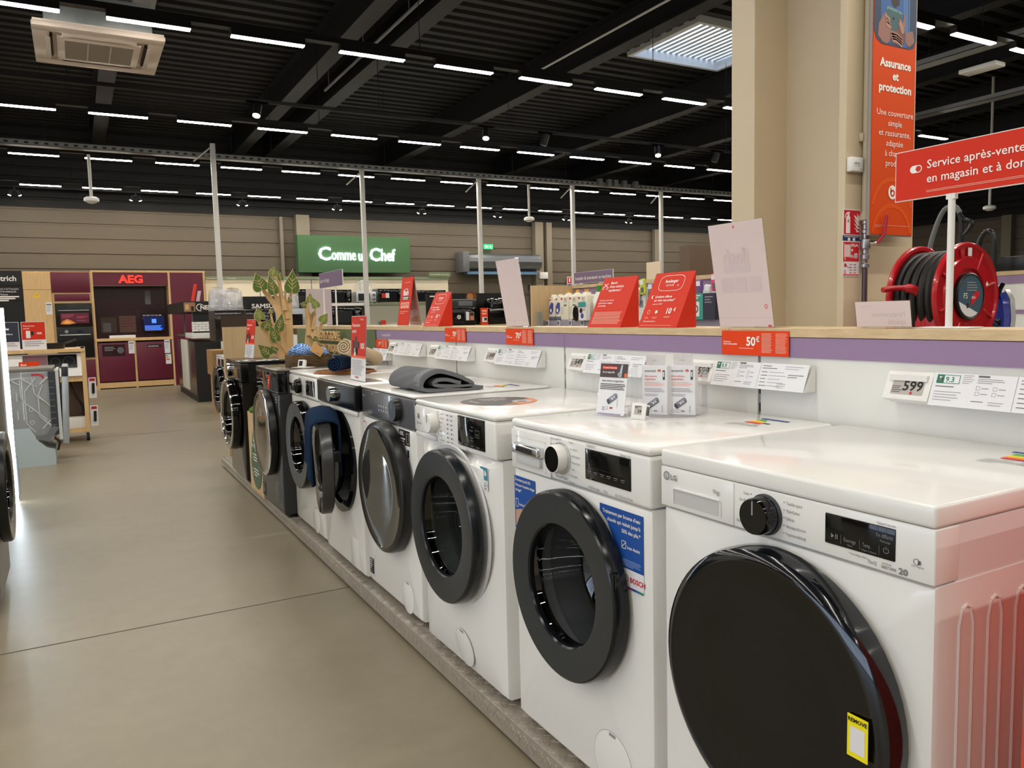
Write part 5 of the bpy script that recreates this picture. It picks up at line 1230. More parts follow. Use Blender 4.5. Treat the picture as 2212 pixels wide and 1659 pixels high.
m.disc(T, .02, .054, .009, SR, .0009); m.poly(T, [(.026, .054), (.045, .044), (.06, .046), (.06, .044), (.044, .041), (.025, .05)], SR, .0009)
for r_ in range(3):
    for k in range(2): m.poly(T, [(.05 + k * .03, .058 - r_ * .013), (.062 + k * .03, .058 - r_ * .013), (.062 + k * .03, .0605 - r_ * .013), (.069 + k * .03, .0565 - r_ * .013), (.062 + k * .03, .0525 - r_ * .013), (.062 + k * .03, .055 - r_ * .013), (.05 + k * .03, .055 - r_ * .013)], SR, .0009)
m.lines(T, .012, .03, (.01, .012, .014), .003, .007, SR, .0009); m.lines(T, .05, .02, (.02, .018), .002, .004, SR, .0009); m.lines(T, .08, .02, (.02, .018), .002, .004, SR, .0009)
tag(m.obj('fire_sign', loc=(3.275, YF, 1.381), smooth=0), 'red RIA hose reel sign numbered 2 on the column', 'sign')
m = MB(); m.box(0, .122, -.002, 0, 0, .025, mat('sign_blue', (30, 54, 112), .5)); m.rect(T, .008, .018, .114, .0205, WTXT, .0004); m.rect(T, .034, .0, .052, .014, WTXT, .0004); m.rect(T, .07, .0, .088, .014, WTXT, .0004)
tag(m.obj('notice_sticker', loc=(3.277, YF, 1.5535), smooth=0), 'narrow blue notice strip between the two red fire signs', 'sticker')
t = thing('wall_sensor', 'white square sensor box lettered eficia on the column', 'sensor', (3.296, YF, 1.88)); m = MB(); m.box(0, .088, -.03, 0, 0, .07, WPLAST, .006, 3); m.text(FRONT(-.0302), .018, .034, 'eficia', .02, INKG); m.lines(FRONT(-.0302), .02, .028, (.045,), .0015, .004, INKL); m.disc(FRONT(-.0302), .068, .013, .004, INKL); m.rect(Matrix(((0, 0, 1, 0), (1, 0, 0, -.02), (0, 1, 0, .03), (0, 0, 0, 1))), 0, 0, .006, .02, INKL) if False else None
part(m, 'housing', t)
# riser pipe with valve
t = thing('water_riser', 'beige and steel water pipe with a red lever valve beside the banner', 'pipe', (3.412, 2.545, 0))
PIPE = mat('beige_pipe', (188, 176, 152), .5); PDK = mat('purple_grey_pipe', (96, 84, 90), .35, .6)
m = MB(); m.cyl((0, 0, 1.66), (0, 0, 5.0), .018, PIPE); m.box(-.03, .03, 0, .024, 2.03, 2.07, PIPE, .004); m.lathe([(.018, 1.65), (.03, 1.652), (.03, 1.675), (.022, 1.682), (.018, 1.70)], PIPE, 20); part(m, 'upper_pipe', t)
m = MB(); m.cyl((0, 0, 0), (0, 0, 1.43), .013, PDK); part(m, 'lower_pipe', t)
m = MB(); prof = [(.013, 1.42), (.02, 1.425), (.02, 1.44), (.014, 1.445), (.016, 1.46), (.02, 1.465), (.02, 1.485), (.015, 1.49), (.015, 1.51), (.023, 1.515), (.025, 1.54), (.023, 1.56), (.015, 1.565), (.015, 1.585), (.02, 1.59), (.02, 1.605), (.015, 1.61), (.015, 1.63), (.019, 1.635), (.018, 1.655)]
m.lathe(prof, STEEL, 20); m.cyl((0, -.0, 1.54), (.03, -.04, 1.54), .012, CHROME); part(m, 'valve_body', t)
m = MB(); m.tube([(.03, -.045, 1.54), (.05, -.068, 1.58), (.055, -.075, 1.67)], .008, mat('red_lever', (176, 36, 60), .4)); part(m, 'valve_lever', t)

# ------------------------------------------------------------------ hose reel
HR = mat('reel_red', (178, 20, 32), .25, coat=.4); HOSE = mat('black_hose', (22, 21, 21), .45)
t = thing('hose_reel', 'red fire hose reel wound with black hose in front of the column', 'hose reel', (3.345, 2.0, 1.266))
def T_axis(y): return Matrix(((1, 0, 0, 0), (0, 0, 1, y), (0, -1, 0, 0), (0, 0, 0, 1)))
for nm, y, s in (('front_flange', 0, 1), ('rear_flange', .21, -1)):
    m = MB(); T = Matrix(((1, 0, 0, 0), (0, 0, -1 * s, y), (0, 1 * s, 0, 0), (0, 0, 0, 1)))
    m.lathe([(.224, -.012), (.23, -.006), (.23, .004), (.224, .012), (.214, .012), (.208, .004), (.17, .004), (.165, .012), (.12, .014), (.115, .004), (.09, .004), (0, .004)], HR, 64, T)
    m.lathe([(.224, -.012), (.21, -.012), (.2, -.004), (0, -.004)], HR, 64, T)
    if nm == 'front_flange':
        for k in range(8): m.box(.125, .205, -.005, .005, .003, .016, HR, .004, T=T @ RZ(k * PI / 4 + .3))
        m.disc(T, .13, .05, .01, PAPER, .0145, 4, .014); m.prism([(-.012, .17), (.008, .17), (.008, .205), (-.012, .205)], .012, .017, PAPER, T)
    fo = part(m, nm, t)
    if nm == 'front_flange':
        m = MB(); m.lathe([(.1, .004), (.1, .02), (.094, .024), (.088, .022)], BLACKM, 48, T); m.lathe([(.088, .022), (0, .022)], mat('hub_blue', (66, 92, 110), .4), 48, T)
        m.poly(T, [(.088 * math.cos(a), .088 * math.sin(a)) for a in [PI * 1.08 + k * PI * .62 / 14 for k in range(15)]], PAPER, .0226); m.poly(T, [(-.0, -.045), (.03, -.02), (.06, .0), (.062, .02), (.03, .02), (.0, -.01)], SR, .0229)
        m.text(T, -.055, -.01, 'FS', .034, WTXT, w=.023); m.lines(T, -.03, .06, (.06, .07, .075, .07), .004, .011, INKL, .023); m.text(T, .005, -.012, 'RIA', .018, WTXT, w=.0234); m.rect(T, -.03, -.05, -.015, -.03, INK, .023)
        part(m, 'hub_disc', fo)
m = MB()
for layer in range(3):
    R0 = .185 - layer * .012
    for k in range(6):
        y = .022 + k * .033; n = 48
        m.tube([(R0 * math.cos(2 * PI * q / n), y + .006 * math.sin(2 * PI * q / n + k), R0 * math.sin(2 * PI * q / n)) for q in range(n)] + [(R0, y, 0)], .0165, HOSE, 10)
    break
m.cyl((0, .0, 0), (0, .21, 0), .172, HOSE, n=40); part(m, 'hose', t)
m = MB(); m.tube(smooth_path([(-.14, .06, -.006), (-.2, .06, -.004), (-.245, .06, -.0), (-.27, .05, .02)], 4), .001, HR) if False else None
m.tube(smooth_path([(-.33, .16, .035), (-.26, .14, .042), (-.2, .11, .035), (-.165, .09, .0), (-.155, .08, -.08), (-.155, .08, -.3)], 5), [.012] * 8 + [.02] * 18, HR, 12)
m.add([(-.19, .06, -.03), (-.1, .0, -.02), (-.085, .0, .0), (-.13, .03, .01)], [(0, 1, 2, 3)], HR); m.box(-.19, -.1, .03, .06, -.032, -.024, HR, .002); m.box(-.17, -.145, .02, .12, -.35, -.02, HR, .006)
part(m, 'hose_guide', t); m = MB(); m.box(-.13, -.05, .03, .5695, -.36, -.30, HR, .005); m.box(-.08, .03, .09, .13, -.31, .0, HR, .004); part(m, 'wall_bracket', t)

# ------------------------------------------------------------------ gondola B with care products (front looks toward -X)
gb = thing('accessory_shelf', 'oak sided shelf of laundry accessories with purple header behind the red wedges', 'shelf', (3.30, 5.6, 0), MX)
m = MB(); m.box(0, .025, 0, .56, 0, 1.467, OAKV); part(m, 'oak_side', gb, smooth=0)
m = MB(); m.box(.025, 2.2, .44, .46, 0, 1.44, PANELW); part(m, 'back_panel', gb, smooth=0)
m = MB(); m.box(.025, 2.2, .40, .56, 1.44, 1.467, OAK); part(m, 'oak_top', gb, smooth=0)
m = MB(); m.box(.026, 2.2, .42, .439, 1.37, 1.44, PURPLE); m.text(FRONT(.4185), .1, 1.388, '›  Entretien', .04, WTXT); part(m, 'header_board', gb, smooth=0)
for z in (1.155, .9, .6, .3):
    m = MB(); m.box(.026, 2.2, .12, .44, z, z + .02, PANELW); m.box(.026, 2.2, .105, .12, z - .02, z + .022, mat('shelf_rail', (150, 142, 160), .5)); part(m, 'shelf_board', gb, smooth=0)
m = MB(); m.box(.05, .09, .03, .04, 1.05, 1.25, GALV); m.box(.1, .115, .03, .04, 1.05, 1.25, GALV); part(m, 'side_bracket', gb, smooth=0)
TGD_ = mat('shelf_tag', (210, 210, 212), .4)
for k in range(9):
    t = MB(); t.box(-.022, .022, -.008, 0, 0, .042, TGD_, .003); t.rect(FRONT(-.0085), -.015, .008, .015, .036, INKG); 
    tag(t.obj('shelf_tag', loc=(3.404, 5.5 - k * .17, 1.135), rz=MX, smooth=0), 'small electronic shelf tag, %s from the left under the care products' % ORD[k], 'price tag', 'shelf tags under the care products')
post_sign('purple sign Installer & entretenir sa machine above the care products', (3.72, 5.57, 1.4672), .545, .012, .102, PURPLED, (.1, .45), lambda m, T: m.text(T, .02, .04, 'Installer & entretenir sa machine', .04, WTXT, width=.5), 'aisle_sign', .004)
# bottles
JUG = mat('milky_plastic', (226, 220, 200), .45); BLUB = mat('bottle_blue_print', (70, 74, 150), .5); CAPO = mat('orange_cap', (224, 150, 50), .5)
def bottle(label, y, kind, x=3.47):
    t = thing('detergent_bottle' if kind != 'jug' else 'water_jug', label, 'bottle', (x, y, 1.1755), MX, 'bottles on the accessory shelf')
    if kind == 'blue':
        m = MB(); m.box(-.042, .042, -.03, .03, 0, .19, JUG, .012, 3); m.lathe([(.03, .19), (.025, .205), (.015, .212), (.0, .212)], JUG, 16); part(m, 'bottle_body', t)
        m = MB(); m.box(-.043, .043, -.031, .031, 0, .04, mat('grey_blue_base', (96, 100, 116), .5), .012, 3); part(m, 'base_band', t)
        m = MB(); T = FRONT(-.0302); m.poly(T, [(-.035, .06), (.0, .05), (.03, .08), (.032, .14), (.0, .15), (-.03, .12)], BLUB, .0003); m.disc(T, -.008, .082, .012, WTXT, .0006, rv=.016); m.rect(T, -.03, .165, -.008, .178, SR, .0006); part(m, 'label_print', t)
    elif kind == 'jug':
        m = MB(); m.box(-.058, .058, -.05, .05, 0, .2, JUG, .016, 3); m.lathe([(.04, .19), (.03, .212), (.016, .216), (.016, .225)], JUG, 16); part(m, 'jug_body', t)
        m = MB(); m.cyl((0, 0, .222), (0, 0, .24), .017, CAPO, n=16); part(m, 'cap', t)
        m = MB(); T = FRONT(-.0502); m.rect(T, -.045, .165, -.02, .18, SR, .0004); m.rect(T, .0, .14, .045, .18, mat('cream_print', (206, 202, 186), .5), .0004); m.lines(T, .003, .175, (.038, .034, .038), .003, .008, INKL, .0007); m.disc(T, .01, .12, .008, INK, .0004); m.disc(T, .03, .12, .008, INK, .0004); m.rect(T, -.05, .05, -.01, .11, MATS['cream_print'], .0004); part(m, 'label_print', t)
    else:
        m = MB(); m.lathe([(0, 0), (.05, 0), (.055, .02), (.055, .15), (.03, .21), (.022, .215)], WPLAST, 20); m.tube([(.03, -.0, .2), (.07, 0, .17), (.055, 0, .1)], .012, WPLAST); part(m, 'bottle_body', t)
        m = MB(); m.cyl((0, 0, .215), (0, 0, .26), .026, mat('green_cap', (50, 140, 30), .4), n=18); part(m, 'cap', t)
bottle('white bottle with blue print, first from the left on the accessory shelf', 5.50, 'blue'); bottle('white bottle with blue print, second from the left on the accessory shelf', 5.40, 'blue')
bottle('milky jug with orange cap, left of three on the accessory shelf', 5.28, 'jug'); bottle('milky jug with orange cap, middle of three on the accessory shelf', 5.155, 'jug'); bottle('milky jug with orange cap, right of three on the accessory shelf', 5.03, 'jug')
bottle('white bottle with bright green cap beside the red help wedge', 4.90, 'green', 3.5)
t = thing('packaged_brush', 'black shiny packaged part hanging before the milky jugs', 'package', (3.40, 5.08, 1.18), MX); m = MB(); m.lathe([(0, -.006), (.03, -.006), (.036, 0), (.03, .012), (0, .014)], BLACKG, 24, T3(0, 0, .05) @ RZ(0) @ FRONT(0) @ Matrix.Diagonal((.9, 1.7, 1, 1))); m.box(-.02, .02, -.02, 0, 0, .012, BLACKM); part(m, 'moulded_part', t)
m = MB(); m.box(0, .1, -.04, 0, 0, .14, WPLAST, .002); T = FRONT(-.0405); m.rect(T, .0, .1, .1, .14, mat('teal_print', (60, 150, 150), .5)); m.disc(T, .035, .075, .02, INK, rv=.02); m.disc(T, .05, .035, .02, BLUB); m.lines(T, .06, .09, (.03, .03), .004, .01, SR); tag(m.obj('cleaner_box', loc=(3.41, 5.0, 1.1755), rz=MX, smooth=0), 'white and teal cleaner box right of the black packaged part', 'box')
# hanging packs between and beyond the wedges
PK = [(210, 206, 200), (60, 58, 72), (190, 200, 90), (230, 230, 226), (120, 60, 70), (40, 110, 120), (235, 80, 130), (96, 60, 130)]
for k in range(8):
    m = MB(); c = mat('pack_%d' % k, PK[k], .35)
    m.box(0, .085, -.03, 0, 0, .16, c, .006); m.rect(FRONT(-.0305), .012, .09, .075, .14, PAPER); m.rect(FRONT(-.0305), .02, .02, .065, .07, (INK, RED, GREENH, INKL)[k % 4]); m.rect(FRONT(-.031), .015, .1, .06, .112, INKG, .001)
    y = 4.78 - k * .125
    tag(m.obj('hanging_pack', loc=(3.5, y, 1.2 + .04 * (k % 2)), rz=MX, smooth=0), 'small blister pack on the accessory shelf, %s from the left of the eight packs' % ORD[k], 'package', 'packs on the accessory shelf')
for k, (y, c) in enumerate(((3.98, (70, 64, 84)), (3.86, (120, 180, 160)), (3.75, (60, 150, 140)))):
    m = MB(); m.box(0, .11, -.05, 0, 0, .16, mat('kit_%d' % k, c, .5), .002); T = FRONT(-.0505); m.rect(T, .01, .02, .08, .11, WPLAST); m.ring(T, .045, .065, .018, .026, INK, .001); m.lines(T, .01, .15, (.08, .06), .006, .014, WTXT)
    tag(m.obj('installation_kit', loc=(3.42, y, 1.1755), rz=MX, smooth=0), 'boxed installation kit beside the big blank acrylic sign, %s from the left' % ORD[k], 'box', 'boxed kits by the acrylic sign')

for k, (y, c) in enumerate(((3.86, (40, 120, 130)), (3.79, (110, 70, 140)), (3.72, (214, 214, 212)), (3.64, (226, 70, 120)), (3.56, (60, 58, 72)), (4.42, (206, 200, 190)), (4.34, (196, 200, 60)), (4.26, (120, 118, 122)))):
    m = MB(); m.box(0, .06, -.02, 0, 0, .11, mat('upper_pack_%d' % k, c, .4), .01); m.rect(FRONT(-.0205), .01, .07, .05, .1, PAPER); m.rect(FRONT(-.0205), .015, .015, .045, .05, INKG)
    tag(m.obj('hanging_pack', loc=(3.46, y, 1.345 - .03 * (k % 3)), rz=MX, rot=(.0, .12 * (k % 3 - 1), MX), smooth=0), 'small %s pack hanging on the upper hooks of the accessory shelf' % ('dark teal', 'violet', 'pale grey', 'pink', 'charcoal', 'cream', 'lime yellow', 'mid grey')[k], 'package', 'packs on the upper hooks')
m = MB(); m.box(0, .10, -.05, 0, 0, .16, mat('kit_navy', (46, 44, 66), .5), .002); m.lines(FRONT(-.0505), .012, .14, (.07, .05, .06), .006, .016, INKL); tag(m.obj('installation_kit', loc=(3.42, 3.635, 1.1755), rz=MX, smooth=0), 'dark navy boxed kit nearest the big blank acrylic sign', 'box', 'boxed kits by the acrylic sign')

# ------------------------------------------------------------------ ironing shelf far right
gs = thing('ironing_shelf', 'white shelf with oak top and purple band at the right edge, irons on it', 'shelf', (6.15, 3.75, 0), MX)
m = MB(); m.box(0, 2.0, 0, .03, 0, 1.41, PANELW); part(m, 'back_panel', gs, smooth=0)
m = MB(); m.box(0, 2.0, -.01, .2, 1.44, 1.47, OAK); part(m, 'oak_top', gs, smooth=0)
m = MB(); m.box(0, 2.0, -.006, .03, 1.375, 1.44, PURPLE); m.box(0, 2.0, -.0062, -.005, 1.15, 1.18, PURPLE); part(m, 'header_board', gs, smooth=0)
m = MB(); m.box(0, 2.0, -.45, 0, .0, 1.0, WPLAST); part(m, 'shelf_base', gs, smooth=0)
m = MB(); m.box(.02, .5, -.02, .0, 1.475, 1.58, BLACKM, .003); tag(m.obj('black_rail', loc=(6.2, 3.75, 0), rz=MX), 'black plinth on the oak top carrying the vacuum tubes', 'plinth')
IB = mat('iron_blue', (30, 44, 130), .2, coat=.4)
t = thing('steam_iron', 'dark blue and silver steam iron standing at the right edge', 'iron', (5.9, 3.24, 1.02), MX - .3)
m = MB(); m.prism([(-.05, .0), (.05, .0), (.06, .1), (.045, .24), (.0, .31), (-.045, .24), (-.06, .1)], -.02, .02, STEEL, FRONT(.02)); part(m, 'soleplate', t)
m = MB(); m.prism([(-.045, .02), (.045, .02), (.055, .1), (.04, .22), (.0, .29), (-.04, .22), (-.055, .1)], .02, .075, IB, FRONT(.02)); m.box(-.03, .03, -.06, -.03, .05, .1, BLACKG, .01); part(m, 'iron_body', t)
m = MB(); m.tube(smooth_path([(0, -.06, .03), (0, -.12, .07), (0, -.125, .18), (0, -.07, .26), (0, -.04, .32), (0, -.02, .35)], 5), .016, BLACKG, 10); part(m, 'handle', t)
m = MB(); m.box(-.18, .12, -.15, .1, -.02, .0, WPLAST, .004); m.box(-.06, .06, -.1, .06, -.001, .02, DGREY, .004); part(m, 'docking_base', t)
m = MB(); m.box(0, .14, -.01, 0, .0, .11, PAPER); T = FRONT(-.0105)
for k in range(2): m.rect(T, .01 + k * .065, .075, .07 + k * .065, .1, PURPLED)
m.rect(T, .01, .055, .13, .065, INKL)
for k in range(3): m.rect(T, .02 + k * .04, .02, .035 + k * .04, .04, INKG)
tag(m.obj('info_board', loc=(5.88, 3.53, 1.04), rz=MX, smooth=0), 'small white information card left of the blue iron', 'card')
m = MB(); m.box(0, .09, -.05, 0, 0, .2, PAPER, .002); m.rect(FRONT(-.0505), .02, .14, .075, .19, INKG); m.rect(FRONT(-.0505), .02, .02, .07, .09, INKL); tag(m.obj('card_stand', loc=(6.1, 3.45, 1.16), rz=MX, smooth=0), 'white leaflet stand on the shelf behind the hose reel', 'stand')
# vacuum tubes
for lab, pts, x in (('grey vacuum hose arching up behind the hose reel, left one with a looped black handle', [(0, 3.90, 1.45), (0, 3.882, 1.704), (0, 3.793, 1.947), (0, 3.701, 1.986), (0, 3.65, 1.93)], 6.0), ('black curved vacuum handle behind the hose reel, right one', [(0, 3.50, 1.45), (0, 3.50, 1.66), (0, 3.465, 1.75), (0, 3.42, 1.765), (0, 3.39, 1.70), (0, 3.384, 1.45)], 6.0)):
    t = thing('vacuum_cleaner_tube', lab, 'vacuum cleaner', (x, 0, 0), group='vacuum cleaner tubes')
    m = MB(); m.tube(smooth_path(pts, 6), .019, MIDGREY if 'grey' in lab else BLACKM, 12); part(m, 'hose', t)
    if 'grey' in lab:
        m = MB(); m.tube(smooth_path([(0, 3.66, 1.93), (0, 3.62, 1.88), (0, 3.56, 1.85), (0, 3.575, 1.80), (0, 3.63, 1.76), (0, 3.64, 1.86), (0, 3.66, 1.93)], 5), .016, BLACKM, 10); m.tube([(0, 3.635, 1.77), (0, 3.635, 1.66)], .022, BLACKM); part(m, 'handle', t); m = MB(); m.tube([(0, 3.635, 1.665), (0, 3.635, 1.0)], .017, CHROME); part(m, 'steel_tube', t)
m = MB(); m.box(0, .25, -.01, 0, 0, .22, mat('cream_board', (226, 208, 180), .5)); tag(m.obj('cream_board', loc=(6.0, 7.43, 1.59), rz=MX, smooth=0), 'plain cream board standing above the club wedge', 'board')
m = MB(); m.box(0, .02, -.02, 0, 0, 1.59, WPLAST); tag(m.obj('board_post', loc=(6.02, 7.3, 0), rz=MX, smooth=0), 'white post under the plain cream board', 'post')
m = MB(); m.box(0, 2.6, 0, .3, 0, 2.52, mat('brown_panel', (104, 84, 68), .6)); tag(m.obj('brown_partition', loc=(10.77, 12.0, 0), smooth=0), 'tall brown partition board left of the column', 'partition')
# ------------------------------------------------------------------ kitchen display along the back wall
BUR = mat('burgundy_panel', (98, 26, 48), .4); BURD = mat('burgundy_dark', (44, 14, 24), .25, coat=.3); OVEN = mat('oven_black_glass', (18, 18, 18), .28, spec=.35)
OAKL = wood('pale_oak_front', (222, 186, 134), (206, 168, 116), (9, 9, .7), .5)
YK = 16.65
t = thing('brand_panel', 'black brand panel lettered De Dietrich at the far left edge', 'sign', (-1.9, YK, 0))
m = MB(); m.box(0, 1.12, 0, .3, 0, 1.68, BLACKM); m.box(0, 1.12, -.012, .3, 1.69, 1.945, BLACKM); m.box(0, 1.12, -.0, .3, 1.955, 2.22, BLACKM); part(m, 'panel_boards', t, smooth=0)
m = MB(); T = FRONT(-.0005); m.text(T, 1.04, 2.04, 'De Dietrich', .13, WTXT, 'RIGHT', bold=.02); T = FRONT(-.0125)
m.text(T, 1.06, 1.885, 'Une signature à la Française', .04, WTXT, 'RIGHT'); m.text(T, 1.04, 1.835, 'CETTE MARQUE :', .04, WTXT, 'RIGHT'); m.text(T, .9, 1.785, 'en France.', .04, WTXT, 'RIGHT', bold=.01); m.lines(T, .4, 1.77, (.66, .6, .5), .022, .034, WTXT); part(m, 'lettering', t)
t = thing('tall_cabinet', 'pale oak tall cabinet with yellow warning triangle beside the burgundy ovens', 'cabinet', (-.775, YK, 0))
m = MB(); m.box(0, .44, 0, .6, 0, 2.21, OAKL, .002); part(m, 'carcass', t, smooth=0)
m = MB(); m.box(.004, .436, -.02, 0, 1.885, 2.2, OAKL, .002); m.box(.004, .436, -.02, 0, .1, 1.88, OAKL, .002); part(m, 'door', t, smooth=0)
m = MB(); T = FRONT(-.0205); m.poly(T, [(.15, 1.74), (.26, 1.74), (.205, 1.84)], mat('warning_yellow', (244, 196, 20), .5)); m.poly(T, [(.2, 1.755), (.213, 1.785), (.205, 1.785), (.212, 1.815), (.196, 1.78), (.205, 1.78)], INK, .001); part(m, 'warning_sticker', t)
def data_card(label, x, y, z, w=.1, h=.22):
    m = MB(); m.box(0, w, -.008, 0, 0, h, PAPER); T = FRONT(-.0085); m.rect(T, .01, h - .05, w - .01, h - .03, INKG); m.lines(T, .012, h - .07, [(w - .024) * v for v in (1, .8, .9, .7, .9, .6)], .006, .018, INKL)
    return tag(m.obj('data_card', loc=(x, y, z), smooth=0), label, 'card', 'white data cards in the kitchen display')
data_card('white data card on the pale oak tall cabinet', -.44, YK - .02, 1.43)
# oven column
t = thing('oven_cabinet', 'tall burgundy cabinet holding two black built-in ovens', 'cabinet', (-.335, YK, 0))
m = MB(); m.box(0, .645, 0, .6, 0, 2.21, OAKL, .002); part(m, 'carcass', t, smooth=0)
m = MB(); m.box(.005, .625, -.02, 0, 1.825, 2.2, BUR, .003); part(m, 'upper_door', t); m = MB(); m.box(.04, .61, -.015, 0, 1.67, 1.8, BUR, .003); part(m, 'fixed_panel', t); m = MB(); m.box(.02, .63, -.02, 0, .08, .58, BUR, .003); part(m, 'lower_door', t)
def oven(label, z0, z1, pic):
    o = thing('built_in_oven', label, 'oven', (-.30, YK - .0205, z0), group='black built-in ovens'); h = z1 - z0
    m = MB(); m.box(0, .595, -.02, .0, 0, h, OVEN, .004); m.box(.2, .36, -.0205, -.01, h - .08, h - .035, DGREY); part(m, 'oven_front', o)
    m = MB(); m.tube([(.05, -.055, h - .135), (.545, -.055, h - .135)], .012, STEEL); m.box(.06, .08, -.055, -.02, h - .14, h - .13, STEEL); m.box(.515, .535, -.055, -.02, h - .14, h - .13, STEEL); part(m, 'handle', o)
    if pic:
        m = MB(); T = FRONT(-.0205); m.rect(T, .08, .07, .54, .26, BUR); m.lines(T, .1, .235, (.2, .18, .14), .012, .024, mat('rose_print', (168, 80, 96), .5), .001); m.poly(T, [(.07, .06), (.12, .12), (.18, .15), (.24, .13), (.32, .07), (.2, .05)], mat('flame_print', (236, 140, 60), .5), .001); m.poly(T, [(.12, .07), (.18, .125), (.26, .075)], mat('flame_light', (250, 196, 120), .5), .0014); m.lines(T, .34, .2, (.17, .12, .0, .15), .012, .026, MATS['rose_print'], .001); part(m, 'sticker', o)
    else:
        m = MB(); T = FRONT(-.0205); m.disc(T, .16, h - .07, .03, INKL); m.rect(T, .33, h - .1, .42, h - .05, mat('oven_screen', (30, 36, 60), .2)); part(m, 'oven_display', o)
oven('upper black built-in oven with flame sticker on its door', 1.19, 1.63, 1); oven('lower black built-in oven under the one with the flame sticker', .62, 1.18, 0)
# niche with brand lettering
t = thing('kitchen_niche', 'burgundy kitchen niche unit with red AEG letters over a dark recess', 'cabinet', (.31, YK, 0))
m = MB(); 
for x in (0, .655, 1.325): m.box(x, x + .035, -.01, .6, 0 if x != .655 else 0, 2.215 if x != .655 else .9, OAKL)
m.box(0, 2.01, -.012, .6, 2.2, 2.235, OAKL); m.box(1.965, 2.0, -.01, .6, 0, 2.21, OAKL); m.box(0, 1.36, -.03, .6, .905, .955, OAKL, .002); m.box(.03, 1.33, .0, .02, .02, .12, OAKL); part(m, 'oak_frame', t, smooth=0)
m = MB(); m.box(.035, 1.325, -.005, .02, 1.955, 2.2, BUR); part(m, 'fascia', t, smooth=0)
m = MB(); m.text(FRONT(-.005), .68, 2.005, 'AEG', .2, mat('red_letters', (240, 60, 44), .4, emit=(240, 50, 36), strength=.6), 'CENTER', bold=.035, depth=.02, width=.42); part(m, 'brand_letters', t, smooth=0)
m = MB(); m.box(.035, 1.325, .4, .42, .955, 1.955, BURD); part(m, 'recess_back', t, smooth=0)
m = MB(); m.box(1.36, 1.966, -.01, .02, 0, 2.2, BUR); part(m, 'side_panel', t, smooth=0)
for x0, x1 in ((.045, .65), (.695, 1.32)): m = MB(); m.box(x0, x1, -.02, 0, .14, .875, BUR, .003); part(m, 'door', t)
for x, lab in ((.11, 'brown'), (.46, 'brown')): pass
m = MB(); T = FRONT(.399); m.rect(T, .13, 1.06, .4, 1.36, mat('tray_picture', (62, 44, 38), .4)); m.rect(T, .45, 1.06, .74, 1.38, mat('tray_picture_light', (92, 66, 54), .4)); m.rect(T, .16, 1.08, .3, 1.25, INKG, .001); m.lines(T, .48, 1.34, (.22, .2, .24, .2), .02, .05, MATS['burgundy_panel'], .001); part(m, 'product_pictures', t); m = MB(); m.rect(T, .93, 1.6, 1.03, 1.87, INKG); part(m, 'data_sheet', t)
m = MB(); T = FRONT(-.0205); m.rect(T, .11, .62, .5, .84, BURD); m.lines(T, .15, .8, (.16, .18, .14), .012, .03, INKL, .001); m.disc(T, .42, .73, .06, INKG, .001); part(m, 'sticker', t); m = MB(); m.rect(T, .88, .76, 1.15, .82, INK); m.text(T, .9, .775, 'ESSAYEZ-MOI', .03, WTXT, w=.001); part(m, 'sticker', t)
data_card('white data card hanging on the left burgundy door', .87, YK - .021, .66, .1, .24); data_card('white data card on the right burgundy door, above the energy label', 1.5, YK - .021, .64, .1, .26); 
m = MB(); m.box(0, .1, -.002, 0, 0, .19, PAPER)
for k, c in enumerate(((0, 150, 70), (190, 205, 40), (245, 170, 40), (222, 40, 40))): m.rect(FRONT(-.0025), .01, .15 - k * .025, .04 + k * .01, .168 - k * .025, mat('en_%d' % k, c, .5))
tag(m.obj('energy_card', loc=(1.51, YK - .021, .43), smooth=0), 'energy label card under the data card on the right burgundy door', 'card')
t = thing('induction_screen', 'dark screen with bright blue text in the burgundy niche', 'screen', (1.16, YK + .32, 1.06)); m = MB(); m.box(0, .42, 0, .03, 0, .34, BLACKG, .004); part(m, 'screen_frame', t)
m = MB(); T = FRONT(-.0005); SB = mat('screen_blue', (40, 80, 200), .4, emit=(60, 110, 255), strength=1.6); SD = mat('screen_dark_blue', (10, 14, 40), .3, emit=(12, 20, 70), strength=.6); m.rect(T, .02, .03, .4, .31, SD); m.lines(T, .04, .12, (.3, .28, .32, .3), .012, .026, SB, .001); m.rect(T, .17, .17, .25, .25, SB, .001); part(m, 'screen_image', t)
m = MB(); m.box(0, .45, -.0, .12, 0, .055, WPLAST, .005); tag(m.obj('cooker_hood_part', loc=(.56, YK + .05, .956)), 'white flat hood strip lying on the oak worktop of the niche', 'hood')

# ------------------------------------------------------------------ NEFF island
t = thing('display_island', 'black kitchen island with NEFF sign, white brick tiles and a white door at its side', 'display island', (1.586, 12.8, 0))
BKL = mat('black_laminate', (18, 18, 18), .5); DBR = mat('dark_brown_gloss', (52, 42, 38), .25)
m = MB(); m.box(0, 1.9, 0, 2.3, .0, .93, BKL); m.box(-.01, .0, 0, 2.3, .1, .93, DBR); m.box(-.02, .1, 0.3, 2.3, 1.0, 1.04, DBR) ; part(m, 'cabinet_block', t, smooth=0)
m = MB(); m.box(-.03, .5, .02, .9, .98, 1.065, mat('white_worktop', (214, 214, 208), .4), .003); part(m, 'worktop', t)
m = MB(); m.box(-.0, 1.9, .03, .06, 1.06, 1.37, BKL); part(m, 'back_wall', t, smooth=0)
m = MB(); m.box(-.03, .3, .015, .03, 1.085, 1.235, mat('tile_grout', (120, 116, 108), .7))
for r_ in range(4):
    for k in range(-1, 4):
        x0 = -.03 + k * .1 + (.05 if r_ % 2 else 0); x1 = x0 + .094; x0 = max(x0, -.03); x1 = min(x1, .3)
        if x1 > x0: m.box(x0, x1, .01, .016, 1.088 + r_ * .037, 1.12 + r_ * .037, WPLAST)
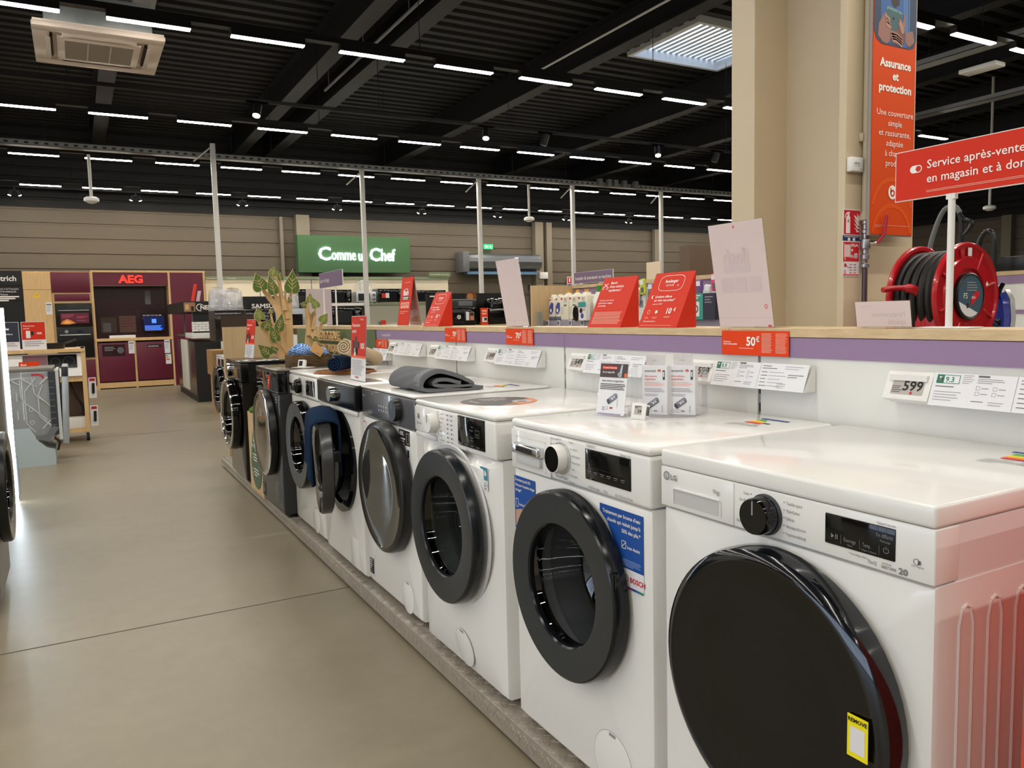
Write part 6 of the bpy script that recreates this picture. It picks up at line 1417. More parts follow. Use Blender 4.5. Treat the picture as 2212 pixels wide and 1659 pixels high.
part(m, 'brick_tiles', t, smooth=0)
m = MB(); m.box(-.15, .78, -.01, 2.2, 1.375, 1.545, BKL, .004); part(m, 'sign_header', t, smooth=0)
m = MB(); T = FRONT(-.0105); m.ring(T, .1, 1.452, .046, .056, WTXT, n=24, a0=.6, a1=PI * 1.6); m.text(T, .1, 1.42, 'NEFF', .09, WTXT, bold=.03, width=.19); m.rect(T, -.13, 1.39, .03, 1.53, mat('warm_photo', (150, 110, 76), .5)); m.rect(T, -.11, 1.42, -.06, 1.5, mat('warm_photo_light', (206, 166, 120), .5), .001); m.rect(T, -.03, 1.4, .01, 1.47, DBR, .001); part(m, 'lettering', t)
m = MB(); m.box(.8, 1.9, .3, .5, 1.38, 1.62, BKL, .004); m.text(FRONT(.2995), .92, 1.43, 'SAMSUNG', .1, WTXT, bold=.03, width=.52); m.box(.8, 1.9, .3, .5, .9, 1.4, BKL); part(m, 'second_sign', t, smooth=0)
m = MB(); m.box(-.03, -.01, .75, 1.6, .14, .95, mat('cream_door', (206, 200, 186), .4), .003); part(m, 'door', t)
for y in (.1, 1.2): m = MB(); m.box(-.01, .02, y, y + .03, 1.04, 1.375, STEEL); part(m, 'upright', t)
for k, (y, z, c) in enumerate(((12.95, 1.553, RED), (13.35, 1.553, mat('mauve_card', (120, 80, 90), .5)), (13.15, 1.553, PINKPAPER))):
    m = MB(); m.box(-.0, .012, -.035, .035, 0, .27 - .05 * k, c)
    tag(m.obj('info_card', loc=(1.6 + .05 * k, y, z), rot=(0, .25, .5), smooth=0), ('orange red card leaning on the NEFF island, lowest left of three', 'tall mauve card on the NEFF island, middle of three', 'pale card on the NEFF island, right of three')[k], 'card', 'cards on the NEFF island')
# cartons
CARD = mat('brown_cardboard', (150, 114, 72), .8); CARD2 = mat('brown_cardboard_pale', (162, 124, 90), .8)
m = MB(); m.box(0, .45, 0, .5, 0, .515, CARD2, .003); m.lines(FRONT(-.0005), .03, .45, (.05, .04), .02, .05, INKG); tag(m.obj('cardboard_box', loc=(1.60, 11.0, .0), smooth=0), 'lower brown cardboard carton past the end of the platform', 'box', 'stacked cardboard cartons')
m = MB(); m.box(0, .45, 0, .5, 0, .335, CARD, .003); m.lines(FRONT(-.0005), .03, .28, (.05, .04), .02, .05, INKG); m.rect(FRONT(-.0005), .1, .26, .22, .29, INKG); tag(m.obj('cardboard_box', loc=(1.565, 11.0, .5155), smooth=0), 'upper brown cardboard carton past the end of the platform', 'box', 'stacked cardboard cartons')

# ------------------------------------------------------------------ microwave stand by the tree
m = MB(); m.box(0, 1.4, .12, .62, 0, .96, mat('stand_grey', (70, 66, 62), .5)); m.box(-.1, 1.4, 0, .62, .96, 1.0, BLACKM, .004); m.box(.0, .12, -.02, .1, .93, .96, CHROME, .01)
tag(m.obj('microwave_stand', loc=(1.62, 9.12, 0), smooth=0), 'dark stand carrying the black microwave behind the wooden leaves', 'stand')
def microwave(name, label, loc, w, h, d, body, front, win, knobs=False, rz=0, group='microwaves', handle=False):
    t = thing(name, label, 'microwave', loc, rz, group)
    m = MB(); m.box(0, w, 0, d, .012, h, body, .008); 
    for x in (.04, w - .04): m.box(x - .015, x + .015, .03, .06, 0, .014, RUBBER); m.box(x - .015, x + .015, d - .06, d - .03, 0, .014, RUBBER)
    part(m, 'casing', t)
    m = MB(); m.box(.002, w * .76, -.012, .0, .016, h - .004, front, .003); m.rect(FRONT(-.0125), w * .1, h * .18, w * .68, h * .82, win); part(m, 'door', t)
    m = MB(); m.box(w * .765, w - .002, -.012, 0, .016, h - .004, front, .003)
    if knobs:
        for z in (.3, .68): m.cyl((w * .88, -.012, h * z), (w * .88, -.035, h * z), .032, MIDGREY, n=16)
    else:
        m.lines(FRONT(-.0125), w * .81, h * .8, (w * .12, w * .1, w * .12, w * .1), .008, h * .1, INKL); m.disc(FRONT(-.0125), w * .88, h * .25, .016, INKL)
    part(m, 'control_strip', t)
    if handle: m = MB(); m.tube([(w * .74, -.035, h * .12), (w * .74, -.035, h * .88)], .01, STEEL); part(m, 'handle', t)
    return t
BRG = mat('brown_black_gloss', (24, 20, 18), .1, coat=.3)
microwave('microwave_oven', 'large black microwave with stacked clear domes on it, behind the wooden leaves', (1.345, 9.12, 1.0005), .62, .355, .44, mat('dark_steel_case', (74, 70, 68), .35, .7), BRG, mat('brown_window', (58, 46, 40), .25))
microwave('microwave_oven', 'silver rounded microwave half hidden behind the wooden leaves', (2.0, 9.12, 1.0005), .45, .36, .4, mat('silver_case', (150, 154, 160), .3, .7), mat('silver_front', (160, 164, 170), .3, .6), BLACKG)
DOME = glassy('clear_plastic_dome', (252, 252, 253), .02, .06, milk=.2)
def dome(label, x, y, n, r, z=1.3555):
    t = thing('plastic_dome_stack', label, 'cloche', (x, y, z), group='stacks of clear domes')
    for k in range(n):
        m = MB(); m.lathe([(r, .0), (r * .98, .01), (r * .97, .10), (r * .88, .165), (r * .6, .205), (0, .216)], DOME, 28, T3(0, 0, k * .018)); part(m, 'clear_dome', t)
        m = MB(); m.lathe([(r * 1.0, 0), (r * 1.03, .001), (r * 1.03, .004), (r, .005)], mat('dome_rim', (214, 212, 216), .3), 28, T3(0, 0, k * .018)); part(m, 'rim', t)
dome('stack of clear plastic domes on the black microwave, front and taller one', 1.56, 9.27, 3, .122); dome('stack of clear plastic domes on the black microwave, rear and smaller one', 1.44, 9.50, 4, .098)
m = MB()
for k in range(4): m.lathe([(.1, .0), (.098, .01), (.095, .10), (.085, .15), (.055, .18), (0, .19)], DOME, 28, T3(0, 0, k * .016))
tag(m.obj('plastic_dome_stack', loc=(2.22, 9.3, 1.3612)), 'stack of clear domes on the silver microwave, seen between the leaves', 'cloche', 'stacks of clear domes')

# ------------------------------------------------------------------ cooking wall: shelves, microwaves, illuminated sign
t = thing('illuminated_sign', 'green illuminated sign lettered Comme un Chef on the back wall', 'sign', (4.27, 17.0, 2.24))
m = MB(); m.box(0, 2.56, 0, .22, 0, .795, mat('sign_green', (66, 104, 66), .6)); part(m, 'sign_box', t, smooth=0)
LET = mat('lit_letters', (255, 255, 255), .5, emit=(236, 250, 255), strength=3.2); m = MB(); T = FRONT(-.001)
m.text(T, .42, .27, 'C', .40, LET, bold=.012, depth=.03, width=.27); m.text(T, .72, .27, 'omme', .36, LET, bold=-.004, depth=.03, width=.54); m.text(T, 1.32, .26, 'un', .34, LET, bold=.004, depth=.03, width=.2); m.text(T, 1.58, .265, 'C', .40, LET, bold=.012, depth=.03, width=.24); m.text(T, 1.85, .265, 'hef', .38, LET, bold=.006, depth=.03, width=.33)
part(m, 'lit_letters', t, smooth=0)
CREAMP = mat('cream_panel', (226, 214, 188), .5)
t = thing('wall_shelf', 'long cream shelf wall with green header strip under the illuminated sign', 'shelf', (2.36, 16.55, 0))
for k in range(5): m = MB(); m.box(k * 1.08, k * 1.08 + 1.066, .40, .42, 0, 2.08, CREAMP); part(m, 'back_panel', t, smooth=0)
m = MB()
for k in range(6):
    for q in range(14): m.box(k * 1.08 - .012, k * 1.08 - .002, .396, .40, .9 + q * .085, .94 + q * .085, INK)
m.box(-.015, 5.4, .402, .43, 0, 2.08, MIDGREY); part(m, 'slotted_upright', t, smooth=0)
m = MB(); m.box(-.01, 5.4, .37, .43, 2.08, 2.145, mat('sage_strip', (126, 138, 108), .5)); m.text(FRONT(.3695), .02, 2.095, 'Faites de bonnes recettes      ›  Pour cuisiner', .032, WTXT); m.text(FRONT(.3695), 2.3, 2.095, 'Micro-ondes  gril et combinés', .032, WTXT); part(m, 'header_strip', t, smooth=0)
m = MB(); m.box(0, 3.15, -.08, .4, 1.50, 1.56, WPLAST); m.box(0, 5.38, -.08, .4, 1.03, 1.08, WPLAST); m.box(3.15, 5.38, -.08, .4, 1.5, 1.545, mat('sage_edge', (116, 124, 98), .5)); m.box(0, 5.38, -.02, .4, 0, .1, WPLAST); part(m, 'shelf_board', t, smooth=0)
m = MB(); m.box(3.2, 5.38, -.06, -.04, .1, 1.5, mat('grey_green_panel', (158, 158, 142), .5)); part(m, 'front_panels', t, smooth=0)
SILV = mat('silver_case_two', (186, 190, 194), .35, .4)
microwave('microwave_oven', 'black microwave on the upper shelf right of the grey acrylic sign', (4.76, 16.5, 1.561), .49, .285, .36, BLACKM, BLACKG, mat('mw_window', (22, 24, 32), .15), handle=False)
microwave('microwave_oven', 'small silver microwave with two knobs on the upper shelf', (5.35, 16.5, 1.561 if False else 1.561), .45, .24, .36, SILV, SILV, mat('mw_window_two', (40, 46, 52), .2), knobs=True)
microwave('microwave_oven', 'large black microwave with red and white sticker on the upper shelf', (5.84, 16.5, 1.561), .64, .30, .36, MIDGREY, BLACKG, MATS['mw_window'])
m = MB(); m.box(0, .09, -.003, 0, 0, .1, RED); m.box(.09, .17, -.003, 0, .0, .105, PAPER); tag(m.obj('promo_sticker', loc=(5.93, 16.485, 1.66), smooth=0), 'red and white promotion sticker on the large black microwave', 'sticker')
microwave('microwave_oven', 'black microwave with steel handle right of the flash sale sign', (6.62, 16.5, 1.561), .85, .26, .36, BLACKM, BLACKG, MATS['mw_window'], handle=True)
microwave('microwave_oven', 'black microwave on the upper shelf behind the grey acrylic sign', (4.0, 16.5, 1.561), .66, .3, .36, BLACKM, BLACKG, MATS['mw_window'])
microwave('microwave_oven', 'large black built-in style microwave on the lower shelf, right of the purple sign post', (4.80, 16.5, 1.081), .66, .38, .36, BLACKM, BLACKG, mat('mw_window_three', (40, 42, 46), .2))
m = MB(); m.lathe([(.19, 0), (.185, .12), (.16, .2), (.1, .25), (0, .265)], DOME, 28); m.lathe([(.19, 0), (.2, .002), (.2, .008), (.19, .01)], MATS['dome_rim'], 28); tag(m.obj('plastic_dome', loc=(5.58, 16.68, 1.8015)), 'clear plastic dome on the small silver microwave', 'cloche')
m = MB(); m.box(0, .55, 0, .02, 0, .11, mat('sage_sign', (112, 128, 92), .5)); m.text(FRONT(-.0005), .03, .04, 'Cuire & réchauffer au micro-ondes', .04, WTXT, width=.48); tag(m.obj('shelf_sign', loc=(7.24, 16.9, 2.147), smooth=0), 'small green sign at the right end of the cream shelf wall', 'sign')
m = MB(); m.box(0, .1, -.05, .0, 0, .09, RED); m.box(-.05, 0, -.05, 0, 0, .06, INKG); tag(m.obj('promo_cube', loc=(5.85, 16.4, 1.0805)), 'little red promotion block on the lower shelf', 'card')

# ------------------------------------------------------------------ fryer stand
t = thing('fryer_stand', 'stand with black back board and oak edge holding black fryers, mid distance', 'stand', (4.45, 10.0, 0))
m = MB(); m.box(0, 1.35, 0, .6, 0, 1.06, WPLAST); m.box(-.02, 1.37, -.02, .6, 1.06, 1.095, OAK); part(m, 'stand_body', t, smooth=0)
m = MB(); m.box(.0, 1.35, .5, .54, 1.095, 1.56, BKL); m.text(FRONT(.4995), .15, 1.5, 'NINJA', .05, WTXT) if False else m.lines(FRONT(.4995), .05, 1.53, (.12,), .02, .03, WTXT); m.disc(FRONT(.4995), .72, 1.5, .09, mat('food_picture', (122, 70, 44), .5)); m.disc(FRONT(.4995), .7, 1.51, .05, mat('food_picture_light', (190, 130, 70), .5), .001); part(m, 'back_board', t, smooth=0)
t = thing('air_fryer', 'black air fryer with white round badge beside the small red wedge sign', 'air fryer', (4.62, 10.05, 1.0955), group='black fryers')
m = MB(); m.box(0, .42, 0, .36, .01, .37, BLACKM, .03, 3); m.box(.02, .4, .02, .34, 0, .015, RUBBER); part(m, 'fryer_body', t); m = MB(); m.box(.02, .4, -.012, .0, .02, .25, BLACKG, .01); m.ring(FRONT(-.0125), .12, .12, .02, .03, WTXT, n=20); m.disc(FRONT(-.0125), .12, .12, .01, WTXT); m.box(.2, .36, -.03, -.012, .06, .18, DGREY, .005); part(m, 'basket_door', t); m = MB(); m.box(.12, .34, -.008, 0, .275, .34, MIDGREY, .003); part(m, 'control_panel', t)
m = MB(); T = FRONT(-.0315); m.rect(T, .22, .07, .27, .19, PAPER); m.rect(T, .285, .07, .345, .19, MATS['peach_print']); m.rect(T, .29, .13, .34, .18, INK, .001); part(m, 'sticker', t)
t = thing('multicooker', 'black multicooker with steel handle behind the tall blank acrylic sign', 'multicooker', (5.22, 10.05, 1.0955), group='black fryers')
m = MB(); m.box(0, .42, 0, .36, .01, .24, BLACKG, .03, 3); m.box(.02, .4, .02, .34, 0, .015, RUBBER); m.lathe([(.18, .24), (.185, .3), (.17, .36), (.1, .38), (0, .385)], BLACKG, 28, T3(.21, .18, 0)); part(m, 'cooker_body', t); m = MB(); m.tube(smooth_path([(.02, -.005, .2), (.1, -.05, .21), (.2, -.05, .21), (.26, -.005, .2)], 4), .016, STEEL); part(m, 'handle', t)
m = MB(); m.box(0, .11, 0, .03, 0, .24, ORANGE); m.rect(FRONT(-.0005), .015, .04, .095, .11, PAPER); m.rect(FRONT(-.0005), .05, .06, .09, .1, INK, .001); m.lines(FRONT(-.0005), .015, .21, (.08, .07), .025, .04, PINKTXT); tag(m.obj('leaflet_stand', loc=(5.07, 10.0, 1.0955), smooth=0), 'orange leaflet stand between the two black fryers', 'leaflet')
m = MB(); m.box(-.1, 1.0, 0, .01, 0, .10, mat('grey_green_sign', (98, 108, 80), .5)); tag(m.obj('green_shelf_sign', loc=(4.95, 11.5, 1.66), rz=-.9, smooth=0), 'green tilted sign above the fryer stand', 'sign') if False else None

# ------------------------------------------------------------------ far wall fittings
t = thing('roller_shutter', 'galvanised rolled-up shutter drum high on the back wall', 'shutter', (8.16, 17.15, 2.27))
m = MB(); T = Matrix(((0, 0, 1, 0), (1, 0, 0, 0), (0, 1, 0, .25), (0, 0, 0, 1))); m.lathe([(0, .15), (.2, .15), (.2, 2.2), (0, 2.2)], mat('shutter_steel', (150, 156, 162), .3, .9), 14, T); part(m, 'shutter_roll', t, smooth=0)
m = MB(); m.box(0, .16, -.2, .25, .0, .48, MIDGREY, .004); part(m, 'end_bracket', t); m = MB(); m.box(.15, 2.1, -.1, .1, -.05, .02, mat('shutter_blue', (96, 132, 168), .4)); part(m, 'bottom_bar', t)
m = MB(); m.box(0, .25, -.03, 0, 0, .12, mat('exit_green', (20, 120, 80), .5, emit=(60, 190, 130), strength=1.0)); m.rect(FRONT(-.0305), .03, .04, .1, .08, WTXT); m.poly(FRONT(-.0305), [(.13, .05), (.17, .05), (.17, .03), (.21, .06), (.17, .09), (.17, .07), (.13, .07)], WTXT); m.rect(FRONT(-.0305), .045, .02, .065, .1, WTXT, .001)
tag(m.obj('exit_sign', loc=(8.94, 17.4, 2.855), smooth=0), 'small green emergency exit sign above the rolled-up shutter', 'sign')
m = MB(); m.box(0, .24, -.08, 0, 0, .17, WPLAST, .01); tag(m.obj('alarm_box', loc=(10.45, 17.3, 2.12)), 'white alarm box on the wall under the shutter end', 'alarm')
m = MB(); m.box(0, .16, -.004, 0, 0, .24, PAPER); m.rect(FRONT(-.0045), .02, .06, .14, .22, SR); m.rect(FRONT(-.0045), .06, .1, .1, .2, WTXT, .001); m.rect(FRONT(-.0045), .01, .01, .15, .045, mat('notice_blue', (50, 90, 150), .5)); tag(m.obj('fire_notice', loc=(11.42, 17.46, 1.95), smooth=0), 'small red and white fire notice far on the back wall', 'sign')
t = thing('stick_vacuum_display', 'thin black stick vacuum standing in front of the far shutter', 'vacuum cleaner', (8.55, 14.5, 0)); m = MB(); m.cyl((0, 0, .06), (0, 0, 1.75), .025, BLACKM); m.lathe([(0, -.0), (.06, .0), (.06, .14), (0, .15)], BLACKM, 14, T3(0, 0, 1.72)); part(m, 'tube', t); m = MB(); m.box(-.14, .14, -.08, .08, 0, .06, BLACKM, .01); part(m, 'floor_head', t)

# ------------------------------------------------------------------ left side: hob stand, dishwasher, end panel with lit edge, machines
t = thing('hob_display_stand', 'oak framed hob display stand on castors at the left', 'display stand', (-.75, 9.4, 0))
m = MB(); m.box(.785, .825, -.0, .55, .1, .985, OAKL, .002); m.box(0, .785, 0, .55, .1, .14, OAKL); m.box(0, .825, -.01, .6, .95, .985, OAKL, .002); m.box(0, .785, .0, .02, .64, .70, OAKL); part(m, 'oak_frame', t, smooth=0)
m = MB(); m.box(0, .785, .3, .33, .14, .64, mat('brown_board', (84, 66, 56), .5)); part(m, 'back_board', t, smooth=0)
m = MB(); Bq = RX(-.30) @ FRONT(0); Bq = T3(0, -.03, .70) @ Bq; m.box(0, .785, .0, .25, -.03, 0, WPLAST, T=Bq); part(m, 'sloped_panel', t, smooth=0)
m = MB(); m.box(.26, .475, .09, .235, 0, .006, mat('burgundy_hob', (110, 60, 70), .15, coat=.4), T=Bq); part(m, 'hob', t, 'burgundy tinted hob picture'); m = MB(); m.box(.48, .745, .09, .235, 0, .006, BLACKG, T=Bq); m.ring(Bq, .55, .16, .04, .042, INKG, .0065); m.ring(Bq, .67, .16, .05, .052, INKG, .0065); part(m, 'hob', t, 'black glass hob')
for x in (.05, .80):
    for y in (.06, .5): m = MB(); m.cyl((x - .015, y, .045), (x + .015, y, .045), .045, RUBBER, n=18); m.box(x - .025, x + .025, y - .02, y + .05, .06, .1, WPLAST, .005); part(m, 'castor', t)
m = MB(); m.tube(smooth_path([(.66, .25, .63), (.70, .2, .5), (.77, .2, .35), (.76, .22, .2)], 5), .012, BLACKM); part(m, 'power_cable', t)
m = MB(); m.box(0, .17, 0, .2, 0, .11, mat('woven_white', (226, 222, 212), .8, bump=(120, 1)), .006); tag(m.obj('storage_box', loc=(-.125, 9.42, .1405)), 'white woven storage box on the bottom board of the hob stand', 'box')
def small_sign(label, x, y, z, w, h, kind):
    m = MB(); m.box(0, w, -.003, .0, 0, h, PAPER); m.box(0, w, 0, .05, 0, .003, ACRYL); T = FRONT(-.0035)
    if kind == 'red': m.rect(T, .004, h * .36, w - .004, h - .004, RED); m.text(T, w * .08, h * .83, 'Financement', .02, WTXT, bold=.012, w=.001); m.text(T, w * .08, h * .74, 'spécial', .02, WTXT, bold=.012, w=.001); m.text(T, w * .6, h * .55, '10X', .03, WTXT, bold=.02, w=.001); m.rect(T, w * .18, h * .42, w * .36, h * .68, WPLAST, .001); m.rect(T, w * .38, h * .52, w * .5, h * .66, INK, .001); m.lines(T, w * .1, h * .3, (w * .7, w * .8, w * .6), .008, .02, INKL)
    elif kind == 'navy': m.rect(T, .004, h * .3, w - .004, h - .004, mat('navy_card', (44, 48, 64), .5)); m.text(T, w * .5, h * .55, '20€ offerts', .022, WTXT, 'CENTER', bold=.015, w=.001); m.rect(T, w * .3, h * .72, w * .6, h * .78, WTXT, .001); m.lines(T, w * .1, h * .25, (w * .7, w * .8), .008, .02, INKL)
    else: m.rect(T, .004, h * .4, w - .004, h - .004, mat('pale_red_card', (232, 130, 110), .5)); m.lines(T, w * .1, h * .85, (w * .5, w * .6), .012, .024, WTXT, .001)
    tag(m.obj('financing_sign' if kind != 'navy' else 'offer_sign', loc=(x, y, z), smooth=0), label, 'sign', 'signs on the hob stand')
small_sign('red Financement spécial sign on top of the hob stand', -.485, 9.5, .9855, .215, .29, 'red'); small_sign('dark navy offer sign on the hob stand, left of the red one', -.72, 9.5, .9855, .215, .29, 'navy')
small_sign('pale red sign low at the left behind the dishwasher', -.72, 8.75, .852, .2, .2, 'pale') if False else None
m = MB(); m.box(0, .16, -.003, 0, 0, .05, ORANGE); m.text(FRONT(-.0035), .015, .015, 'Best', .026, WTXT, bold=.02); tag(m.obj('orange_label', loc=(-.475, 8.5, .852), smooth=0), 'small orange label standing on top of the dishwasher', 'label')
t = thing('frying_pan', 'dark pan standing on the hob stand right of the red sign', 'pan', (-.2, 9.6, .9855)); m = MB(); m.lathe([(0, .0), (.09, .0), (.1, .06), (.095, .06), (.085, .008), (0, .008)], BLACKM, 28); part(m, 'pan_body', t); m = MB(); m.tube([(.09, 0, .05), (.2, -.02, .09)], .01, BLACKM); part(m, 'handle', t)
for k in range(2):
    m = MB(); m.box(0, .075, -.006, 0, 0, .22, PAPER); m.tube([(.04, -.012, .05), (.045, -.012, .16)], .014, BLACKM); m.rect(FRONT(-.0065), .01, .18, .065, .21, MATS['crimson_print'])
    tag(m.obj('hanging_package', loc=(.085, 9.45, .45 - k * .3), rz=.3, smooth=0), ('upper hanging blister pack at the right edge of the hob stand', 'lower hanging blister pack at the right edge of the hob stand')[k], 'package', 'blister packs by the hob stand')
m = MB(); m.tube([(.075, 9.44, .2), (.075, 9.44, 1.0), (.0, 9.44, 1.0)], .006, STEEL); tag(m.obj('pack_rail', smooth=0), 'thin metal rail carrying the blister packs', 'rail')
# dishwasher
DWP = mat('grey_insulation', (150, 152, 152), .3, coat=.3); DWB = mat('pale_steel_base', (176, 186, 186), .4, .3); RIB = mat('insulation_rib', (186, 190, 190), .35)
t = thing('dishwasher', 'built-in dishwasher with ribbed grey side and its door ajar, at the left', 'dishwasher', (-.78, 7.99, 0))
m = MB(); m.box(.02, .585, .002, .58, .25, .85, DWP, .01); m.box(.0, .59, -.01, .59, .84, .862, mat('dw_top', (120, 116, 106), .6), .003); part(m, 'tub', t)
m = MB(); sx = .565
def rib(*p): m.tube([(x - .0, -.002, z) for x, z in p], .006, RIB, 6)
rib((.22, .76), (.33, .78), (.45, .7)); rib((.27, .76), (.33, .72)); rib((.33, .78), (.33, .62), (.36, .56)); rib((.36, .56), (.36, .38), (.42, .3)); rib((.45, .78), (.36, .66), (.36, .56)); rib((.36, .56), (.52, .4)); rib((.42, .78), (.43, .64), (.5, .57)); rib((.5, .72), (.46, .62), (.46, .44), (.54, .36)); rib((.46, .62), (.55, .52)); rib((.46, .44), (.55, .34)); rib((.54, .78), (.48, .72)); rib((.3, .66), (.3, .58)); rib((.48, .33), (.54, .4)); rib((.3, .5), (.3, .42))
for z in (.505, .39): m.ring(FRONT(.0), .40, z, .012, .02, RIB, .004, 16)
part(m, 'ribbed_mould', t)
m = MB(); m.prism([(.0, .0), (.56, .0), (.56, .14), (.50, .16), (.44, .22), (.38, .34), (.0, .34)], -.57, .008, DWB, FRONT(0)); part(m, 'base', t)
m = MB(); m.prism([(.42, .24), (.52, .21), (.60, .33), (.56, .35), (.5, .27), (.42, .27)], 0.004, .014, MIDGREY, FRONT(0)); m.box(.545, .60, -.008, .02, .27, .83, DGREY); m.box(.60, .625, -.004, .55, .22, .84, mat('dw_inner_edge', (196, 198, 196), .4))
for k in range(9): m.box(.545, .585, -.011, -.008, .3 + k * .055, .306 + k * .055, MIDGREY)
m.tube([(.56, -.01, .25), (.6, -.015, .2), (.58, -.015, .13)], .01, BLACKM); part(m, 'hinge_mechanism', t)
m = MB(); m.box(-.005, .045, .0, .59, .0, .69, mat('dw_door_steel', (170, 176, 180), .35, .4), .006, T=T3(.625, .0, .18) @ RY(.045)); m.box(-.004, .046, .0, .59, .6, .69, DGREY, .004, T=T3(.623, -.002, .18) @ RY(.045)); part(m, 'door', t)
m = MB(); m.ring(FRONT(.0), .47, .77, .03, .045, mat('dw_red_mark', (190, 40, 60), .5), .004, 12, a0=0, a1=PI / 2); m.rect(FRONT(.0), .42, .80, .47, .815, MATS['dw_red_mark'], .004); part(m, 'sticker', t)
# left gondola end with a lit edge
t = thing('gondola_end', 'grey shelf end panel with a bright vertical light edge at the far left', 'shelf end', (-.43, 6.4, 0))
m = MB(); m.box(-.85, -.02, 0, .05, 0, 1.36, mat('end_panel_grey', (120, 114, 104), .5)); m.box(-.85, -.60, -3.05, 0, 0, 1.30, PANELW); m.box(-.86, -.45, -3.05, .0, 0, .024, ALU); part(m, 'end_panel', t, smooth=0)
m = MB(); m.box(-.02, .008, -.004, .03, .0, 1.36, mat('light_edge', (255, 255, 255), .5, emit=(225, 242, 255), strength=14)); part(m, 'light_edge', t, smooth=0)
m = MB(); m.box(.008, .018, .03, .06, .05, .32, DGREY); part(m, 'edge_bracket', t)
SILVB = mat('silver_grey_body', (112, 108, 102), .3, .4)
for k, (yc, col, lab) in enumerate(((4.2, SILVB, 'silver grey washing machine with black door at the left edge, nearest of the left row'), (4.86, BLKB, 'black washing machine in the left row, behind the silver grey one'), (5.5, ANT, 'anthracite washing machine in the left row, last before the lit shelf end'))):
    washer('washing_machine', lab, (-.352 if k == 0 else -.495, yc, ZP - (.05 if k == 0 else 0)), PI / 2, W=.6, D=.5, body=col, panel=BLKB, sides=col, cz=.46, R=.25, ri=.165, dth=.045 if k == 0 else .055, ring=BLACKG, rim=BLACKM, chrome=None, glass=DOORGLASSD, group='washing machines in the left row')
    if k == 1:
        pass
m = MB()
for k in range(3): m.box(0, .012, -.11, .11, 0, .16, RED if k == 0 else PINKPAPER, T=T3(-.62 - .02 * k, 4.4 + k * .7, .9482)) if k == 0 else None
tag(m.obj('red_leaflet', smooth=0), 'small red leaflet on the left row of machines', 'leaflet')

# ------------------------------------------------------------------ wooden tree with painted leaves
LG1 = mat('leaf_green', (84, 108, 42), .6); LG2 = mat('leaf_green_light', (116, 138, 62), .6); VEIN = mat('leaf_vein', (206, 180, 130), .6)
tr = thing('wooden_tree', 'birch plywood tree with painted green leaves standing on the dark machines', 'decoration', (1.35, 5.85, .9487))
def tq(zx, zy):     # decoration drawn on its own board: local x right, z up
    return ((zx - 560) * .000446, (1555 - zy) * .000446)
LIMB_N = [0]
def limb(pts, wds, y, th=.012):
    """a cut-out plywood branch following pts with half widths wds"""
    LIMB_N[0] += 1; y -= .0035 * LIMB_N[0]
    P = [Vector(tq(*p)) for p in pts]; P = [Vector(q) for q in smooth_path([tuple(p) for p in P], 5)]; n = len(P); Lh = []; Rh = []
    for i, p in enumerate(P):
        d = (P[min(i + 1, n - 1)] - P[max(i - 1, 0)]).normalized(); nn = Vector((-d.y, d.x)); t_ = i / (n - 1) * (len(wds) - 1); k = min(int(t_), len(wds) - 2); w_ = (wds[k] * (1 - t_ + k) + wds[k + 1] * (t_ - k)) * .000446
        Lh.append(p + nn * w_); Rh.append(p - nn * w_)
    for i in range(n - 1): TREE.prism([tuple(Lh[i]), tuple(Lh[i + 1]), tuple(Rh[i + 1]), tuple(Rh[i])], -th / 2 - .0, th / 2, BIRCH, FRONT(y))
TREE = MB()
limb([(580, 1560), (585, 1200), (560, 900), (520, 700), (400, 480)], (70, 75, 95, 60, 18), 0)
limb([(600, 1560), (620, 1200), (630, 900), (640, 650), (680, 470)], (60, 60, 50, 40, 16), .0)
limb([(540, 1000), (430, 700), (330, 560), (230, 420)], (60, 52, 40, 26), .004)
limb([(560, 800), (520, 600), (490, 300), (400, 190)], (50, 36, 24, 12), .008)
limb([(560, 760), (520, 520), (500, 260)], (40, 24, 10), -.006)
limb([(600, 900), (580, 600), (580, 440)], (40, 20, 10), .008)
limb([(560, 1540), (400, 1350), (260, 1180), (130, 930), (140, 890)], (70, 50, 42, 26, 10), -.012)
limb([(560, 1450), (470, 1280), (420, 1100), (340, 960), (320, 760)], (40, 36, 28, 18, 9), -.016)
limb([(540, 1540), (440, 1530), (380, 1460), (290, 1400)], (40, 32, 26, 10), -.02)
limb([(640, 1560), (690, 1470), (700, 1380)], (30, 22, 12), -.01)
part(TREE, 'birch_trunk', tr, smooth=0)
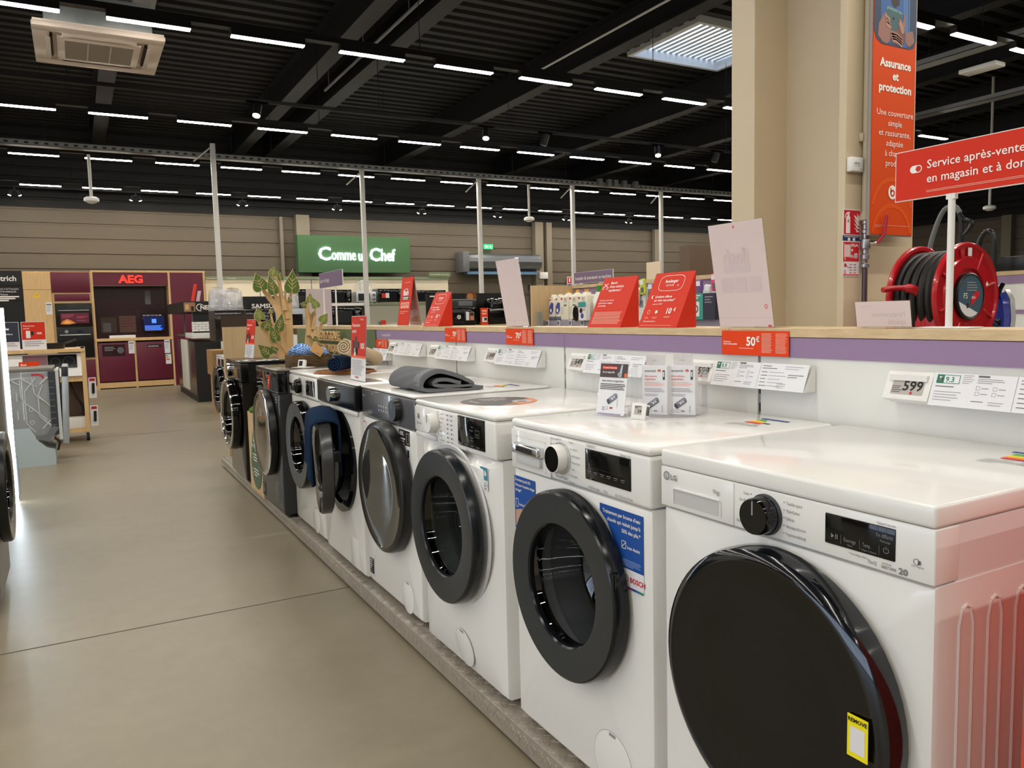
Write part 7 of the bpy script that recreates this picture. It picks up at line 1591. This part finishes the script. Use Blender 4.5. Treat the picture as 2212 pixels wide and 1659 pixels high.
def leaf(tip, stem, wd, y, col=LG1, parent=tr):
    y -= .04; wd *= 1.15
    a = Vector(tq(*stem)); b = Vector(tq(*tip)); d = b - a; L = d.length; ang = math.atan2(d.y, d.x); T = FRONT(y) @ T3(a.x, a.y, 0) @ RZ(ang); w_ = wd * .000446
    prof = [(0, 0), (-.06, .35), (-.04, .72), (.08, .95), (.24, 1.0), (.42, .86), (.62, .58), (.82, .26), (1, 0)]
    pts = [(x * L, v * w_) for x, v in prof] + [(x * L, -v * w_) for x, v in prof[-2:0:-1]]
    m = MB(); m.prism(pts, -.006, .005, BIRCH, T); m.poly(T, [(p[0] * .97 + L * .01, p[1] * .95) for p in pts], col, .0056)
    m.poly(T, [(-.02 * L, -.0022), (.75 * L, -.0006), (.75 * L, .0006), (-.02 * L, .0022)], VEIN, .0064)
    for x in (.12, .3, .46):
        for s in (-1, 1): m.poly(T, [(x * L, s * .0006), ((x + .2) * L, s * w_ * .55), ((x + .22) * L, s * w_ * .53), ((x + .04) * L, 0)], VEIN, .0064)
    return part(m, 'leaf', parent, smooth=0)
leaf((105, 155), (195, 430), 110, -.008); leaf((410, 55), (370, 195), 62, -.004, LG2); leaf((460, 100), (500, 270), 42, -.012); leaf((310, 185), (385, 490), 78, -.012); leaf((700, 95), (665, 470), 110, -.010)
leaf((100, 705), (140, 900), 76, -.020, LG2); leaf((485, 800), (415, 1085), 72, -.026); leaf((310, 900), (190, 1050), 78, -.018); leaf((275, 985), (375, 1260), 76, -.030); leaf((75, 1300), (260, 1480), 90, -.028, LG1); leaf((300, 725), (320, 800), 28, -.02, LG2); leaf((720, 1470), (650, 1540), 50, -.02); leaf((600, 540), (640, 630), 30, -.012); leaf((270, 1330), (370, 1420), 40, -.034)
tr2 = thing('wooden_tree', 'smaller birch tree with green leaves, right of the larger one', 'decoration', (1.40, 5.55, .9487))
TREE = MB(); LIMB_N[0] = 0
_tq = tq
def tq(zx, zy): return ((zx - 700) * .000425, (1500 - zy) * .000425)
limb([(790, 1510), (790, 1300), (800, 1150), (840, 900), (860, 720)], (70, 66, 60, 60, 24), 0)
limb([(780, 1200), (780, 1000), (760, 650)], (40, 20, 9), .005); limb([(800, 1100), (800, 900), (795, 560)], (40, 24, 12), -.005)
limb([(860, 1000), (890, 850), (920, 640)], (36, 26, 10), -.006); limb([(830, 1130), (920, 1060), (980, 980), (1010, 890)], (50, 40, 32, 16), -.01)
part(TREE, 'birch_trunk', tr2, smooth=0)
leaf((820, 390), (805, 555), 52, -.012, LG2, tr2); leaf((870, 480), (915, 640), 62, -.014, LG2, tr2); leaf((1095, 735), (985, 880), 70, -.016, LG2, tr2); leaf((650, 570), (750, 600), 48, -.012, LG1, tr2); leaf((870, 690), (850, 760), 26, -.014, LG1, tr2); leaf((920, 1190), (840, 1140), 40, -.014, LG1, tr2)
